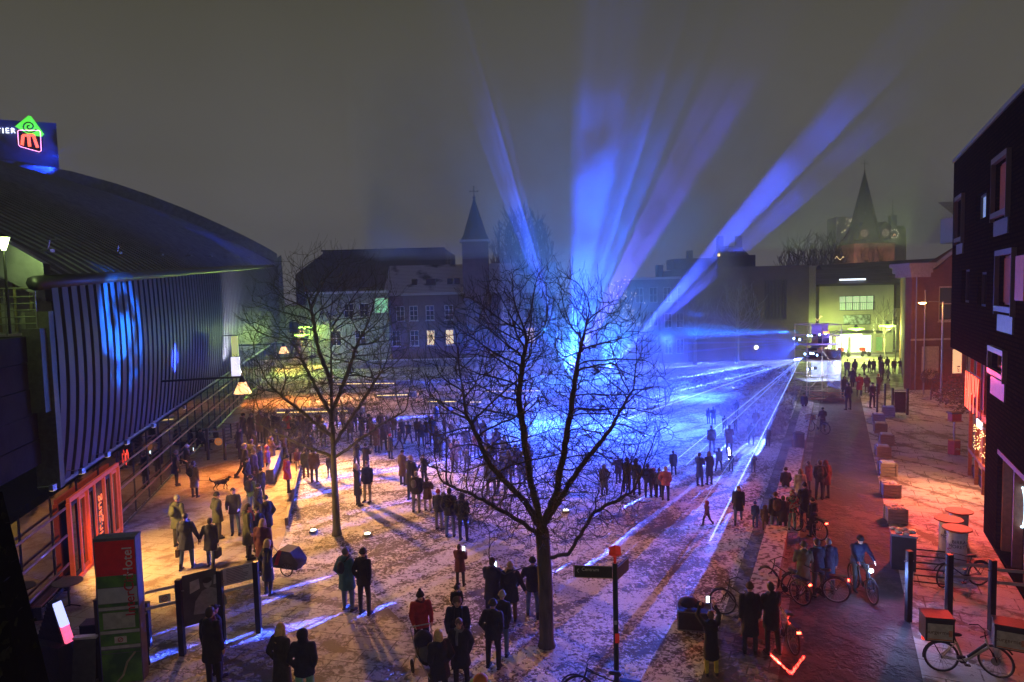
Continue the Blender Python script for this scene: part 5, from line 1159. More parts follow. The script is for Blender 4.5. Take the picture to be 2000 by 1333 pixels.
# ================================================================ fence, posts and boards
POSTM = mat('dark_blue_post', (.02, .023, .035), .5, .3)
PGL = bpy.data.materials.new('clear_board_glass'); PGL.use_nodes = True
_b = PGL.node_tree.nodes['Principled BSDF']; _b.inputs['Roughness'].default_value = .05; _b.inputs['Transmission Weight'].default_value = 1; _b.inputs['IOR'].default_value = 1.0; _b.inputs['Specular IOR Level'].default_value = 1; _b.inputs['Base Color'].default_value = (.93, .95, .96, 1)
def post_row(name, lab, cat, posts, tops, panels, hw=.065):
    P = [at(*p) for p in posts]; o0 = P[0]; t = thing(name, lab, cat, o0); hs = []
    for p, tp, pp in zip(P, tops, posts):
        h = atd(pp[0], tp, p.y).z; hs.append(h)
        mb = MB(); q = p-o0; mb.box(q.x-hw, q.x+hw, q.y-hw, q.y+hw, 0, h); mb.build('post', POSTM, t)
        mb = MB(); 
        for z in (h*.85,): mb.cyl((q.x-.12, q.y, z), (q.x+.12, q.y, z), .018, n=6)
        mb.build('bracket', STEEL, t)
    for (i, z0, z1, m, nm) in panels:
        a, b_ = P[i]-o0, P[i+1]-o0; d = (b_-a).normalized(); a = a+d*.10; b_ = b_-d*.10; n = Vector((-d.y, d.x, 0))*.006
        mb = MB(); v = [a-n, b_-n, b_+n, a+n]; mb.add([p+Vector((0, 0, z0)) for p in v]+[p+Vector((0, 0, z1)) for p in v], [(3, 2, 1, 0), (4, 5, 6, 7), (0, 1, 5, 4), (1, 2, 6, 5), (2, 3, 7, 6), (3, 0, 4, 7)]); mb.build(nm, m, t)
    return t, P, hs
PALE = mat('pale_translucent_strip', (.42, .42, .5), .4, c2=(.36, .36, .44))
PHOTO = mat('grey_photo_panel', (.10, .10, .105), .3, c2=(.035, .035, .04), scale=1.4, bump=0)
t, P, hs = post_row('info_board', 'three post glass display with a grey portrait panel and a text panel', 'display board', [(357, 1280), (436, 1256), (506, 1236)], [1132, 1114, 1097], [])
a, b_ = P[0]-P[0], P[1]-P[0]; d = (b_-a).normalized(); n = Vector((d.y, -d.x, 0)); L = (b_-a).length
fm = frame_m((d.x, d.y, 0), (0, 0, 1), Vector((0, 0, 0)))
MB().box(.08, L-.08, .70, 2.0, -.006, .006).build('portrait_panel', PHOTO, t, mw=fm)
# figure of the photograph: a man in a pale pullover leaning at a table
mb = MB(); z_ = .012
def disc(mb, x, y, rx, ry, n=22, z=z_): mb.add([(x+rx*math.cos(2*math.pi*k/n), y+ry*math.sin(2*math.pi*k/n), z) for k in range(n)], [tuple(range(n))])
mb.add([(.30, .95, z_), (.36, 1.28, z_), (.52, 1.5, z_), (.70, 1.56, z_), (.92, 1.46, z_), (1.08, 1.22, z_), (1.1, 1.0, z_), (.9, .92, z_), (.62, .9, z_)], [tuple(range(9))]); mb.build('portrait_torso', mat('photo_light_grey', (.26, .26, .27), .4), t, mw=fm)
mb = MB(); disc(mb, .66, 1.68, .10, .13, z=.013); mb.build('portrait_head', mat('photo_mid_grey', (.3, .3, .31), .4), t, mw=fm)
mb = MB(); mb.add([(.24, 1.5, .010), (.48, 1.58, .010), (.46, 1.84, .010), (.25, 1.8, .010)], [(0, 1, 2, 3)]); mb.add([(.80, 1.6, .010), (1.0, 1.62, .010), (.98, 1.86, .010), (.82, 1.84, .010)], [(0, 1, 2, 3)]); mb.build('portrait_window', mat('photo_pale', (.4, .4, .41), .4), t, mw=fm)
mb = MB(); disc(mb, .655, 1.75, .11, .075, z=.0145); mb.build('portrait_hair', mat('photo_dark', (.03, .03, .03), .4), t, mw=fm)
a = P[1]-P[0]; b_ = P[2]-P[0]; d = (b_-a).normalized(); L = (b_-a).length; fm2 = frame_m((d.x, d.y, 0), (0, 0, 1), a)
MB().box(.08, L-.08, 1.48, 1.93, -.006, .006).build('text_panel', PALE, t, mw=fm2)
MB().box(.08, L-.08, 1.30, 1.37, -.006, .006).build('pale_strip', PALE, t, mw=fm2)
mb = MB(); rr = random.Random(2)
for k in range(9): mb.box(.16, .16+(L-.32)*rr.uniform(.7, 1), 1.87-k*.042, 1.885-k*.042, .007, .008)
mb.build('text_lines', mat('print_grey', (.08, .08, .1), .6), t, mw=fm2)
for (fm_, L_) in ((fm2, L),): MB().box(.08, L_-.08, .12, 1.29, -.003, .003).build('glass_pane', PGL, t, mw=fm_)
# right hand glass boards
t, P, hs = post_row('glass_board', 'glass panel fence on dark posts beside the delivery bicycle', 'display board', [(1774, 1214), (1852, 1224), (1936, 1232), (2010, 1240)], [1076, 1083, 1094, 1100], [(0, .6, 1.95, PGL, 'glass_pane'), (1, .6, 1.95, PGL, 'glass_pane'), (1, 1.62, 1.70, PALE, 'pale_strip'), (1, 1.28, 1.36, PALE, 'pale_strip'), (2, 1.55, 1.63, PALE, 'pale_strip'), (2, 1.22, 1.30, PALE, 'pale_strip')])
a = P[1]-P[0]; fm3 = frame_m((a.x, a.y, 0), (0, 0, 1), Vector((0, 0, 0))); mb = MB()
for k in range(6): mb.box(.1, a.length-.1, 1.93-k*.17, 1.945-k*.17+.02, .004, .008)
mb.build('printed_lines', mat('print_dark', (.03, .03, .035), .6), t, mw=fm3)
# far glass board by the street
t, P, hs = post_row('glass_board', 'dark post display board at the mouth of the street behind the farthest planter', 'display board', [(1713, 812), (1728, 812)], [750, 750], [(0, .5, 1.8, PGL, 'glass_pane')], .05)
t, P, hs = post_row('notice_board', 'two post notice board with a dark panel near the brick house steps', 'notice board', [(1743, 810), (1772, 811)], [758, 759], [(0, .15, 1.55, mat('dark_brown_panel', (.06, .04, .04), .6), 'panel'), (0, 1.62, 1.70, PALE, 'pale_strip')], .06)
# left hand odd posts
for i, (q, tp, lab) in enumerate((((291, 1262), 1178, 'short dark post right of the hotel totem'), ((201, 1330), 1172, 'dark post at the left edge of the hotel totem'), ((281, 1312), 1152, 'dark post at the right edge of the hotel totem'))):
    p = at(*q); h = atd(q[0], tp, p.y).z; t = thing('post', lab, 'post', p); MB().box(-.06, .06, -.06, .06, 0, h).build('shaft', POSTM, t); MB().box(-.07, .07, -.07, .07, h+.002, h+.02).build('cap', BLK, t)
# strips with small prohibition sign between totem and display
a = at(284, 1300); b_ = at(357, 1280); d = (b_-a).normalized(); L = (b_-a).length; t = thing('glass_rail', 'glass strip rail with small no smoking sign between totem and portrait display', 'rail', a, math.atan2(d.y, d.x))
for z in (1.35, 1.75): MB().box(.08, L-.08, -.006, .006, z, z+.07).build('pale_strip', PALE, t)
MB().box(L*.45, L*.45+.26, -.02, -.008, 1.45, 1.65).build('small_sign', mat('cream_sign', (.6, .55, .5), .6), t)
mb = MB(); mb.tube([(L*.45+.13+.06*math.cos(a_), -.024, 1.55+.06*math.sin(a_)) for a_ in [k*math.pi/8 for k in range(17)]], .008, 5); mb.tube([(L*.45+.09, -.024, 1.51), (L*.45+.17, -.024, 1.59)], .007, 5); mb.build('no_smoking_ring', mat('sign_red', (.5, .03, .02), .5), t)
for k_ in (0,): MB().box(.02, .10, -.05, .05, 0, 1.3).build('post', POSTM, t)
# ================================================================ hotel totem
tb = at(247, 1326); t = thing('totem', 'tall hotel totem with red head, green picture panels and upright lettering', 'totem', tb, R(9)); HT = atd(230, 1050, tb.y).z
hw = .44; y0, y1 = -.17, .17
BLUES = mat('blue_totem_side', (.05, .08, .35), .5)
MB().box(-hw, hw, y0, y1, 0.0, HT).build('core', mat('totem_grey', (.12, .12, .13), .5), t)
MB().box(-hw-.012, -hw-.002, y0, y1, .05, HT-.003).build('side', BLUES, t)
MB().box(-hw-.01, hw+.01, y0-.01, y1+.01, HT+.002, HT+.05).build('roof_cap', mat('totem_cap', (.10, .11, .16), .5), t)
def tp(z0, z1, m, nm, x0=-hw+.02, x1=hw-.02, dy=.012): return MB().box(x0, x1, y0-dy, y0-.003, z0, z1).build(nm, m, t)
G1 = mat('green_picture', (.10, .26, .03), .35, c2=(.03, .10, .02), scale=2.2, lo=.4, hi=.62, bump=0); GRY = mat('pale_grey_panel', (.42, .45, .50), .4, c2=(.36, .38, .44)); WST = mat('off_white_strip', (.46, .46, .46), .5)
tp(HT-.83, HT-.02, mat('hotel_red', (.75, .02, .015), .45, c2=(.65, .018, .012)), 'red_head')
tp(HT-1.10, HT-.84, G1, 'green_panel'); tp(HT-1.48, HT-1.12, GRY, 'grey_panel'); tp(HT-1.56, HT-1.49, G1, 'green_panel'); tp(HT-1.64, HT-1.57, WST, 'strip')
tp(HT-2.12, HT-1.66, G1, 'green_panel'); tp(HT-2.08, HT-1.70, mat('map_panel', (.42, .43, .38), .4), 'map_panel', -hw+.1, hw-.1, .02); tp(HT-2.2, HT-2.13, WST, 'strip'); tp(HT-2.48, HT-2.21, G1, 'green_panel'); tp(HT-2.56, HT-2.49, WST, 'strip'); tp(HT-2.66, HT-2.59, G1, 'green_panel'); tp(.02, HT-2.68, G1, 'green_panel')
mb = MB(); mb.tube([(.30, y0-.02, .72), (.12, y0-.02, .5), (.02, y0-.02, .2), (-.12, y0-.02, .04)], .025, 5); mb.build('pale_curve', mat('pale_curve', (.4, .35, .22), .6), t)
tm = lambda x, z: frame_m((0, 0, 1), (-1, 0, 0), Vector((x, y0-.024, z)))
text('lettering', 'Hotel', .30, mat('white_letters_paint', (.72, .72, .75), .5), t, tm(.27, HT-.52), .006)
text('lettering', 'InterCity', .30, mat('red_letters_paint', (.55, .015, .015), .5), t, tm(.27, HT-1.26), .008)
MB().box(-.12, .14, y0-.03, y0-.022, HT-2.42, HT-2.27).build('no_smoking_plate', mat('cream_sign', (.6, .55, .5), .6), t)
mb = MB(); mb.tube([(.01+.05*math.cos(a_), y0-.034, HT-2.345+.05*math.sin(a_)) for a_ in [k*math.pi/8 for k in range(17)]], .008, 5); mb.tube([(-.025, y0-.034, HT-2.38), (.045, y0-.034, HT-2.31)], .007, 5); mb.build('no_smoking_ring', mat('sign_red', (.5, .03, .02), .5), t)
# wooden bench, round table, kiosk with lit screen, boards
SL = mat('oiled_slats', (.34, .19, .10), .6, c2=(.24, .13, .07), scale=3, stretch=(1, 8, 8))
p = at(92, 1178); t = thing('slat_bench', 'wide wooden slat bench against the theatre glass', 'bench', p, math.atan2(TH.y, TH.x))
for k in range(5): MB().box(-1.3, .9, -.35+k*.15, -.23+k*.15, .40, .44).build('seat_slat', SL, t)
for k in range(5): MB().box(-1.3, .9, .42+k*.02, .45+k*.02, .48+k*.12, .58+k*.12).build('back_slat', SL, t)
for x_ in (-1.2, .8): MB().box(x_-.04, x_+.04, -.33, .43, 0, .398).build('leg', BLK, t)
p = at(136, 1185); t = thing('bistro_table', 'small round bistro table beside the slat bench', 'table', p)
MB().revolve([(.38, .72), (.40, .73), (.40, .75), (.38, .755)], 24).build('top', mat('brown_table_top', (.22, .16, .09), .5), t); MB().cyl((0, 0, .02), (0, 0, .72), .03).build('stem', BLK, t)
for k in range(3): a_ = k*2.09; MB().tube([(0, 0, .06), (.32*math.cos(a_), .32*math.sin(a_), .015)], .018, 5).build('foot', BLK, t)
p = at(118, 1335); t = thing('display_cabinet', 'black cabinet with an upright lit pink and blue screen edge', 'cabinet', p, R(-20))
MB().box(-.55, .42, -.3, .3, 0, 1.05).build('body', mat('black_cabinet', (.02, .017, .015), .5), t)
mb = MB()
for k in range(9): mb.box(-.5+k*.05, .30+.0*k-k*.03, -.1, .1, 1.06+k*.1, 1.155+k*.1)
mb.build('stepped_back', BLK, t)
for (z0_, z1_, xa, xb, nm_, c_, e_) in ((1.06, 1.42, .36, .24, 'pink_edge', (1, .12, .25), 1.5), (1.425, 1.95, .238, .04, 'pale_blue_edge', (.45, .5, 1), 1.6)):
    MB().add([(xa, -.09, z0_), (xa+.07, -.09, z0_), (xb+.05, -.09, z1_), (xb, -.09, z1_), (xa, .1, z0_), (xa+.07, .1, z0_), (xb+.05, .1, z1_), (xb, .1, z1_)], [(0, 1, 2, 3), (7, 6, 5, 4), (1, 5, 6, 2), (0, 3, 7, 4), (0, 4, 5, 1), (3, 2, 6, 7)]).build(nm_, mat('screen_'+nm_, c_, .8, c2=tuple(x*.4 for x in c_), scale=14, emit=e_, ecol=c_), t)
p = at(172, 1338); t = thing('a_board', 'grey pavement board with a snowy top edge left of the totem', 'sign board', p, R(6))
MB().add([(-.26, -.22, 0), (.26, -.22, 0), (.24, -.02, 1.1), (-.24, -.02, 1.1), (-.26, -.19, 0), (.26, -.19, 0), (.24, .01, 1.1), (-.24, .01, 1.1)], [(0, 1, 2, 3), (7, 6, 5, 4), (1, 5, 6, 2), (4, 0, 3, 7), (3, 2, 6, 7)]).build('front_panel', mat('slate_board', (.06, .065, .06), .6), t)
MB().box(-.26, .26, -.03, .12, 1.102, 1.15).build('snow_edge', SNOW, t); MB().add([(-.26, .25, 0), (.26, .25, 0), (.24, .03, 1.1), (-.24, .03, 1.1)], [(3, 2, 1, 0)]).build('rear_panel', BLK, t)
p = at(183, 1262); t = thing('black_box_seat', 'low black box seat on the paving behind the pavement board', 'seat', p, R(8)); MB().box(-.22, .22, -.2, .2, 0, .62).build('box', BLK, t); MB().box(-.225, .225, -.205, .205, .622, .65).build('lid', DSTEEL, t)
# notice frame with orange roundel near the theatre
pa, pb_, pc = at(407, 899), at(440, 899), at(468, 893); t = thing('play_sign', 'three post frame with an orange round sign and slats on the plaza', 'display board', pa)
for q, tp_ in ((pa, 838), (pb_, 838), (pc, 828)):
    r_ = q-pa; h = atd(405, tp_, q.y).z; MB().box(r_.x-.06, r_.x+.06, r_.y-.06, r_.y+.06, 0, h).build('post', mat('brown_post', (.08, .05, .03), .6), t)
r_ = pb_-pa; MB().box(.08, r_.x-.08, -.01, .01, 1.55, 1.63).build('strip', PALE, t); MB().box(.08, r_.x-.08, -.01, .01, 1.15, 1.22).build('strip', PALE, t)
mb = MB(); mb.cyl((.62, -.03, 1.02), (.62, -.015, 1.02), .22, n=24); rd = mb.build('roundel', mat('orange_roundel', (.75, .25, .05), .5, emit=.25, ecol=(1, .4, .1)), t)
text('lettering', 'r.i.b', .16, mat('white_letters_paint', (.72, .72, .75), .5), rd, Matrix.Translation((.62, -.035, 1.02)) @ FACE, .003)
r2 = pc-pa
for k in range(6): MB().tube([Vector((r_.x+.07, r_.y, .9+k*.18)), Vector((r2.x-.07, r2.y, .9+k*.18))], .02, 4).build('slat', mat('brown_post', (.08, .05, .03), .6), t)
# cafe tables with people at back of plaza
for i, (px_, py_, lab) in enumerate(((395, 872, 'dark cafe table where two people sit near the cone lamp'), (452, 856, 'square cafe table with pale top near the glass corner'))):
    t = thing('cafe_table', lab, 'table', at(px_, py_)); MB().box(-.4, .4, -.4, .4, 1.0, 1.05).build('top', mat('pale_table_top', (.4, .33, .25), .6) if i else BLK, t); MB().cyl((0, 0, 0), (0, 0, 1.0), .05).build('stem', BLK, t)
# glass corner rails of theatre far bay
# ================================================================ finger post
fp = at(1205, 1372); hfp = atd(1203, 1100, fp.y).z; t = thing('signpost', 'tall green black finger post with two arms and a red cube on top', 'signpost', fp)
MB().cyl((0, 0, 0), (0, 0, hfp), .055, n=12).build('post', mat('green_black_post', (.03, .045, .03), .5, .2), t)
GBD = mat('dark_sign_board', (.025, .028, .02), .5); YE = mat('olive_sign_edge', (.28, .27, .12), .5)
a1 = MB().box(-.86, -.06, -.02, .02, hfp-.32, hfp-.08).build('sign_arm', GBD, t); a1.rotation_euler.z = R(-8)
mb = MB(); mb.box(-.87, -.05, -.026, -.021, hfp-.335, hfp-.32); mb.box(-.87, -.05, -.026, -.021, hfp-.08, hfp-.065); mb.box(-.885, -.87, -.026, .02, hfp-.335, hfp-.065); mb.build('edge', YE, a1)
text('lettering', 'Centrum', .10, mat('sign_lettering', (.6, .62, .55), .6), a1, Matrix.Translation((-.52, -.026, hfp-.15)) @ FACE, .002)
mb = MB(); mb.tube([(-.80, -.028, hfp-.18), (-.77, -.028, hfp-.14), (-.80, -.028, hfp-.18), (-.77, -.028, hfp-.22)], .008, 4); mb.build('arrow', mat('sign_lettering', (.6, .62, .55), .6), a1)
a2 = MB().box(.06, .7, -.02, .02, hfp-.40, hfp-.12).build('sign_arm', GBD, t); a2.rotation_euler.z = R(58); MB().box(.05, .71, -.026, -.021, hfp-.135, hfp-.12).build('edge', YE, a2)
RC_ = mat('red_cube_paint', (.55, .02, .015), .4, emit=.12, ecol=(1, .05, .02))  # red paint with a faint glow added to it
MB().cyl((0, 0, hfp), (0, 0, hfp+.14), .03).build('finial', RC_, t)
mb = MB(); mb.box(-.09, .09, -.09, .09, -.09, .09, Matrix.Translation((0, 0, hfp+.26)) @ Matrix.Rotation(R(54), 4, 'X') @ Matrix.Rotation(R(45), 4, 'Y')); mb.build('red_cube', RC_, t)
MB().box(-.03, .06, -.075, -.057, 1.35, 1.55).build('red_sticker', RC_, t); MB().box(-.04, .02, -.07, -.057, 1.75, 1.83).build('pale_sticker', PALE, t)
# ================================================================ bicycles
TYRE = mat('black_tyre', (.015, .015, .016), .8); RUB = mat('black_saddle', (.02, .02, .02), .6)
def wheel(parent, x, r=.34, rot=0, hub=.03):
    o = MB(); seg = 28
    pts = [(x*0+r*math.cos(2*math.pi*k/seg), 0, r*math.sin(2*math.pi*k/seg)) for k in range(seg+1)]
    wv = MB(); wv.tube(pts, .024, 6); wo = wv.build('wheel', TYRE, parent); wo.location = (x, 0, r+.02); wo.rotation_euler.z = rot
    mb = MB(); mb.tube([(p[0]*.93, 0, p[2]*.93) for p in pts], .010, 5); mb.build('rim', STEEL, wo)
    mb = MB()
    for k in range(18): a_ = 2*math.pi*k/18; mb.tube([(0, .02*(-1)**k, 0), (r*.92*math.cos(a_), 0, r*.92*math.sin(a_))], .0022, 3)
    mb.cyl((0, -.05, 0), (0, .05, 0), hub, n=10); mb.build('spokes', STEEL, wo)
    return wo
def bicycle(lab, loc, rz, fm, steer=0, rear=None, front=None, crate=False, hub=.03, low=False):
    t = thing('bicycle', lab, 'bicycle', loc, rz)
    wheel(t, -.53); wf = wheel(t, .55, rot=steer, hub=hub)
    bb = (-.08, 0, .30); st_ = (-.24, 0, .72); hd0 = (.40, 0, .66); hd1 = (.34, 0, .86); rad = .028 if low else .017
    mb = MB(); mb.tube([bb, st_], rad, 7); mb.tube([bb, hd0], rad*1.25 if low else rad, 7); mb.tube([hd0, hd1], rad, 7)
    if not low: mb.tube([st_, hd1], rad*.9, 7)
    for s in (-1, 1): mb.tube([(-.53, s*.05, .36), bb], rad*.6, 5); mb.tube([(-.53, s*.05, .36), st_], rad*.6, 5)
    mb.build('frame', fm, t)
    if low: MB().tube([(-.01, 0, .40), (.36, 0, .74)], .03, 6).build('battery', BLK, t)
    mb = MB()
    for s in (-1, 1): mb.tube([hd0, (.48, s*.05, .55), (.55, s*.06, .36)], .013, 5)
    mb.build('fork', BLK, t)
    mb = MB(); mb.tube([hd1, (.32, 0, 1.0), (.34, 0, 1.03)], .014, 6); mb.tube([(.12, -.30, 1.02), (.28, -.24, 1.06), (.34, 0, 1.03), (.28, .24, 1.06), (.12, .30, 1.02)], .012, 6); mb.build('handlebar', BLK, t)
    mb = MB(); mb.tube([st_, (-.28, 0, .86)], .013, 6); mb.ell((-.26, 0, .90), (.14, .075, .035), 12, 6); mb.ell((-.34, 0, .90), (.07, .10, .04), 10, 6); mb.build('saddle', RUB, t)
    mb = MB(); mb.cyl((-.08, .04, .30), (-.08, .055, .30), .09, n=14); mb.tube([(-.08, .06, .30), (.03, .08, .16)], .01, 5); mb.tube([(-.08, -.06, .30), (-.19, -.08, .44)], .01, 5); mb.box(-.02, .09, .07, .15, .14, .165); mb.box(-.24, -.13, -.15, -.07, .43, .455); mb.build('crank', BLK, t)
    mb = MB(); mb.tube([(-.53-.37*math.cos(a_), 0, .36+.37*math.sin(a_)) for a_ in [R(k) for k in range(-10, 130, 14)]], .02, 4); mb.build('mudguard', BLK, t); mb = MB(); mb.tube([(.55+.37*math.cos(a_), 0, .36+.37*math.sin(a_)) for a_ in [R(k) for k in range(30, 110, 14)]], .018, 4); mb.build('mudguard', BLK, t)
    mb = MB(); mb.box(-.80, -.35, -.07, .07, .77, .785); mb.tube([(-.75, .05, .77), (-.53, .06, .36)], .007, 4); mb.tube([(-.75, -.05, .77), (-.53, -.06, .36)], .007, 4); mb.build('carrier', BLK, t)
    if rear: 
        MB().box(-.86, -.82, -.045, .045, .66, .70).build('rear_light', glow('red_rear_light', (1, .04, .02), 28), t)
    if front: MB().ell((.50, 0, .92), (.04, .05, .05), 10, 6).build('front_light', glow('white_front_light', (.5, .7, 1), 400), t)
    if crate:
        mb = MB(); mb.box(.36, .74, -.24, .24, .72, .74)
        for z in (.76, .86, .96): mb.box(.36, .74, -.24, -.225, z, z+.06); mb.box(.36, .74, .225, .24, z, z+.06); mb.box(.36, .375, -.22, .22, z, z+.06); mb.box(.725, .74, -.22, .22, z, z+.06)
        mb.build('crate', mat('wooden_crate', (.35, .2, .1), .7), t)
    return t
def face_deg(a): return R(a)
CRM = mat('cream_bike_frame', (.48, .46, .36), .4)
pb0 = at(1840, 1312); pb1 = at(1940, 1322)
dv = bicycle('cream delivery bicycle with boxes lettered burgerme front and back', (pb0+pb1)/2, math.atan2(pb1.y-pb0.y, pb1.x-pb0.x), CRM, steer=R(-38), hub=.085, low=True)
BXM = mat('black_box_shell', (.02, .02, .022), .5); WPN = mat('white_box_panel', (.55, .54, .50), .5); ORL = mat('orange_line', (.6, .15, .02), .5)
def dbox(cx, rot, sx_, sy, sz, z0):
    o = MB().box(-sx_/2, sx_/2, -sy/2, sy/2, 0, sz).build('delivery_box', BXM, dv); o.location = (cx, 0, z0); o.rotation_euler.z = rot
    MB().box(-sx_/2+.04, sx_/2-.04, -sy/2-.012, -sy/2-.003, .03, sz-.09).build('panel', WPN, o)
    mb = MB(); mb.box(-sx_/2+.05, sx_/2-.05, -sy/2-.016, -sy/2-.0125, .045, .065); mb.build('orange_line', ORL, o)
    text('lettering', 'burgerme', .12, mat('brown_print', (.12, .06, .03), .6), o, Matrix.Translation((-.05, -sy/2-.015, sz*.44)) @ FACE, .003)
    mb = MB()
    for k in range(5): mb.tube([(sx_/2-.12+.0*k, -sy/2-.016, sz*.30+k*.028), (sx_/2-.05, -sy/2-.016, sz*.30+k*.028)], .010, 4)
    mb.build('burger_mark', ORL, o)
    MB().box(-sx_/2-.01, sx_/2+.01, -sy/2-.01, sy/2+.01, sz+.002, sz+.05).build('lid', BXM, o); return o
dbox(-.64, 0, .58, .46, .50, .80); o = dbox(.80, R(-14), .60, .46, .50, .74); MB().box(-.2, .2, -.15, .15, .053, .056+.4).build('x', BXM, o) if False else None
mb = MB(); mb.box(-.93, -.88, -.03, .03, .72, .80); mb.build('rear_reflector', glow('dim_red', (1, .06, .03), 1.5), dv)
DB = mat('black_bike_frame', (.02, .02, .025), .4, .3)
bicycle('parked dark city bicycle behind the glass panel fence on the right', at(1872, 1146)+Vector((.1, 0, 0)), R(185), DB, R(20))
bicycle('bicycle with wooden crate held by a person beside the farthest bench', at(1597, 846), R(115), DB, 0, crate=True)
bicycle('bicycle without rider leaning on the nearest bench, front wheel left', at(1545, 1168)-Vector((.2, 0, 0)), R(120), DB, R(10), rear=True)
bicycle('city bicycle held by the pair in blue coats, large pale rear wheel', at(1592, 1172), R(158), DB, R(10), rear=True)
bicycle('bicycle with glowing red rear light at the bottom beside the dark couple', at(1530, 1256), R(92), DB, 0, rear=True)
bicycle('bicycle pushed by the person in black behind the patterned hoodie', at(1577, 1046), R(112), DB, 0, rear=True)
bicycle('dark bicycle with drooping cable on the paved strip left of the couple', at(1445, 1215), R(125), DB, R(30))
cyb = bicycle('bicycle ridden towards the viewer with dazzling blue white front light', at(1695, 1172)+Vector((0, .3, 0)), R(-92), DB, 0, front=True)
bicycle('dark bicycle cut off by the bottom edge beside the finger post', at(1178, 1392), R(160), DB, R(25))
bicycle('dark bicycle parked far back behind the plaza crowd', at(592, 866), R(10), DB, 0)
fl = Vector(cyb.location)+Vector((0, -.6, .95))
point(fl+Vector((0, -.25, .05)), 70, (.10, .22, 1), .05); spot(fl, fl+Vector((-.3, -5, -1.0)), 60, 300, (.3, .45, 1), .6)
for (x_, y_, e_) in ((1544, 1143, 9), (1626, 1136, 8), (1531, 1206, 22), (1558, 1026, 8)):
    q = at(x_, y_+52); point(q+Vector((0, -.25, .72)), e_, RED, .03)
# red laser chevron on the road: light thrown from a free unseen spot in front of the bicycle
ch = [at(1507, 1281), at(1545, 1317), at(1568, 1286)]
srcc = (ch[0]+ch[2])/2+Vector((0, -.9, 1.2))
laser_line(ch[0], ch[1], 900, .012, srcc, 1, (1, .03, .02)); laser_line(ch[1], ch[2], 900, .012, srcc, 2, (1, .03, .02))
# far scooters and bikes at shop
for i, (px_, c_) in enumerate(((1612, 'first'), (1650, 'second'), (1691, 'third'))):
    p = atd(px_, 690, 83.5); p.z = 0
    t = thing('scooter', ['delivery scooter with red box left of the shop door', 'delivery scooter with red box just left of the lit door', 'wide red delivery box scooter right of the lit door'][i], 'scooter', p, R(8*i))
    for x_ in (-.5, .5): mb = MB(); mb.cyl((x_, -.06, .25), (x_, .06, .25), .25, n=14); mb.build('wheel', TYRE, t)
    mb = MB(); mb.box(-.55, .0, -.12, .12, .35, .65); mb.box(-.1, .4, -.1, .1, .28, .36); mb.tube([(.4, 0, .3), (.30, 0, 1.0)], .06, 6); mb.tube([(.3, -.25, 1.02), (.3, .25, 1.02)], .03, 5); mb.build('body', BLK, t)
    MB().box(-.8, -.25-.0*i, -.25, .25, .70, 1.15).build('red_box', mat('red_delivery_box', (.5, .05, .03), .5), t)
# ================================================================ stroller, bicycle trailer, flight case, dog
def pram(lab, loc, rz, hood):
    t = thing('stroller', lab, 'stroller', loc, rz)
    for x_, y_ in ((-.25, -.3), (.25, -.3), (0, .45)):
        mb = MB(); mb.tube([(x_, y_+.14*math.cos(a_), .15+.14*math.sin(a_)) for a_ in [k*math.pi/7 for k in range(15)]], .022, 5); mb.cyl((x_-.03, y_, .15), (x_+.03, y_, .15), .03, n=8); mb.build('wheel', TYRE, t)
    mb = MB()
    for s in (-1, 1): mb.tube([(s*.23, -.3, .15), (s*.22, .05, .62), (s*.24, -.45, 1.02)], .014, 5); mb.tube([(s*.22, .05, .62), (0, .45, .16)], .013, 5)
    mb.tube([(-.24, -.45, 1.02), (.24, -.45, 1.02)], .016, 6); mb.build('frame', STEEL, t)
    mb = MB(); mb.ell((0, .0, .55), (.20, .34, .13), 14, 8, Matrix.Rotation(R(-18), 4, 'X')); mb.build('seat', hood, t, True)
    mb = MB(); mb.ell((0, -.18, .80), (.22, .22, .22), 16, 10); mb.v = [v if v.z > .66 else Vector((v.x, v.y, .66)) for v in mb.v]; mb.build('hood', hood, t, True)
    mb = MB(); mb.ell((0, .12, .62), (.17, .26, .10), 12, 8, Matrix.Rotation(R(-18), 4, 'X')); mb.build('footmuff', mat('grey_footmuff', (.10, .10, .13), .9), t, True); return t
pram('black and grey stroller pushed by the person in the red jacket', at(832, 1322), R(200), mat('black_fabric', (.015, .015, .02), .9))
t = thing('bicycle_trailer', 'red and black two wheeled child trailer with clear window', 'trailer', at(562, 1118), R(-14)); t.scale = (.82,)*3
mb = MB()
for s in (-1, 1): mb.tube([(.2+.25*math.cos(a_), s*.38, .27+.25*math.sin(a_)) for a_ in [k*math.pi/10 for k in range(21)]], .022, 5)
w0 = mb; mb.build('wheels', TYRE, t) if False else None
for s in (-1, 1):
    mb = MB(); mb.tube([(.2+.25*math.cos(a_), s*.38, .27+.25*math.sin(a_)) for a_ in [k*math.pi/10 for k in range(21)]], .024, 5); wo = mb.build('wheel', TYRE, t)
    mb = MB()
    for k in range(10): a_ = k*math.pi/5; mb.tube([(.2, s*.38, .27), (.2+.24*math.cos(a_), s*.38, .27+.24*math.sin(a_))], .004, 3)
    mb.build('spokes', STEEL, wo)
mb = MB(); mb.add([(-.5, -.33, .3), (.6, -.33, .25), (.68, -.33, .5), (.35, -.33, .95), (-.15, -.33, 1.0), (-.5, -.33, .6), (-.5, .33, .3), (.6, .33, .25), (.68, .33, .5), (.35, .33, .95), (-.15, .33, 1.0), (-.5, .33, .6)], [(0, 1, 2, 3, 4, 5), (11, 10, 9, 8, 7, 6), (0, 6, 7, 1), (1, 7, 8, 2), (2, 8, 9, 3), (3, 9, 10, 4), (4, 10, 11, 5), (5, 11, 6, 0)]); mb.build('cabin', mat('dark_trailer_cloth', (.03, .03, .05), .8), t)
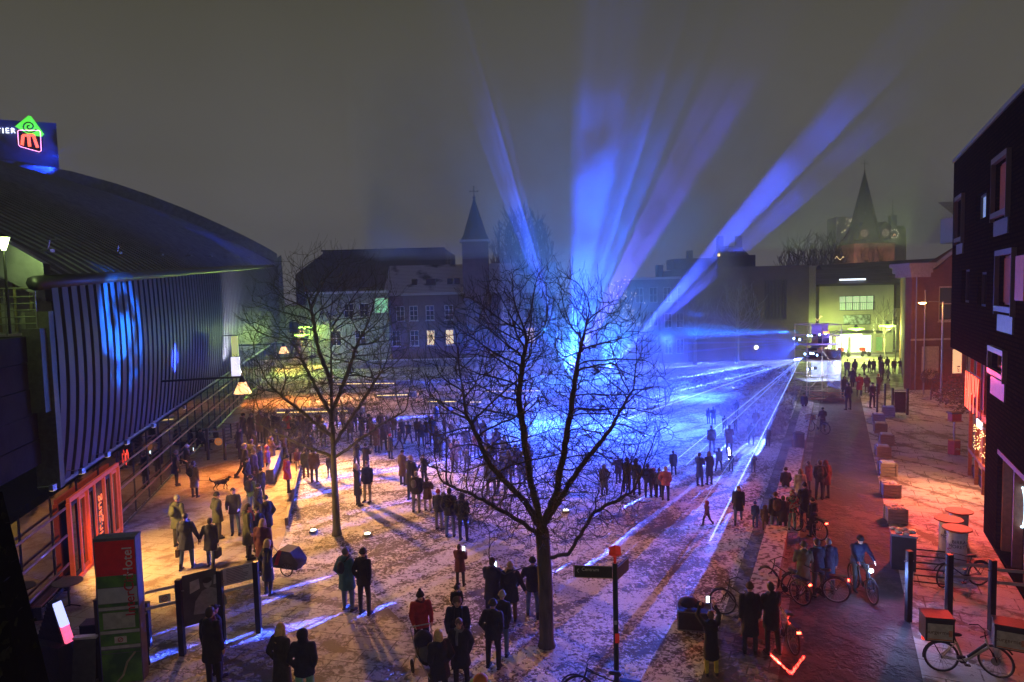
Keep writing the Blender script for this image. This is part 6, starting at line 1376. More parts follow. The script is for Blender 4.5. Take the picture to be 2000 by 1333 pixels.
MB().add([(-.36, -.34, .4), (-.2, -.34, .4), (.0, -.34, .99), (-.16, -.34, .99)], [(0, 1, 2, 3)]).build('red_stripe', mat('red_trailer_cloth', (.5, .02, .03), .7), t)
MB().add([(.02, -.342, .42), (.52, -.342, .42), (.34, -.342, .86), (.12, -.342, .9)], [(0, 1, 2, 3)]).build('window', mat('smoky_trailer_window', (.08, .08, .09), .15), t)
MB().tube([(-.5, -.3, .55), (-.75, -.2, .95), (-.75, .2, .95), (-.5, .3, .55)], .016, 5).build('push_bar', STEEL, t)
p = at(1357, 1226); t = thing('flight_case', 'dark flight case with steel edges on the snow left of the person in yellow boots', 'case', p, R(-12))
MB().box(-.42, .42, -.28, .28, .05, .52).build('body', mat('dark_case', (.025, .025, .03), .5), t)
mb = MB()
for x_ in (-.43, .43):
    for y_ in (-.29, .29): mb.box(x_-.015, x_+.015, y_-.015, y_+.015, .04, .54)
for z_ in (.045, .53):
    for y_ in (-.29, .29): mb.box(-.42, .42, y_-.013, y_+.013, z_-.013, z_+.013)
    for x_ in (-.43, .43): mb.box(x_-.013, x_+.013, -.28, .28, z_-.013, z_+.013)
mb.build('edges', STEEL, t); mb = MB(); mb.ell((-.15, .05, .66), (.26, .2, .14), 10, 6); mb.ell((.1, -.02, .62), (.16, .14, .09), 10, 6); o = mb.build('folded_coat', mat('dark_navy_cloth', (.02, .02, .05), .9), None, True); o.location = p+Vector((-.35, .2, 0)); tag(o, 'crumpled dark coat lying on the flight case', 'coat')
o.location = p+Vector((0, 0, 0))
# dog
def dog(lab, loc, rz):
    mb = MB()
    mb.ell((0, .12, .46), (.13, .2, .15), 12, 8); mb.ell((0, -.15, .45), (.11, .24, .12), 12, 8); mb.ell((0, .32, .56), (.075, .12, .12), 10, 8, Matrix.Rotation(R(45), 4, 'X')); mb.ell((0, .44, .68), (.065, .09, .065), 10, 8); mb.ell((0, .55, .66), (.03, .07, .03), 8, 6)
    for s in (-1, 1): mb.ell((s*.045, .40, .75), (.02, .015, .045), 6, 5)
    for s in (-1, 1):
        f = .08*s
        mb.tube([(s*.07, .20, .42), (s*.07, .22+f, .22), (s*.07, .19+f, .03)], [.045, .028, .022], 7); mb.ell((s*.07, .21+f, .025), (.028, .045, .022), 8, 5)
        mb.tube([(s*.07, -.28, .44), (s*.07, -.22-f, .30), (s*.07, -.34-f, .18), (s*.07, -.32-f, .03)], [.065, .042, .024, .02], 7); mb.ell((s*.07, -.29-f, .025), (.028, .045, .022), 8, 5)
    mb.tube([(0, -.36, .5), (0, -.5, .55), (0, -.6, .68), (0, -.58, .8)], [.035, .05, .045, .02], 7)
    return mb
DOGMB = dog('', None, 0)
# ================================================================ people
def capsule(mb, a, b, r0, r1, n=10):
    a, b = Vector(a), Vector(b); mb.tube([a, b], [r0, r1], n); mb.ell(a, (r0,)*3, n, 6); mb.ell(b, (r1,)*3, n, 6)
def dirv(pitch, out, side):            # pitch forward from straight down, out sideways
    p, o = R(pitch), R(out); return Vector((side*math.sin(o), math.sin(p)*math.cos(o), -math.cos(p)*math.cos(o)))
POSES = {  # arms: (upper pitch, out, fore pitch, out) for left(-1) and right(+1); legs: (thigh pitch, out, shin pitch)
 'stand': dict(a=[(-4, 8, 10, 3), (-2, 9, 14, 2)], l=[(0, 4, 0), (2, 5, -2)]),
 'stand2': dict(a=[(-6, 10, 20, -4), (30, 10, 95, -30)], l=[(-6, 6, -8), (6, 6, 0)]),
 'wide':  dict(a=[(-8, 16, 30, -8), (-8, 16, 30, -8)], l=[(2, 10, 0), (-2, 10, 0)]),
 'pocket': dict(a=[(-22, 16, 28, -18), (-22, 16, 28, -18)], l=[(1, 5, 0), (4, 4, -4)]),
 'phone': dict(a=[(28, 8, 128, -14), (25, 8, 125, -14)], l=[(0, 5, 0), (2, 5, -2)]),
 'reach': dict(a=[(40, 10, 70, -10), (-4, 9, 14, 2)], l=[(0, 5, 0), (3, 5, -2)]),
 'up':    dict(a=[(115, 24, 165, -22), (115, 24, 165, -22)], l=[(0, 5, 0), (0, 5, 0)]),
 'walk':  dict(a=[(22, 7, 38, 2), (-24, 8, -8, 4)], l=[(-20, 3, -34), (24, 3, 8)]),
 'walk2': dict(a=[(-20, 8, -6, 4), (20, 7, 36, 2)], l=[(22, 3, 6), (-18, 3, -32)]),
 'holdr': dict(a=[(-4, 8, 10, 3), (0, 26, 8, 22)], l=[(-8, 4, -14), (10, 4, 4)]),
 'holdl': dict(a=[(0, 26, 8, 22), (-4, 8, 10, 3)], l=[(10, 4, 4), (-8, 4, -14)]),
 'push':  dict(a=[(20, 12, 62, -8), (20, 12, 62, -8)], l=[(2, 4, -2), (-4, 4, -6)]),
 'sit':   dict(a=[(-5, 10, 50, -12), (-5, 10, 50, -12)], l=[(84, 10, -4), (84, 10, -4)]),
 'ride':  dict(a=[(46, 12, 60, -2), (46, 12, 60, -2)], l=[(60, 8, -8), (28, 8, -6)], lean=16),
 'bend':  dict(a=[(50, 8, 66, -6), (46, 8, 60, -6)], l=[(6, 4, -4), (2, 4, -4)], lean=38),
}
def skel(pose, child=False):
    P = POSES[pose]; k = {}
    ln = Matrix.Rotation(-R(P.get('lean', 0)), 4, 'X'); pv = Vector((0, 0, .93))
    def up(v): return pv+ln@Vector(v)
    k['pelvis'] = pv; k['chest'] = up((0, .01, .36)); k['neck'] = up((0, 0, .55)); k['headc'] = up((0, .03, .69)); k['ln'] = ln
    for i, s in enumerate((-1, 1)):
        sh_ = up((s*.185, 0, .48)); ua = P['a'][i]; d = dirv(ua[0], ua[1], s); el = sh_+d*.29; d2 = dirv(ua[2], ua[3], s); wr_ = el+d2*.25
        k['sh', s], k['el', s], k['wr', s], k['hd', s] = sh_, el, wr_, d2
        l = P['l'][i]; hp = Vector((s*.09, 0, .92)); kn = hp+dirv(l[0], l[1], s)*.44; an = kn+dirv(l[2], 1, s)*.42
        k['hip', s], k['kn', s], k['an', s] = hp, kn, an
    zmin = min(k['an', -1].z, k['an', 1].z); dz = .075-zmin
    if pose not in ('sit', 'ride'):
        for q in list(k):
            if q != 'ln': k[q] = k[q]+Vector((0, 0, dz))
    return k
def body_mb(k, child):
    mb = MB(); ln = k['ln']; hs = 1.22 if child else 1.0
    pv = k['pelvis']; ch = k['chest']
    mb.ell(pv+Vector((0, 0, .02)), (.155, .11, .13)); mb.ell(pv.lerp(ch, .5), (.135, .10, .17), T=ln); mb.ell(ch, (.165, .115, .20), T=ln); mb.ell(ch+ln@Vector((0, 0, .11)), (.185, .085, .07), T=ln)
    capsule(mb, k['neck']-ln@Vector((0, 0, .05)), k['headc']-ln@Vector((0, 0, .05)), .058, .052)
    hc = k['headc']
    mb.ell(hc+Vector((0, -.01, .02)), (.078*hs, .098*hs, .105*hs), 14, 10, ln); mb.ell(hc+ln@Vector((0, .035, -.045)), (.055*hs, .062*hs, .065*hs), 12, 8, ln)
    mb.ell(hc+ln@Vector((0, .098*hs, -.01)), (.012, .018, .024), 8, 6, ln)
    for s in (-1, 1): mb.ell(hc+ln@Vector((s*.080*hs, -.005, 0)), (.012, .020, .030), 8, 6, ln)
    for s in (-1, 1):
        capsule(mb, k['sh', s], k['el', s], .052, .040); capsule(mb, k['el', s], k['wr', s], .040, .027)
        capsule(mb, k['hip', s], k['kn', s], .085, .055); capsule(mb, k['kn', s], k['an', s], .055, .037)
        an = k['an', s]; mb.ell(an+Vector((0, .05, -.035)), (.042, .12, .038))
        w_, d = k['wr', s], k['hd', s]; e_ = d.orthogonal().normalized(); sd = Vector((s, 0, 0)); sd = (sd-d*sd.dot(d)).normalized(); fw = d.cross(sd).normalized()
        if fw.y < 0 and abs(fw.y) > .3: fw = -fw
        mb.tube([w_, w_+d*.045, w_+d*.09], [.026, .036, .030], 8)
        for j, (o_, L) in enumerate(((-.027, .055), (-.009, .07), (.009, .075), (.027, .066))):
            a = w_+d*.085+fw*o_; b = a+d*L*.55-sd*.008; c = b+d*L*.45-sd*.022; mb.tube([a-d*.02, b, c], [.0115, .0105, .008], 6)
        a = w_+d*.035+fw*.028; mb.tube([a, a+fw*.025+d*.025-sd*.01, a+fw*.030+d*.055-sd*.02], [.013, .0115, .009], 6)
    return mb
def coat_mb(k, kind, child):
    mb = MB(); ln = k['ln']; pv, ch = k['pelvis'], k['chest']
    puffy = 1.10 if kind in ('puffer', 'parka') else 1.0
    mb.ell(ch+ln@Vector((0, -.005, .0)), (.205*puffy, .150*puffy, .235), 16, 10, ln); mb.ell(ch+ln@Vector((0, -.01, .13)), (.215, .105, .075), 14, 8, ln)
    mb.ell(pv.lerp(ch, .45), (.185*puffy, .142*puffy, .24), 14, 9, ln); mb.ell(pv+Vector((0, 0, .04)), (.195*puffy, .150*puffy, .16), 14, 9)
    hem = {'short': -.04, 'jacket': -.14, 'parka': -.30, 'puffer': -.22, 'long': -.46}[kind]
    if k.get('sit'): hem = min(hem, -.1) if hem > -.1 else -.12
    fl_ = 1.0+max(0, -hem-.1)*.35
    pr = []
    top = pv+Vector((0, 0, .12)); n = 18; v = []; f = []
    for j in range(6):
        t_ = j/5; z = top.z+(pv.z+hem-top.z)*t_; sx_ = (.185+(.03*fl_)*t_)*puffy*(1+.06*(fl_-1)*t_); sy = (.145+.035*fl_*t_)*puffy
        for i in range(n):
            a = 2*math.pi*i/n; wv = 1+.045*t_*math.sin(a*5+k['chest'].x*50+j*.4); v.append(Vector((pv.x+sx_*math.cos(a)*wv, pv.y+sy*math.sin(a)*wv, z)))
    for j in range(5):
        for i in range(n): f.append((j*n+i, j*n+(i+1) % n, (j+1)*n+(i+1) % n, (j+1)*n+i))
    f += [tuple(range(n-1, -1, -1)), tuple(range(5*n, 6*n))]; f = [q[::-1] for q in f]
    mb.add(v, f)
    for s in (-1, 1):
        capsule(mb, k['sh', s]+Vector((0, 0, .0)), k['el', s], .078*puffy, .064*puffy); capsule(mb, k['el', s], k['wr', s]-k['hd', s]*.01, .064*puffy, .046*puffy)
    mb.ell(k['neck']+ln@Vector((0, -.005, .0)), (.092, .092, .05), 12, 8, ln)
    if kind in ('parka', 'long'): mb.ell(k['neck']+ln@Vector((0, -.085, -.01)), (.12, .075, .09), 12, 8, ln)
    return mb
def trous_mb(k):
    mb = MB(); pv = k['pelvis']; mb.ell(pv+Vector((0, 0, .0)), (.172, .128, .14))
    for s in (-1, 1):
        capsule(mb, k['hip', s], k['kn', s], .100, .070); d = (k['an', s]-k['kn', s]); capsule(mb, k['kn', s], k['kn', s]+d*.93, .070, .058)
    return mb
def shoe_mb(k, s_):
    mb = MB()
    for s in (s_,):
        an = k['an', s]; capsule(mb, an+Vector((0, 0, .10)), an+Vector((0, 0, -.01)), .054, .05); mb.ell(an+Vector((0, .055, -.035)), (.05, .145, .042)); mb.box(an.x-.042, an.x+.042, an.y-.07, an.y+.18, an.z-.074, an.z-.04)
    return mb
def head_mb(kind, child):
    mb = MB(); q = 1.22 if child else 1.0
    if kind == 'short': mb.ell((0, -.018, .035), (.088*q, .103*q, .100*q), 14, 10); mb.ell((0, -.05, -.01), (.082*q, .075*q, .08*q), 12, 8)
    if kind in ('long', 'longhat'):
        mb.ell((0, -.02, .03), (.092*q, .105*q, .105*q), 14, 10); mb.tube([(0, -.06, .02), (0, -.085, -.10), (0, -.10, -.22), (0, -.10, -.32)], [.085, .088, .075, .04], 10)
        for s in (-1, 1): mb.tube([(s*.07, .0, .03), (s*.085, -.005, -.08), (s*.08, -.02, -.20)], [.03, .035, .02], 7)
    if kind in ('beanie', 'pompom'):
        mb.ell((0, -.012, .045), (.094*q, .108*q, .108*q), 14, 10); mb.tube([(.096*q*math.cos(a), -.012+.110*q*math.sin(a), .028) for a in [2*math.pi*i/16 for i in range(17)]], .018, 6)
        if kind == 'pompom': mb.ell((0, -.02, .17*q), (.042,)*3, 10, 7)
    if kind == 'hood': mb.ell((0, -.045, .025), (.118*q, .118*q, .140*q), 14, 10); mb.ell((0, -.03, -.11), (.11*q, .10*q, .08), 12, 8)
    if kind == 'fur': mb.ell((0, -.018, .035), (.088*q, .103*q, .100*q), 14, 10); mb.tube([(.125*math.cos(a), -.03+.11*math.sin(a), -.13+.03*math.sin(a)) for a in [2*math.pi*i/14 for i in range(15)]], .04, 7)
    if kind == 'cap': mb.ell((0, -.012, .05), (.092*q, .106*q, .085*q), 14, 10); mb.ell((0, .10*q, .045), (.07*q, .07*q, .012), 12, 6)
    return mb
NAMEC = dict(black=(.012, .012, .014), navy=(.012, .018, .05), olive=(.065, .075, .035), green=(.06, .12, .06), tan=(.38, .27, .14), brown=(.12, .065, .035), red=(.42, .025, .025), maroon=(.12, .02, .035),
             blue=(.03, .09, .30), teal=(.03, .14, .20), grey=(.15, .15, .16), cream=(.48, .43, .33), white=(.6, .6, .6), pink=(.55, .13, .14), denim=(.09, .14, .28), beige=(.42, .36, .27), mint=(.22, .50, .36), yellow=(.5, .42, .06),
             orange=(.5, .16, .05), blond=(.50, .36, .15), darkhair=(.03, .02, .015), charcoal=(.035, .035, .04), pale=(.40, .42, .42), lime=(.25, .42, .12))
SKIN = mat('skin', (.50, .30, .21), .5, c2=(.44, .26, .18), scale=10, bump=0)
def cloth(c, puffer=False):
    nm = c+('_quilted' if puffer else '')+'_cloth'
    if nm in MATS: return MATS[nm]
    m = mat(nm, NAMEC[c], .85, c2=tuple(x*.6 for x in NAMEC[c]), scale=6, bump=.35, bs=9)
    if puffer:
        n = m.node_tree; t = n.nodes.new('ShaderNodeTexCoord'); wv = n.nodes.new('ShaderNodeTexWave'); wv.bands_direction = 'Z'; wv.inputs['Scale'].default_value = 4.2; wv.inputs['Distortion'].default_value = .6
        n.links.new(t.outputs['Object'], wv.inputs[0]); bm = n.nodes['Bump']
        for l in list(bm.inputs['Height'].links): n.links.remove(l)
        n.links.new(wv.outputs[0], bm.inputs['Height']); bm.inputs['Strength'].default_value = 1; bm.inputs['Distance'].default_value = .03
    return m
def patterned():
    m = mat('patterned_cloth', (.45, .40, .30), .85); n = m.node_tree; v = n.nodes.new('ShaderNodeTexVoronoi'); v.inputs['Scale'].default_value = 14; t = n.nodes.new('ShaderNodeTexCoord'); n.links.new(t.outputs['Object'], v.inputs[0])
    r = n.nodes.new('ShaderNodeValToRGB'); s = n.nodes.new('ShaderNodeSeparateColor'); n.links.new(v.outputs['Color'], s.inputs[0]); n.links.new(s.outputs[0], r.inputs[0]); r.color_ramp.interpolation = 'CONSTANT'
    e = r.color_ramp.elements; e[0].color = (.45, .05, .04, 1); e[1].position = .25; e[1].color = (.05, .05, .05, 1)
    for p_, c_ in ((.5, (.5, .45, .3, 1)), (.75, (.08, .25, .15, 1))): q = e.new(p_); q.color = c_
    n.links.new(r.outputs[0], n.nodes['Principled BSDF'].inputs['Base Color']); return m
CWORD = dict(black='black', navy='navy', olive='olive', green='green', tan='tan', brown='brown', red='red', maroon='dark red', blue='blue', teal='teal blue', grey='grey', cream='cream', white='white', pink='pink red', orange='orange', charcoal='dark grey', pale='pale', beige='beige', lime='lime green', patterned='patterned', yellow='yellow', denim='denim', mint='mint green')
KWORD = dict(short='jacket', jacket='jacket', parka='parka', puffer='quilted coat', long='long coat')
HWORD = dict(short='', long='long hair', longhat='long hair', beanie='beanie', pompom='bobble hat', hood='hood up', fur='fur collar', cap='cap')
# px, foot y, head-top y, facing (0 away, 90 right, 180 to viewer, 270 left), pose, coat, colour, trousers, head kind, head colour, label (None = built from look and place)
PPL = []
def G(place, rows):
    vr = random.Random(len(place)); alt = ['stand', 'pocket', 'phone', 'reach', 'push', 'wide', 'stand', 'pocket', 'walk', 'stand2']
    rows = [tuple(r[:4])+((vr.choice(alt),) if r[4] == 'stand' else (r[4],))+tuple(r[5:]) for r in rows]
    rows = sorted(rows, key=lambda r: r[0]); o = ['leftmost', 'second from left', 'third from left', 'fourth from left', 'fifth from left', 'sixth from left', 'seventh from left', 'eighth from left', 'ninth from left', 'tenth from left', 'eleventh from left', 'twelfth from left', 'thirteenth from left', 'fourteenth from left', 'rightmost']
    for i, r in enumerate(rows):
        ow = 'rightmost' if i == len(rows)-1 and i > 1 else o[min(i, 13)]
        PPL.append(tuple(r)+(f"person in {CWORD[r[6]]} {KWORD[r[5]]}, {ow} {place}", place))
def I(*r): PPL.append(tuple(r)+(None,))
# --- named individuals
I(345, 949, 879, 60, 'reach', 'parka', 'black', 'black', 'beanie', 'grey', 'person in black coat and grey hat beside the theatre glass')
I(366, 926, 868, 60, 'phone', 'parka', 'black', 'charcoal', 'beanie', 'white', 'person with white hat raising a phone beside the theatre glass')
I(381, 972, 901, 15, 'stand', 'long', 'tan', 'black', 'short', 'brown', 'person in long tan coat with black backpack walking the dog')
I(349, 1068, 968, 10, 'stand', 'parka', 'olive', 'charcoal', 'beanie', 'grey', 'person in olive parka and grey beanie behind the hand holding couple')
I(366, 1111, 1003, 0, 'holdr', 'parka', 'navy', 'denim', 'fur', 'darkhair', 'left of the couple holding hands, navy coat with fur collar')
I(413, 1108, 1012, 0, 'holdl', 'parka', 'navy', 'denim', 'short', 'darkhair', 'right of the couple holding hands, navy coat and jeans, bag in hand')
I(427, 1052, 962, 50, 'pocket', 'parka', 'olive', 'charcoal', 'beanie', 'black', 'person in olive parka and black beanie looking right on the plaza')
I(461, 1045, 952, 165, 'push', 'jacket', 'black', 'denim', 'short', 'darkhair', 'man in black leather jacket and jeans facing the viewer')
I(486, 1092, 984, 60, 'stand', 'long', 'olive', 'black', 'short', 'darkhair', 'person in long olive coat with pink scarf in the near plaza group')
I(505, 1078, 992, 320, 'pocket', 'parka', 'navy', 'charcoal', 'cap', 'black', 'person with dark cap in the middle of the near plaza group')
I(523, 1062, 968, 300, 'pocket', 'parka', 'black', 'black', 'beanie', 'charcoal', 'person in black parka at the right of the near plaza group')
I(516, 1126, 1013, 10, 'stand', 'parka', 'maroon', 'black', 'long', 'blond', 'person in red coat with long blond hair seen from behind')
I(524, 1162, 1053, 40, 'pocket', 'long', 'navy', 'black', 'long', 'blond', 'person in long blue lit parka standing left of the child trailer')
I(494, 1002, 928, 20, 'stand', 'jacket', 'green', 'denim', 'beanie', 'black', 'person in green jacket with large black backpack')
I(486, 968, 893, 80, 'pocket', 'long', 'black', 'black', 'fur', 'darkhair', 'person in long black coat with grey fur collar left of the low wall')
I(500, 958, 877, 90, 'stand', 'parka', 'brown', 'charcoal', 'pompom', 'tan', 'person with tan bobble hat left of the low wall')
I(524, 931, 871, 80, 'stand', 'jacket', 'pink', 'navy', 'hood', 'pink', 'person in pink red hooded jacket at the left end of the low wall')
I(512, 975, 915, 300, 'stand', 'parka', 'black', 'black', 'beanie', 'black', 'person in black coat and beanie behind the green jacket')
I(564, 962, 889, 80, 'pocket', 'parka', 'red', 'black', 'beanie', 'black', 'person in red coat standing alone between the low wall and kerb')
I(582, 920, 876, 150, 'stand', 'jacket', 'maroon', 'cream', 'hood', 'brown', 'child in dark red jacket and cream trousers by the kerb')
I(598, 934, 876, 330, 'stand', 'parka', 'olive', 'brown', 'short', 'darkhair', 'person in olive coat just left of the brown quilted coat')
I(614, 943, 876, 10, 'stand', 'puffer', 'brown', 'navy', 'short', 'darkhair', 'person in long brown quilted coat left of the thin tree')
I(644, 934, 888, 20, 'stand', 'jacket', 'charcoal', 'charcoal', 'beanie', 'brown', 'small person in dark jacket just left of the thin tree trunk')
I(700, 988, 906, 60, 'stand', 'long', 'navy', 'navy', 'hood', 'tan', 'person in long navy coat with tan hood right of the thin tree')
I(718, 981, 901, 200, 'stand', 'jacket', 'navy', 'beige', 'short', 'brown', 'person in navy jacket and beige trousers right of the thin tree')
I(787, 948, 879, 40, 'stand', 'long', 'brown', 'navy', 'cap', 'black', 'tall person in dark brown coat standing alone in the middle')
I(803, 978, 888, 40, 'phone', 'parka', 'navy', 'navy', 'fur', 'tan', 'person in navy coat with tan fur hood photographing')
I(829, 945, 887, 40, 'phone', 'jacket', 'navy', 'navy', 'cap', 'brown', 'person in navy jacket holding a phone up beside the tan fur hood')
I(813, 1001, 921, 10, 'stand', 'jacket', 'black', 'grey', 'short', 'grey', 'person in black jacket and grey trousers, glowing headgear')
I(836, 998, 932, 10, 'phone', 'parka', 'brown', 'beige', 'short', 'brown', 'person in brown coat and beige trousers raising both hands')
I(858, 1035, 957, 30, 'stand', 'jacket', 'navy', 'grey', 'beanie', 'red', 'person with red hat at the left of the trio under the big tree branches')
I(880, 1049, 953, 5, 'pocket', 'jacket', 'navy', 'denim', 'short', 'darkhair', 'man in navy jacket in the middle of the trio under the branches')
I(906, 1057, 965, 15, 'pocket', 'jacket', 'navy', 'navy', 'hood', 'navy', 'person in navy hood at the right of the trio under the branches')
I(869, 1028, 962, 0, 'stand', 'jacket', 'grey', 'grey', 'beanie', 'grey', 'child with grey hat half hidden in the trio under the branches')
I(681, 1193, 1070, 30, 'pocket', 'parka', 'teal', 'denim', 'fur', 'grey', 'person in teal blue parka with small backpack left of the pair')
I(713, 1201, 1072, 20, 'pocket', 'jacket', 'black', 'charcoal', 'beanie', 'charcoal', 'person in black jacket at the right of the pair on the lawn')
I(420, 1348, 1186, 20, 'stand', 'parka', 'black', 'black', 'short', 'darkhair', 'tall person all in black in front of the portrait display')
I(426, 1322, 1180, 40, 'stand', 'parka', 'black', 'black', 'cap', 'black', 'person with flat black cap half hidden behind the tall one in black')
I(554, 1383, 1217, 30, 'pocket', 'long', 'charcoal', 'black', 'long', 'blond', 'person with long blond hair and dark coat at the bottom edge')
I(598, 1388, 1228, 0, 'pocket', 'jacket', 'navy', 'mint', 'hood', 'navy', 'person in navy hooded jacket and pale trousers at the bottom edge')
I(900, 1145, 1064, 20, 'phone', 'parka', 'maroon', 'black', 'short', 'darkhair', 'person in dark red coat holding up a bright phone')
I(896, 1304, 1160, 175, 'push', 'parka', 'black', 'black', 'short', 'brown', 'man carrying a child on his shoulders')
I(895, 1230, 1122, 175, 'sit', 'jacket', 'black', 'black', 'pompom', 'charcoal', 'small child with bobble hat riding on the man shoulders')
I(826, 1280, 1153, 165, 'push', 'jacket', 'red', 'black', 'pompom', 'black', 'person in bright red jacket and black bobble hat behind the stroller')
I(862, 1375, 1231, 330, 'pocket', 'parka', 'black', 'black', 'long', 'blond', 'person with long blond hair in black coat beside the stroller')
I(903, 1352, 1206, 185, 'pocket', 'parka', 'black', 'black', 'short', 'brown', 'bearded man with scarf in black coat facing the viewer')
I(964, 1306, 1172, 20, 'pocket', 'jacket', 'black', 'black', 'beanie', 'charcoal', 'person in black jacket and patterned beanie before the beige beanie')
I(981, 1282, 1154, 20, 'pocket', 'jacket', 'black', 'denim', 'beanie', 'beige', 'person with beige beanie in black jacket left of the big trunk')
I(962, 1216, 1089, 15, 'phone', 'parka', 'navy', 'navy', 'short', 'darkhair', 'person in navy parka holding a lit phone to the right')
I(997, 1216, 1096, 5, 'holdr', 'parka', 'black', 'brown', 'fur', 'tan', 'person in black coat with tan fur collar left of the beanie wearer')
I(1041, 1205, 1088, 0, 'holdl', 'jacket', 'black', 'denim', 'beanie', 'black', 'person with black beanie and blue lit jeans beside the big trunk')
I(920, 1475, 1300, 150, 'bend', 'parka', 'lime', 'black', 'hood', 'orange', 'person in lime green hooded coat cut off by the bottom edge')
I(1390, 1320, 1192, 0, 'up', 'long', 'black', 'yellow', 'short', 'brown', 'person in long black coat and yellow leggings holding up a phone with both hands')
I(1465, 1277, 1138, 10, 'stand', 'long', 'black', 'charcoal', 'beanie', 'brown', 'left of the dark pair at the bottom, long coat and brown beanie')
I(1509, 1277, 1138, 350, 'push', 'parka', 'black', 'black', 'short', 'darkhair', 'right of the dark pair at the bottom, beside the bicycle with red light')
I(1567, 1171, 1058, 15, 'push', 'long', 'green', 'black', 'beanie', 'olive', 'person in long green grey coat with yellow scarf pushing a bicycle')
I(1599, 1166, 1052, 350, 'push', 'jacket', 'navy', 'black', 'short', 'darkhair', 'person in navy jacket leaning over between two bicycles')
I(1617, 1160, 1051, 10, 'stand', 'long', 'navy', 'black', 'short', 'grey', 'person in long navy coat right of the two bicycles')
I(1694, 1190, 1050, 183, 'ride', 'jacket', 'navy', 'black', 'beanie', 'black', 'cyclist in dark jacket riding towards the viewer')
I(1513, 1044, 962, 0, 'stand', 'jacket', 'black', 'denim', 'beanie', 'brown', 'person in black jacket and jeans with brown backpack by the nearest bench')
I(1547, 1035, 958, 355, 'pocket', 'jacket', 'patterned', 'mint', 'hood', 'patterned', 'person in colourful patterned hoodie and mint trousers')
I(1571, 1032, 943, 0, 'push', 'parka', 'black', 'black', 'beanie', 'black', 'person in black pushing the bicycle beside the patterned hoodie')
I(1495, 1036, 987, 20, 'stand', 'parka', 'brown', 'brown', 'hood', 'brown', 'small child in brown beside the person with brown backpack')
I(1534, 975, 914, 0, 'wide', 'jacket', 'black', 'navy', 'beanie', 'black', 'person in dark jacket with arms out at the left of the road group')
I(1562, 988, 916, 10, 'stand', 'long', 'cream', 'cream', 'long', 'brown', 'person in pale coat with long dark hair in the road group')
I(1578, 960, 901, 330, 'stand', 'parka', 'maroon', 'black', 'short', 'darkhair', 'person in dark red brown coat left of the tall road pair')
I(1600, 976, 899, 10, 'pocket', 'jacket', 'black', 'black', 'short', 'darkhair', 'tall person in black on the left of the road pair')
I(1613, 974, 899, 350, 'stand', 'parka', 'maroon', 'charcoal', 'longhat', 'maroon', 'person in red lit coat on the right of the road pair')
I(1571, 809, 768, 20, 'stand', 'jacket', 'navy', 'black', 'beanie', 'black', 'person standing at the foot of the scaffold tower')
I(1607, 843, 796, 10, 'push', 'long', 'navy', 'black', 'beanie', 'black', 'person in dark coat holding the bicycle with the crate')
I(1442, 1022, 947, 200, 'walk', 'parka', 'navy', 'denim', 'short', 'brown', 'person in navy coat walking along the bright blue edge of the lawn')
I(1475, 1030, 979, 10, 'stand', 'jacket', 'blue', 'blue', 'beanie', 'blue', 'small child in blue light at the bright edge of the lawn')
I(1381, 1027, 977, 250, 'walk', 'jacket', 'maroon', 'navy', 'hood', 'red', 'blurred child in red jacket on the lawn left of the laser beam')
I(1428, 921, 887, 20, 'reach', 'jacket', 'navy', 'navy', 'beanie', 'navy', 'child holding up a glowing wand on the lawn')
I(1316, 928, 880, 10, 'stand', 'parka', 'navy', 'navy', 'short', 'darkhair', 'slim person standing alone where the beam touches the lawn')
# --- more of the crowd
G('of the back rows beyond the thin tree', [(655, 838, 795, 10, 'stand', 'parka', 'navy', 'navy', 'short', 'darkhair'), (672, 842, 797, 30, 'stand', 'parka', 'brown', 'black', 'beanie', 'black'), (684, 862, 815, 350, 'stand', 'parka', 'charcoal', 'black', 'short', 'darkhair'), (693, 845, 800, 20, 'phone', 'jacket', 'navy', 'navy', 'short', 'brown'), (722, 852, 808, 10, 'stand', 'parka', 'black', 'black', 'hood', 'black'), (728, 870, 822, 340, 'stand', 'jacket', 'maroon', 'navy', 'short', 'darkhair'), (744, 850, 806, 0, 'stand', 'parka', 'navy', 'navy', 'beanie', 'grey'), (770, 856, 812, 20, 'stand', 'parka', 'brown', 'navy', 'short', 'darkhair'), (786, 862, 818, 350, 'phone', 'parka', 'charcoal', 'navy', 'short', 'blond'), (798, 868, 822, 30, 'stand', 'jacket', 'navy', 'navy', 'short', 'darkhair')])
G('of cluster left of quilted coat', [(572, 905, 848, 20, 'stand', 'parka', 'black', 'black', 'short', 'darkhair'), (589, 902, 846, 350, 'stand', 'parka', 'charcoal', 'black', 'beanie', 'brown'), (556, 898, 842, 40, 'stand', 'jacket', 'brown', 'black', 'hood', 'brown'), (606, 898, 845, 10, 'phone', 'parka', 'navy', 'black', 'short', 'darkhair')])
G('of knot of people left of low wall', [(478, 935, 865, 60, 'stand', 'parka', 'charcoal', 'black', 'beanie', 'grey'), (492, 928, 858, 40, 'stand', 'jacket', 'olive', 'black', 'short', 'darkhair'), (508, 938, 870, 80, 'pocket', 'parka', 'black', 'black', 'short', 'brown'), (532, 915, 853, 60, 'stand', 'parka', 'brown', 'black', 'short', 'darkhair'), (507, 1020, 945, 80, 'pocket', 'parka', 'black', 'navy', 'beanie', 'black')])
G('of few behind the big trunk', [(1020, 952, 882, 10, 'stand', 'parka', 'blue', 'navy', 'short', 'darkhair'), (1034, 938, 870, 350, 'stand', 'jacket', 'navy', 'navy', 'hood', 'navy'), (985, 915, 852, 20, 'stand', 'parka', 'blue', 'navy', 'short', 'darkhair'), (970, 890, 836, 0, 'stand', 'parka', 'navy', 'navy', 'beanie', 'navy')])
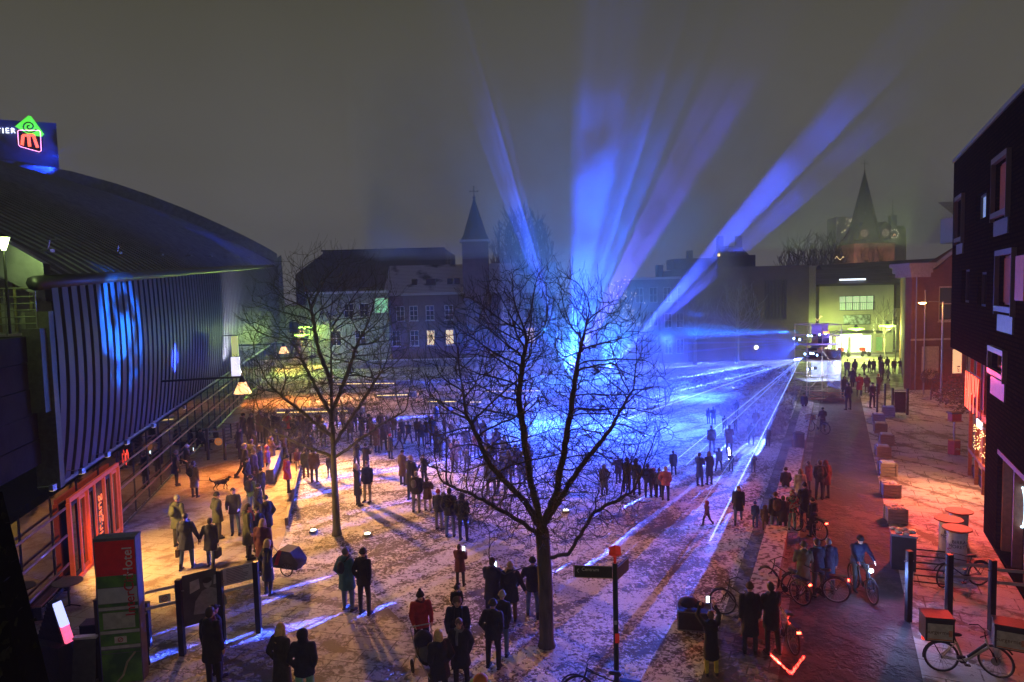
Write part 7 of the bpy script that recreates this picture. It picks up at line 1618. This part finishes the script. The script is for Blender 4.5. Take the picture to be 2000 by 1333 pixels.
G('of two by the road near parked bicycle', [(1529, 1046, 968, 10, 'stand', 'parka', 'charcoal', 'black', 'short', 'darkhair'), (1587, 1048, 972, 350, 'stand', 'parka', 'black', 'black', 'beanie', 'charcoal')])
# --- groups
G('of dark crowd behind low wall', [(476, 868, 806, 60, 'stand', 'parka', 'black', 'black', 'beanie', 'black'), (492, 872, 803, 40, 'stand', 'parka', 'charcoal', 'black', 'short', 'darkhair'), (508, 866, 798, 20, 'phone', 'parka', 'brown', 'black', 'short', 'brown'),
  (521, 872, 797, 30, 'stand', 'long', 'black', 'black', 'hood', 'black'), (537, 868, 795, 10, 'phone', 'parka', 'black', 'black', 'beanie', 'brown'), (550, 880, 812, 350, 'stand', 'parka', 'charcoal', 'black', 'short', 'darkhair'), (563, 866, 800, 20, 'stand', 'jacket', 'red', 'navy', 'short', 'darkhair'),
  (576, 874, 812, 30, 'stand', 'parka', 'black', 'black', 'fur', 'brown'), (590, 862, 800, 0, 'stand', 'parka', 'brown', 'black', 'short', 'brown'), (604, 868, 806, 20, 'walk', 'parka', 'charcoal', 'black', 'beanie', 'grey')])
G('of three in front of theatre crowd', [(540, 902, 838, 30, 'stand', 'parka', 'black', 'black', 'beanie', 'black'), (500, 905, 842, 40, 'stand', 'parka', 'charcoal', 'black', 'hood', 'charcoal'), (470, 898, 835, 60, 'pocket', 'parka', 'black', 'black', 'short', 'darkhair')])
G('of two seated at dark cafe table', [(393, 880, 829, 90, 'sit', 'jacket', 'black', 'black', 'short', 'darkhair'), (424, 876, 827, 270, 'sit', 'jacket', 'charcoal', 'black', 'short', 'darkhair')])
G('behind the thin tree trunk', [(623, 850, 804, 30, 'stand', 'parka', 'maroon', 'navy', 'short', 'darkhair'), (648, 848, 804, 60, 'walk', 'parka', 'navy', 'navy', 'short', 'darkhair'), (632, 874, 822, 20, 'stand', 'parka', 'charcoal', 'black', 'beanie', 'black')])
G('of group right of thin tree trunk', [(697, 921, 857, 30, 'stand', 'jacket', 'navy', 'navy', 'beanie', 'yellow'), (716, 925, 867, 20, 'phone', 'jacket', 'black', 'navy', 'beanie', 'black'), (707, 860, 806, 40, 'stand', 'parka', 'navy', 'navy', 'short', 'darkhair'), (737, 885, 829, 20, 'pocket', 'long', 'brown', 'black', 'short', 'darkhair'),
  (750, 880, 821, 350, 'phone', 'parka', 'charcoal', 'black', 'short', 'darkhair'), (763, 897, 848, 30, 'stand', 'parka', 'navy', 'navy', 'beanie', 'red'), (757, 868, 815, 0, 'stand', 'parka', 'brown', 'navy', 'beanie', 'black'), (781, 878, 836, 50, 'walk', 'jacket', 'charcoal', 'navy', 'short', 'darkhair')])
G('of crowd left of big tree', [(815, 862, 817, 30, 'stand', 'jacket', 'navy', 'navy', 'short', 'darkhair'), (823, 872, 822, 10, 'phone', 'parka', 'navy', 'charcoal', 'short', 'darkhair'), (834, 868, 817, 20, 'phone', 'jacket', 'black', 'denim', 'cap', 'navy'), (845, 872, 814, 350, 'stand', 'jacket', 'blue', 'navy', 'beanie', 'red'),
  (853, 884, 832, 30, 'stand', 'jacket', 'navy', 'charcoal', 'short', 'darkhair'), (862, 893, 840, 20, 'stand', 'jacket', 'blue', 'denim', 'short', 'grey'), (868, 846, 817, 0, 'stand', 'jacket', 'navy', 'navy', 'short', 'darkhair'), (881, 852, 824, 0, 'stand', 'parka', 'navy', 'navy', 'short', 'darkhair'), (888, 922, 858, 30, 'phone', 'parka', 'maroon', 'navy', 'short', 'darkhair'),
  (877, 890, 853, 20, 'walk', 'jacket', 'navy', 'navy', 'short', 'darkhair'), (910, 882, 835, 10, 'stand', 'parka', 'navy', 'navy', 'beanie', 'navy'), (912, 921, 871, 20, 'pocket', 'jacket', 'navy', 'navy', 'short', 'brown'), (931, 896, 843, 10, 'stand', 'jacket', 'orange', 'navy', 'short', 'darkhair'), (897, 905, 862, 0, 'stand', 'jacket', 'teal', 'navy', 'short', 'blond')])
G('of blue crowd behind big tree', [(929, 856, 812, 10, 'stand', 'parka', 'navy', 'navy', 'short', 'darkhair'), (944, 866, 820, 0, 'stand', 'parka', 'blue', 'navy', 'short', 'darkhair'), (952, 930, 858, 20, 'stand', 'parka', 'navy', 'navy', 'beanie', 'navy'), (966, 905, 848, 10, 'phone', 'parka', 'navy', 'navy', 'short', 'darkhair'), (960, 965, 885, 10, 'stand', 'parka', 'blue', 'navy', 'short', 'darkhair'),
  (980, 965, 893, 20, 'stand', 'parka', 'blue', 'navy', 'hood', 'navy'), (994, 950, 880, 0, 'stand', 'jacket', 'navy', 'navy', 'short', 'darkhair'), (1008, 930, 868, 10, 'stand', 'parka', 'blue', 'navy', 'beanie', 'navy')])
G('of the far pair against the lit seat step', [(852, 824, 791, 0, 'stand', 'parka', 'blue', 'navy', 'short', 'darkhair'), (878, 821, 789, 0, 'stand', 'parka', 'blue', 'navy', 'short', 'darkhair')])
G('of the row right of the big tree', [(1181, 968, 907, 10, 'stand', 'long', 'grey', 'navy', 'hood', 'grey'), (1208, 945, 890, 0, 'stand', 'parka', 'navy', 'navy', 'short', 'darkhair'), (1224, 962, 893, 20, 'stand', 'long', 'navy', 'navy', 'short', 'darkhair'), (1244, 967, 897, 10, 'pocket', 'jacket', 'navy', 'navy', 'hood', 'navy'), (1267, 972, 906, 350, 'pocket', 'jacket', 'black', 'navy', 'short', 'darkhair'),
  (1276, 970, 914, 0, 'stand', 'jacket', 'maroon', 'navy', 'hood', 'pink'), (1287, 972, 915, 0, 'stand', 'jacket', 'grey', 'navy', 'short', 'brown'), (1300, 978, 911, 10, 'stand', 'jacket', 'pink', 'charcoal', 'short', 'blond')])
G('of figures on far lawn', [(1367, 950, 884, 20, 'stand', 'long', 'blue', 'navy', 'short', 'darkhair'), (1386, 947, 881, 350, 'stand', 'long', 'navy', 'navy', 'long', 'brown'), (1391, 885, 831, 10, 'stand', 'jacket', 'navy', 'denim', 'short', 'darkhair'), (1404, 920, 874, 30, 'walk', 'jacket', 'blue', 'navy', 'hood', 'navy'), (1424, 886, 830, 0, 'stand', 'parka', 'maroon', 'navy', 'short', 'darkhair'),
  (1467, 870, 826, 20, 'wide', 'jacket', 'navy', 'navy', 'short', 'darkhair'), (1477, 845, 800, 10, 'stand', 'parka', 'maroon', 'navy', 'short', 'darkhair'), (1471, 923, 884, 200, 'stand', 'parka', 'navy', 'navy', 'hood', 'navy'), (1500, 872, 833, 10, 'walk2', 'parka', 'navy', 'navy', 'short', 'darkhair')])
G('of farthest before low snowy wall', [(1384, 828, 797, 0, 'stand', 'jacket', 'navy', 'navy', 'short', 'darkhair'), (1394, 830, 795, 20, 'stand', 'parka', 'navy', 'navy', 'short', 'darkhair'), (1415, 845, 811, 30, 'walk', 'jacket', 'navy', 'navy', 'short', 'darkhair'), (1439, 814, 781, 0, 'stand', 'parka', 'navy', 'navy', 'short', 'darkhair'), (1437, 847, 815, 10, 'stand', 'jacket', 'navy', 'navy', 'short', 'darkhair')])
G('in the back row of the street crowd', [(1654, 735, 701, 10, 'walk', 'puffer', 'beige', 'grey', 'short', 'darkhair'), (1669, 733, 701, 180, 'walk', 'parka', 'charcoal', 'charcoal', 'hood', 'charcoal'), (1688, 733, 706, 0, 'stand', 'jacket', 'charcoal', 'maroon', 'short', 'darkhair'), (1698, 728, 702, 0, 'stand', 'parka', 'black', 'grey', 'short', 'darkhair'), (1706, 730, 700, 10, 'walk', 'long', 'black', 'black', 'short', 'darkhair'),
  (1719, 722, 693, 0, 'stand', 'parka', 'black', 'black', 'beanie', 'black'), (1733, 725, 697, 0, 'stand', 'parka', 'charcoal', 'black', 'short', 'darkhair'), (1746, 730, 700, 180, 'walk', 'parka', 'black', 'black', 'cap', 'grey'), (1758, 730, 700, 0, 'stand', 'jacket', 'charcoal', 'beige', 'short', 'darkhair')])
G('in the middle row of the street crowd', [(1665, 757, 718, 20, 'walk', 'long', 'navy', 'black', 'beanie', 'cream'), (1678, 774, 730, 180, 'stand', 'long', 'red', 'navy', 'short', 'darkhair'), (1693, 768, 733, 10, 'stand', 'parka', 'brown', 'brown', 'short', 'brown'), (1722, 744, 702, 10, 'stand', 'parka', 'olive', 'charcoal', 'short', 'blond'), (1734, 744, 719, 0, 'stand', 'jacket', 'lime', 'charcoal', 'beanie', 'lime')])
G('in the front row of the street crowd', [(1649, 776, 736, 180, 'pocket', 'parka', 'navy', 'navy', 'hood', 'navy'), (1657, 801, 747, 0, 'stand', 'jacket', 'navy', 'navy', 'short', 'darkhair'), (1704, 797, 747, 180, 'push', 'jacket', 'black', 'black', 'cap', 'black'), (1715, 770, 731, 0, 'pocket', 'jacket', 'brown', 'brown', 'beanie', 'orange')])

def fuse(jobs):
    """overlapping shapes -> one continuous skin each"""
    tmp = []
    for nm, mb, vx in jobs:
        me = bpy.data.meshes.new('tmp'); me.from_pydata([tuple(v) for v in mb.v], [], mb.f)
        o = bpy.data.objects.new('tmp', me); COL.objects.link(o)
        r = o.modifiers.new('r', 'REMESH'); r.mode = 'VOXEL'; r.voxel_size = vx; r.use_smooth_shade = True
        s = o.modifiers.new('s', 'SMOOTH'); s.factor = .5; s.iterations = 3 if vx < .015 else 2
        tmp.append((nm, o))
    dg = bpy.context.evaluated_depsgraph_get(); out = {}
    for nm, o in tmp: out[nm] = bpy.data.meshes.new_from_object(o.evaluated_get(dg), depsgraph=dg)
    for nm, o in tmp: bpy.data.objects.remove(o)
    for nm, me in out.items():
        me.name = nm[0]; me.polygons.foreach_set('use_smooth', [True]*len(me.polygons)); me.update()
        if nm[0] == 'coat':
            for v in me.vertices:
                n_ = mnoise.noise(Vector((v.co.x*9, v.co.y*9, v.co.z*5+len(nm[1])*3)))+.5*mnoise.noise(v.co*22)
                v.co += v.normal*(.011*n_)
    return out
need = {}
for r in PPL:
    child = 'child' in r[10]; ps = r[4]; k = skel(ps); k['sit'] = ps in ('sit', 'ride')
    need.setdefault(('person', ps, child), lambda k=k, c=child: body_mb(k, c)); need.setdefault(('coat', ps, r[5]), lambda k=k, q=r[5]: coat_mb(k, q, 0)); need.setdefault(('trousers', ps), lambda k=k: trous_mb(k)); need.setdefault(('shoe', ps, -1), lambda k=k: shoe_mb(k, -1)); need.setdefault(('shoe', ps, 1), lambda k=k: shoe_mb(k, 1)); need.setdefault(('head', r[8], child), lambda q=r[8], c=child: head_mb(q, c))
MESHES = fuse([(kk, fn(), {'person': .0125, 'coat': .022, 'trousers': .02, 'shoe': .014, 'head': .013}[kk[0]]) for kk, fn in need.items()]+[(('dog', 'd'), DOGMB, .014)])
def mobj(name, key, m, parent):
    me = MESHES[key]; o = bpy.data.objects.new(name, me)
    if not me.materials: me.materials.append(m)
    o.material_slots[0].link = 'OBJECT'; o.material_slots[0].material = m
    COL.objects.link(o)
    if parent: o.parent = parent
    return o
PATT = patterned()
FIG = {}
for r in PPL:
    px_, yf, yh, fac, ps, ck, cc, tcol, hk, hc_, lab = r[:11]; grp = r[11] if len(r) > 11 else None
    child = 'child' in lab
    g = at(px_, yf); hz = 573-.0244*(px_-1000)
    top = atd(px_, yh, g.y).z; nat = 1.76 if not child else 1.80
    s = top/nat
    if ps in ('sit',): s = 1.0
    if ps == 'ride': s = .98
    if ps == 'bend': s = 1.12
    s = min(max(s, .52), 1.14)
    o = mobj('person', ('person', ps, child), SKIN, None)
    z = 0
    if ps == 'sit' and not child: z = -.42
    jr = random.Random(int(px_*7+yf)); wq = s*jr.uniform(.94, 1.07)
    o.location = (g.x, g.y, z); o.rotation_euler = (R(jr.uniform(-1.5, 1.5)), R(jr.uniform(-1.5, 1.5)), -R(fac+(jr.uniform(-28, 28) if grp else 0))); o.scale = (wq, wq, s)
    tag(o, lab, 'person', grp)
    mobj('coat', ('coat', ps, ck), PATT if cc == 'patterned' else cloth(cc, ck == 'puffer'), o)
    mobj('trousers', ('trousers', ps), cloth(tcol), o)
    for sd in (-1, 1): mobj('shoe', ('shoe', ps, sd), cloth('black'), o)
    k = skel(ps); hn = 'hair' if hk in ('short', 'long', 'fur') else ('hood' if hk == 'hood' else 'hat')
    h_ = mobj(hn, ('head', hk, child), PATT if hc_ == 'patterned' else cloth_hair(hc_) if False else (mat('hair_'+hc_, NAMEC[hc_], .6, scale=20) if hn == 'hair' else (PATT if hc_ == 'patterned' else cloth(hc_))), o)
    h_.location = k['headc']; h_.rotation_euler = (-R(POSES[ps].get('lean', 0)), 0, 0)
    if 120 < fac < 240:
        mb = MB()
        q = 1.22 if child else 1
        for sd in (-1, 1): mb.ell((sd*.032*q, .088*q, .022), (.013, .006, .008), 8, 5); mb.box(sd*.032*q-.016, sd*.032*q+.016, .086*q, .093*q, .040, .046)
        mb.box(-.022, .022, .088*q, .095*q, -.062, -.056)
        e_ = mb.build('eyes_and_mouth', mat('dark_features', (.05, .02, .02), .5), o); e_.location = k['headc']
    FIG[lab] = (o, k, s)
    if jr.random() < .28 and hk not in ('hood', 'fur', 'long') and ps not in ('sit', 'ride', 'bend') and 'scarf' not in lab:
        mb = MB(); c = k['neck']+Vector((0, .0, .015)); mb.tube([c+Vector((.085*math.cos(a), .085*math.sin(a), .02*math.sin(2*a))) for a in [2*math.pi*i/14 for i in range(15)]], .034, 7)
        mb.build('scarf', cloth(jr.choice(['grey', 'cream', 'maroon', 'teal', 'tan', 'charcoal'])), o, True)
def hold(lab, side): o, k, s = FIG[lab]; m = Matrix.Translation(o.location) @ Matrix.Rotation(o.rotation_euler.z, 4, 'Z') @ Matrix.Scale(s, 4); return m @ (k['wr', side]+k['hd', side]*.09), o.rotation_euler.z
# the small child sits on the shoulders
c_, k_, s_ = FIG['small child with bobble hat riding on the man shoulders']; m_, km, sm = FIG['man carrying a child on his shoulders']
c_.scale = (.55,)*3; c_.location = Vector(m_.location)+Vector((0, .02, km['neck'].z*sm+.02-.90*.55+.02))
c_, k_, s_ = FIG['cyclist in dark jacket riding towards the viewer']; c_.location = Vector(cyb.location)+Vector((-.0, .27, .02)); c_.rotation_euler.z = R(178)
# things carried
def carried(name, lab, cat, mb, m, loc, rz=0):
    o = mb.build(name, m); o.location = loc; o.rotation_euler.z = rz; tag(o, lab, cat); return o
PH = glow('lit_phone_screen', (.7, .95, 1), 9)
for lab, pl_ in (('person in dark red coat holding up a bright phone', 'by the person in dark red coat'), ('person in navy parka holding a lit phone to the right', 'by the person in navy parka'), ('person with white hat raising a phone beside the theatre glass', 'by the person with white hat'), ('person in long black coat and yellow leggings holding up a phone with both hands', 'by the person in yellow leggings')):
    a, rz = hold(lab, 1); b, _ = hold(lab, -1); c = (a+b)/2+Vector((0, 0, .05)); t = thing('phone', 'small lit phone held up '+pl_, 'phone', c, rz)
    MB().box(-.04, .04, -.0, .009, -.08, .08).build('body', BLK, t); MB().box(-.035, .035, -.004, -.001, -.072, .072).build('screen', PH, t)
for lab, side, nm, c_ in (('left of the couple holding hands, navy coat with fur collar', -1, 'brown carrier bag held by the left of the couple holding hands', 'brown'), ('right of the couple holding hands, navy coat and jeans, bag in hand', 1, 'black patterned handbag held by the right of the couple', 'black')):
    a, rz = hold(lab, side); t = thing('handbag', nm, 'bag', a, rz)
    MB().box(-.05, .05, -.17, .17, -.42, -.16).build('body', cloth(c_), t); MB().tube([(0, -.1, -.16), (0, -.06, -.02), (0, .06, -.02), (0, .1, -.16)], .010, 5).build('strap', BLK, t)
def backpack(lab, l2, col, sz=1.0):
    o, k, s = FIG[lab]; m = Matrix.Translation(o.location) @ Matrix.Rotation(o.rotation_euler.z, 4, 'Z') @ Matrix.Scale(s, 4)
    t = thing('backpack', l2, 'backpack', m @ (k['chest']+Vector((0, -.235, -.02))), o.rotation_euler.z)
    mb = MB(); mb.ell((0, 0, 0), (.15*sz, .095*sz, .22*sz), 14, 10); mb.ell((0, -.07*sz, -.06), (.11*sz, .06*sz, .11*sz), 12, 8); mb.build('bag', cloth(col), t, True)
    mb = MB()
    for sd in (-1, 1): mb.tube([(sd*.09, .05, .16), (sd*.12, .12, .24), (sd*.13, .2, .27), (sd*.14, .30, .22)], .016, 5)
    mb.build('straps', BLK, t)
backpack('person in long tan coat with black backpack walking the dog', 'black backpack on the back of the long tan coat', 'black')
backpack('person in green jacket with large black backpack', 'large black backpack worn over the green jacket', 'black', 1.15)
backpack('person in black jacket and jeans with brown backpack by the nearest bench', 'brown backpack on the person by the nearest bench', 'brown')
backpack('person in teal blue parka with small backpack left of the pair', 'small navy backpack on the teal blue parka', 'navy', .8)
backpack('tall person in black on the left of the road pair', 'dark grey backpack on the tall person of the road pair', 'charcoal', .9)
backpack('person in olive parka and grey beanie behind the hand holding couple', 'olive backpack on the person behind the hand holding couple', 'olive', .9)
backpack('man in navy jacket in the middle of the trio under the branches', 'black backpack on the man in the middle of the trio', 'black', .8)
backpack('person in black jacket and grey trousers, glowing headgear', 'grey backpack on the person with glowing headgear', 'grey', .8)
for lab, col, l2 in (('person in long olive coat with pink scarf in the near plaza group', 'pink', 'pink scarf around the neck of the olive coat wearer'), ('bearded man with scarf in black coat facing the viewer', 'grey', 'grey scarf hanging down the bearded man coat'), ('person in long green grey coat with yellow scarf pushing a bicycle', 'yellow', 'yellow scarf on the person in the green grey coat')):
    o, k, s = FIG[lab]; mb = MB(); c = k['neck']+Vector((0, .01, .01)); mb.tube([c+Vector((.085*math.cos(a), .085*math.sin(a), .02*math.sin(2*a))) for a in [2*math.pi*i/14 for i in range(15)]], .035, 7)
    mb.tube([c+Vector((.03, .09, 0)), c+Vector((.04, .155, -.12)), c+Vector((.04, .165, -.30))], [.03, .032, .028], 6); mb.build('scarf', cloth(col), o, True)
a, _ = hold('child holding up a glowing wand on the lawn', -1); o = MB().tube([(0, 0, -.05), (.02, 0, .22), (-.03, 0, .5)], .03, 6).build('light_wand', glow('white_wand', (.9, .95, 1), 25)); o.location = a; tag(o, 'glowing white wand held by a child on the lawn', 'light wand')
dg_ = mobj('dog', ('dog', 'd'), mat('black_fur', (.02, .018, .016), .9, c2=(.035, .03, .025), scale=8), None); dg_.location = at(433, 957); dg_.rotation_euler.z = R(-68); dg_.scale = (.82,)*3; tag(dg_, 'black dog with pale muzzle walking on the plaza', 'dog')
mb = MB(); mb.ell((0, .53, .665), (.034, .075, .034), 8, 6); mb.ell((0, .31, .52), (.07, .06, .10), 10, 6); mb.build('pale_markings', mat('pale_fur', (.5, .45, .38), .9), dg_, True)
a, _ = hold('person in long tan coat with black backpack walking the dog', 1); q = dg_.location+Vector((.33, .12, .62)); o = MB().tube([(0, 0, 0), (q-a)*.5-Vector((0, 0, .12)), q-a], .008, 4).build('dog_leash', BLK); o.location = a; tag(o, 'thin leash between the tan coat and the dog', 'leash')

# ================================================================ laser beams in the smoky air
def beam_mat(c, s):  # light scattered by the smoke is put in as self-glowing volumes
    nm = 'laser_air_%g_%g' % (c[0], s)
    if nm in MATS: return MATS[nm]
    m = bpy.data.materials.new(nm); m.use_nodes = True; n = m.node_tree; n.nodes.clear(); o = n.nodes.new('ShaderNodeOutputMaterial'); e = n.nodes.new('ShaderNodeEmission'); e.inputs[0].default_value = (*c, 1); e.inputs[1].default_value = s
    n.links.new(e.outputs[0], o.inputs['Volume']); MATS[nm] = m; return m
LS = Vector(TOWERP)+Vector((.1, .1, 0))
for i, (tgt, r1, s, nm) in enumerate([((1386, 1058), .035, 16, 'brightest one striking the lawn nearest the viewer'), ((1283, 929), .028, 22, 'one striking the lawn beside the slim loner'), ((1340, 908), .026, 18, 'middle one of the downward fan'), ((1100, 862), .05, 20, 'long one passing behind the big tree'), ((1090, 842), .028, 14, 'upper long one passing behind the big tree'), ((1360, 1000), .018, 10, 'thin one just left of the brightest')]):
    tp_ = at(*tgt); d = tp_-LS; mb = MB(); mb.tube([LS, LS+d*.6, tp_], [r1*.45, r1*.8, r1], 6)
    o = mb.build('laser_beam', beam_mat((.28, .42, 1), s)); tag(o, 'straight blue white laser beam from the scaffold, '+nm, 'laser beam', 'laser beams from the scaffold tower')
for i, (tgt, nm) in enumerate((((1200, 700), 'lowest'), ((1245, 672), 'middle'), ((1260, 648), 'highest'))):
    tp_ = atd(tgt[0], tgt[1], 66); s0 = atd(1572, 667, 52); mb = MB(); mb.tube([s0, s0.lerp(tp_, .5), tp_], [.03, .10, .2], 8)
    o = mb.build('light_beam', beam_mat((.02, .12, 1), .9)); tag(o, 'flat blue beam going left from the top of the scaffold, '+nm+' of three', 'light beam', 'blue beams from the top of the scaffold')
# ================================================================ haze
m = bpy.data.materials.new('night_haze'); m.use_nodes = True; n = m.node_tree; n.nodes.clear(); o = n.nodes.new('ShaderNodeOutputMaterial'); v = n.nodes.new('ShaderNodeVolumePrincipled')
v.inputs['Density'].default_value = .0017; v.inputs['Color'].default_value = (.85, .86, .9, 1); v.inputs['Anisotropy'].default_value = .15; n.links.new(v.outputs[0], o.inputs['Volume'])
hz_ = MB().box(-420, 420, -30, 600, -1, 66).build('haze', m); hz_['kind'] = 'stuff'
# drifting show smoke where the beams rise: uneven, thinning with height
m = bpy.data.materials.new('show_smoke'); m.use_nodes = True; n = m.node_tree; n.nodes.clear(); o = n.nodes.new('ShaderNodeOutputMaterial'); v = n.nodes.new('ShaderNodeVolumePrincipled')
t = n.nodes.new('ShaderNodeTexCoord'); nz = n.nodes.new('ShaderNodeTexNoise'); nz.inputs['Scale'].default_value = .16; nz.inputs['Detail'].default_value = 4; n.links.new(t.outputs['Object'], nz.inputs[0])
mr = n.nodes.new('ShaderNodeMapRange'); mr.inputs[1].default_value = .36; mr.inputs[2].default_value = .72; mr.inputs[3].default_value = 0; mr.inputs[4].default_value = .095; n.links.new(nz.outputs[0], mr.inputs[0])
sp = n.nodes.new('ShaderNodeSeparateXYZ'); n.links.new(t.outputs['Object'], sp.inputs[0]); hr = n.nodes.new('ShaderNodeMapRange'); hr.inputs[1].default_value = 15; hr.inputs[2].default_value = 31; hr.inputs[3].default_value = 1; hr.inputs[4].default_value = 0; n.links.new(sp.outputs['Z'], hr.inputs[0])
mu = n.nodes.new('ShaderNodeMath'); mu.operation = 'MULTIPLY'; n.links.new(mr.outputs[0], mu.inputs[0]); n.links.new(hr.outputs[0], mu.inputs[1]); n.links.new(mu.outputs[0], v.inputs['Density'])
v.inputs['Color'].default_value = (.9, .92, 1, 1); v.inputs['Anisotropy'].default_value = .1; n.links.new(v.outputs[0], o.inputs['Volume'])
sm_ = MB().box(-1, 21, 60, 73, .05, 31).build('smoke', m); sm_['kind'] = 'stuff'; sm_ = MB().box(21.01, 42, 60, 73, 12.5, 31).build('smoke', m); sm_['kind'] = 'stuff'; sm_ = MB().box(-14, -1.01, 60, 73, 12.5, 31).build('smoke', m); sm_['kind'] = 'stuff'
S.cycles.volume_step_rate = 2.5; S.cycles.volume_max_steps = 96
# low smoke lying over the middle of the lawn
m2 = m.copy(); m2.name = 'low_smoke'; n = m2.node_tree
for x in n.nodes:
    if x.bl_idname == 'ShaderNodeTexNoise': x.inputs['Scale'].default_value = .22
    if x.bl_idname == 'ShaderNodeMapRange':
        if x.inputs[2].default_value > 5: x.inputs[1].default_value = 1.0; x.inputs[2].default_value = 7.5
        else: x.inputs[1].default_value = .42; x.inputs[4].default_value = .040
sm2 = MB().box(-3, 15, 27, 59.9, .05, 8).build('smoke', m2); sm2['kind'] = 'stuff'
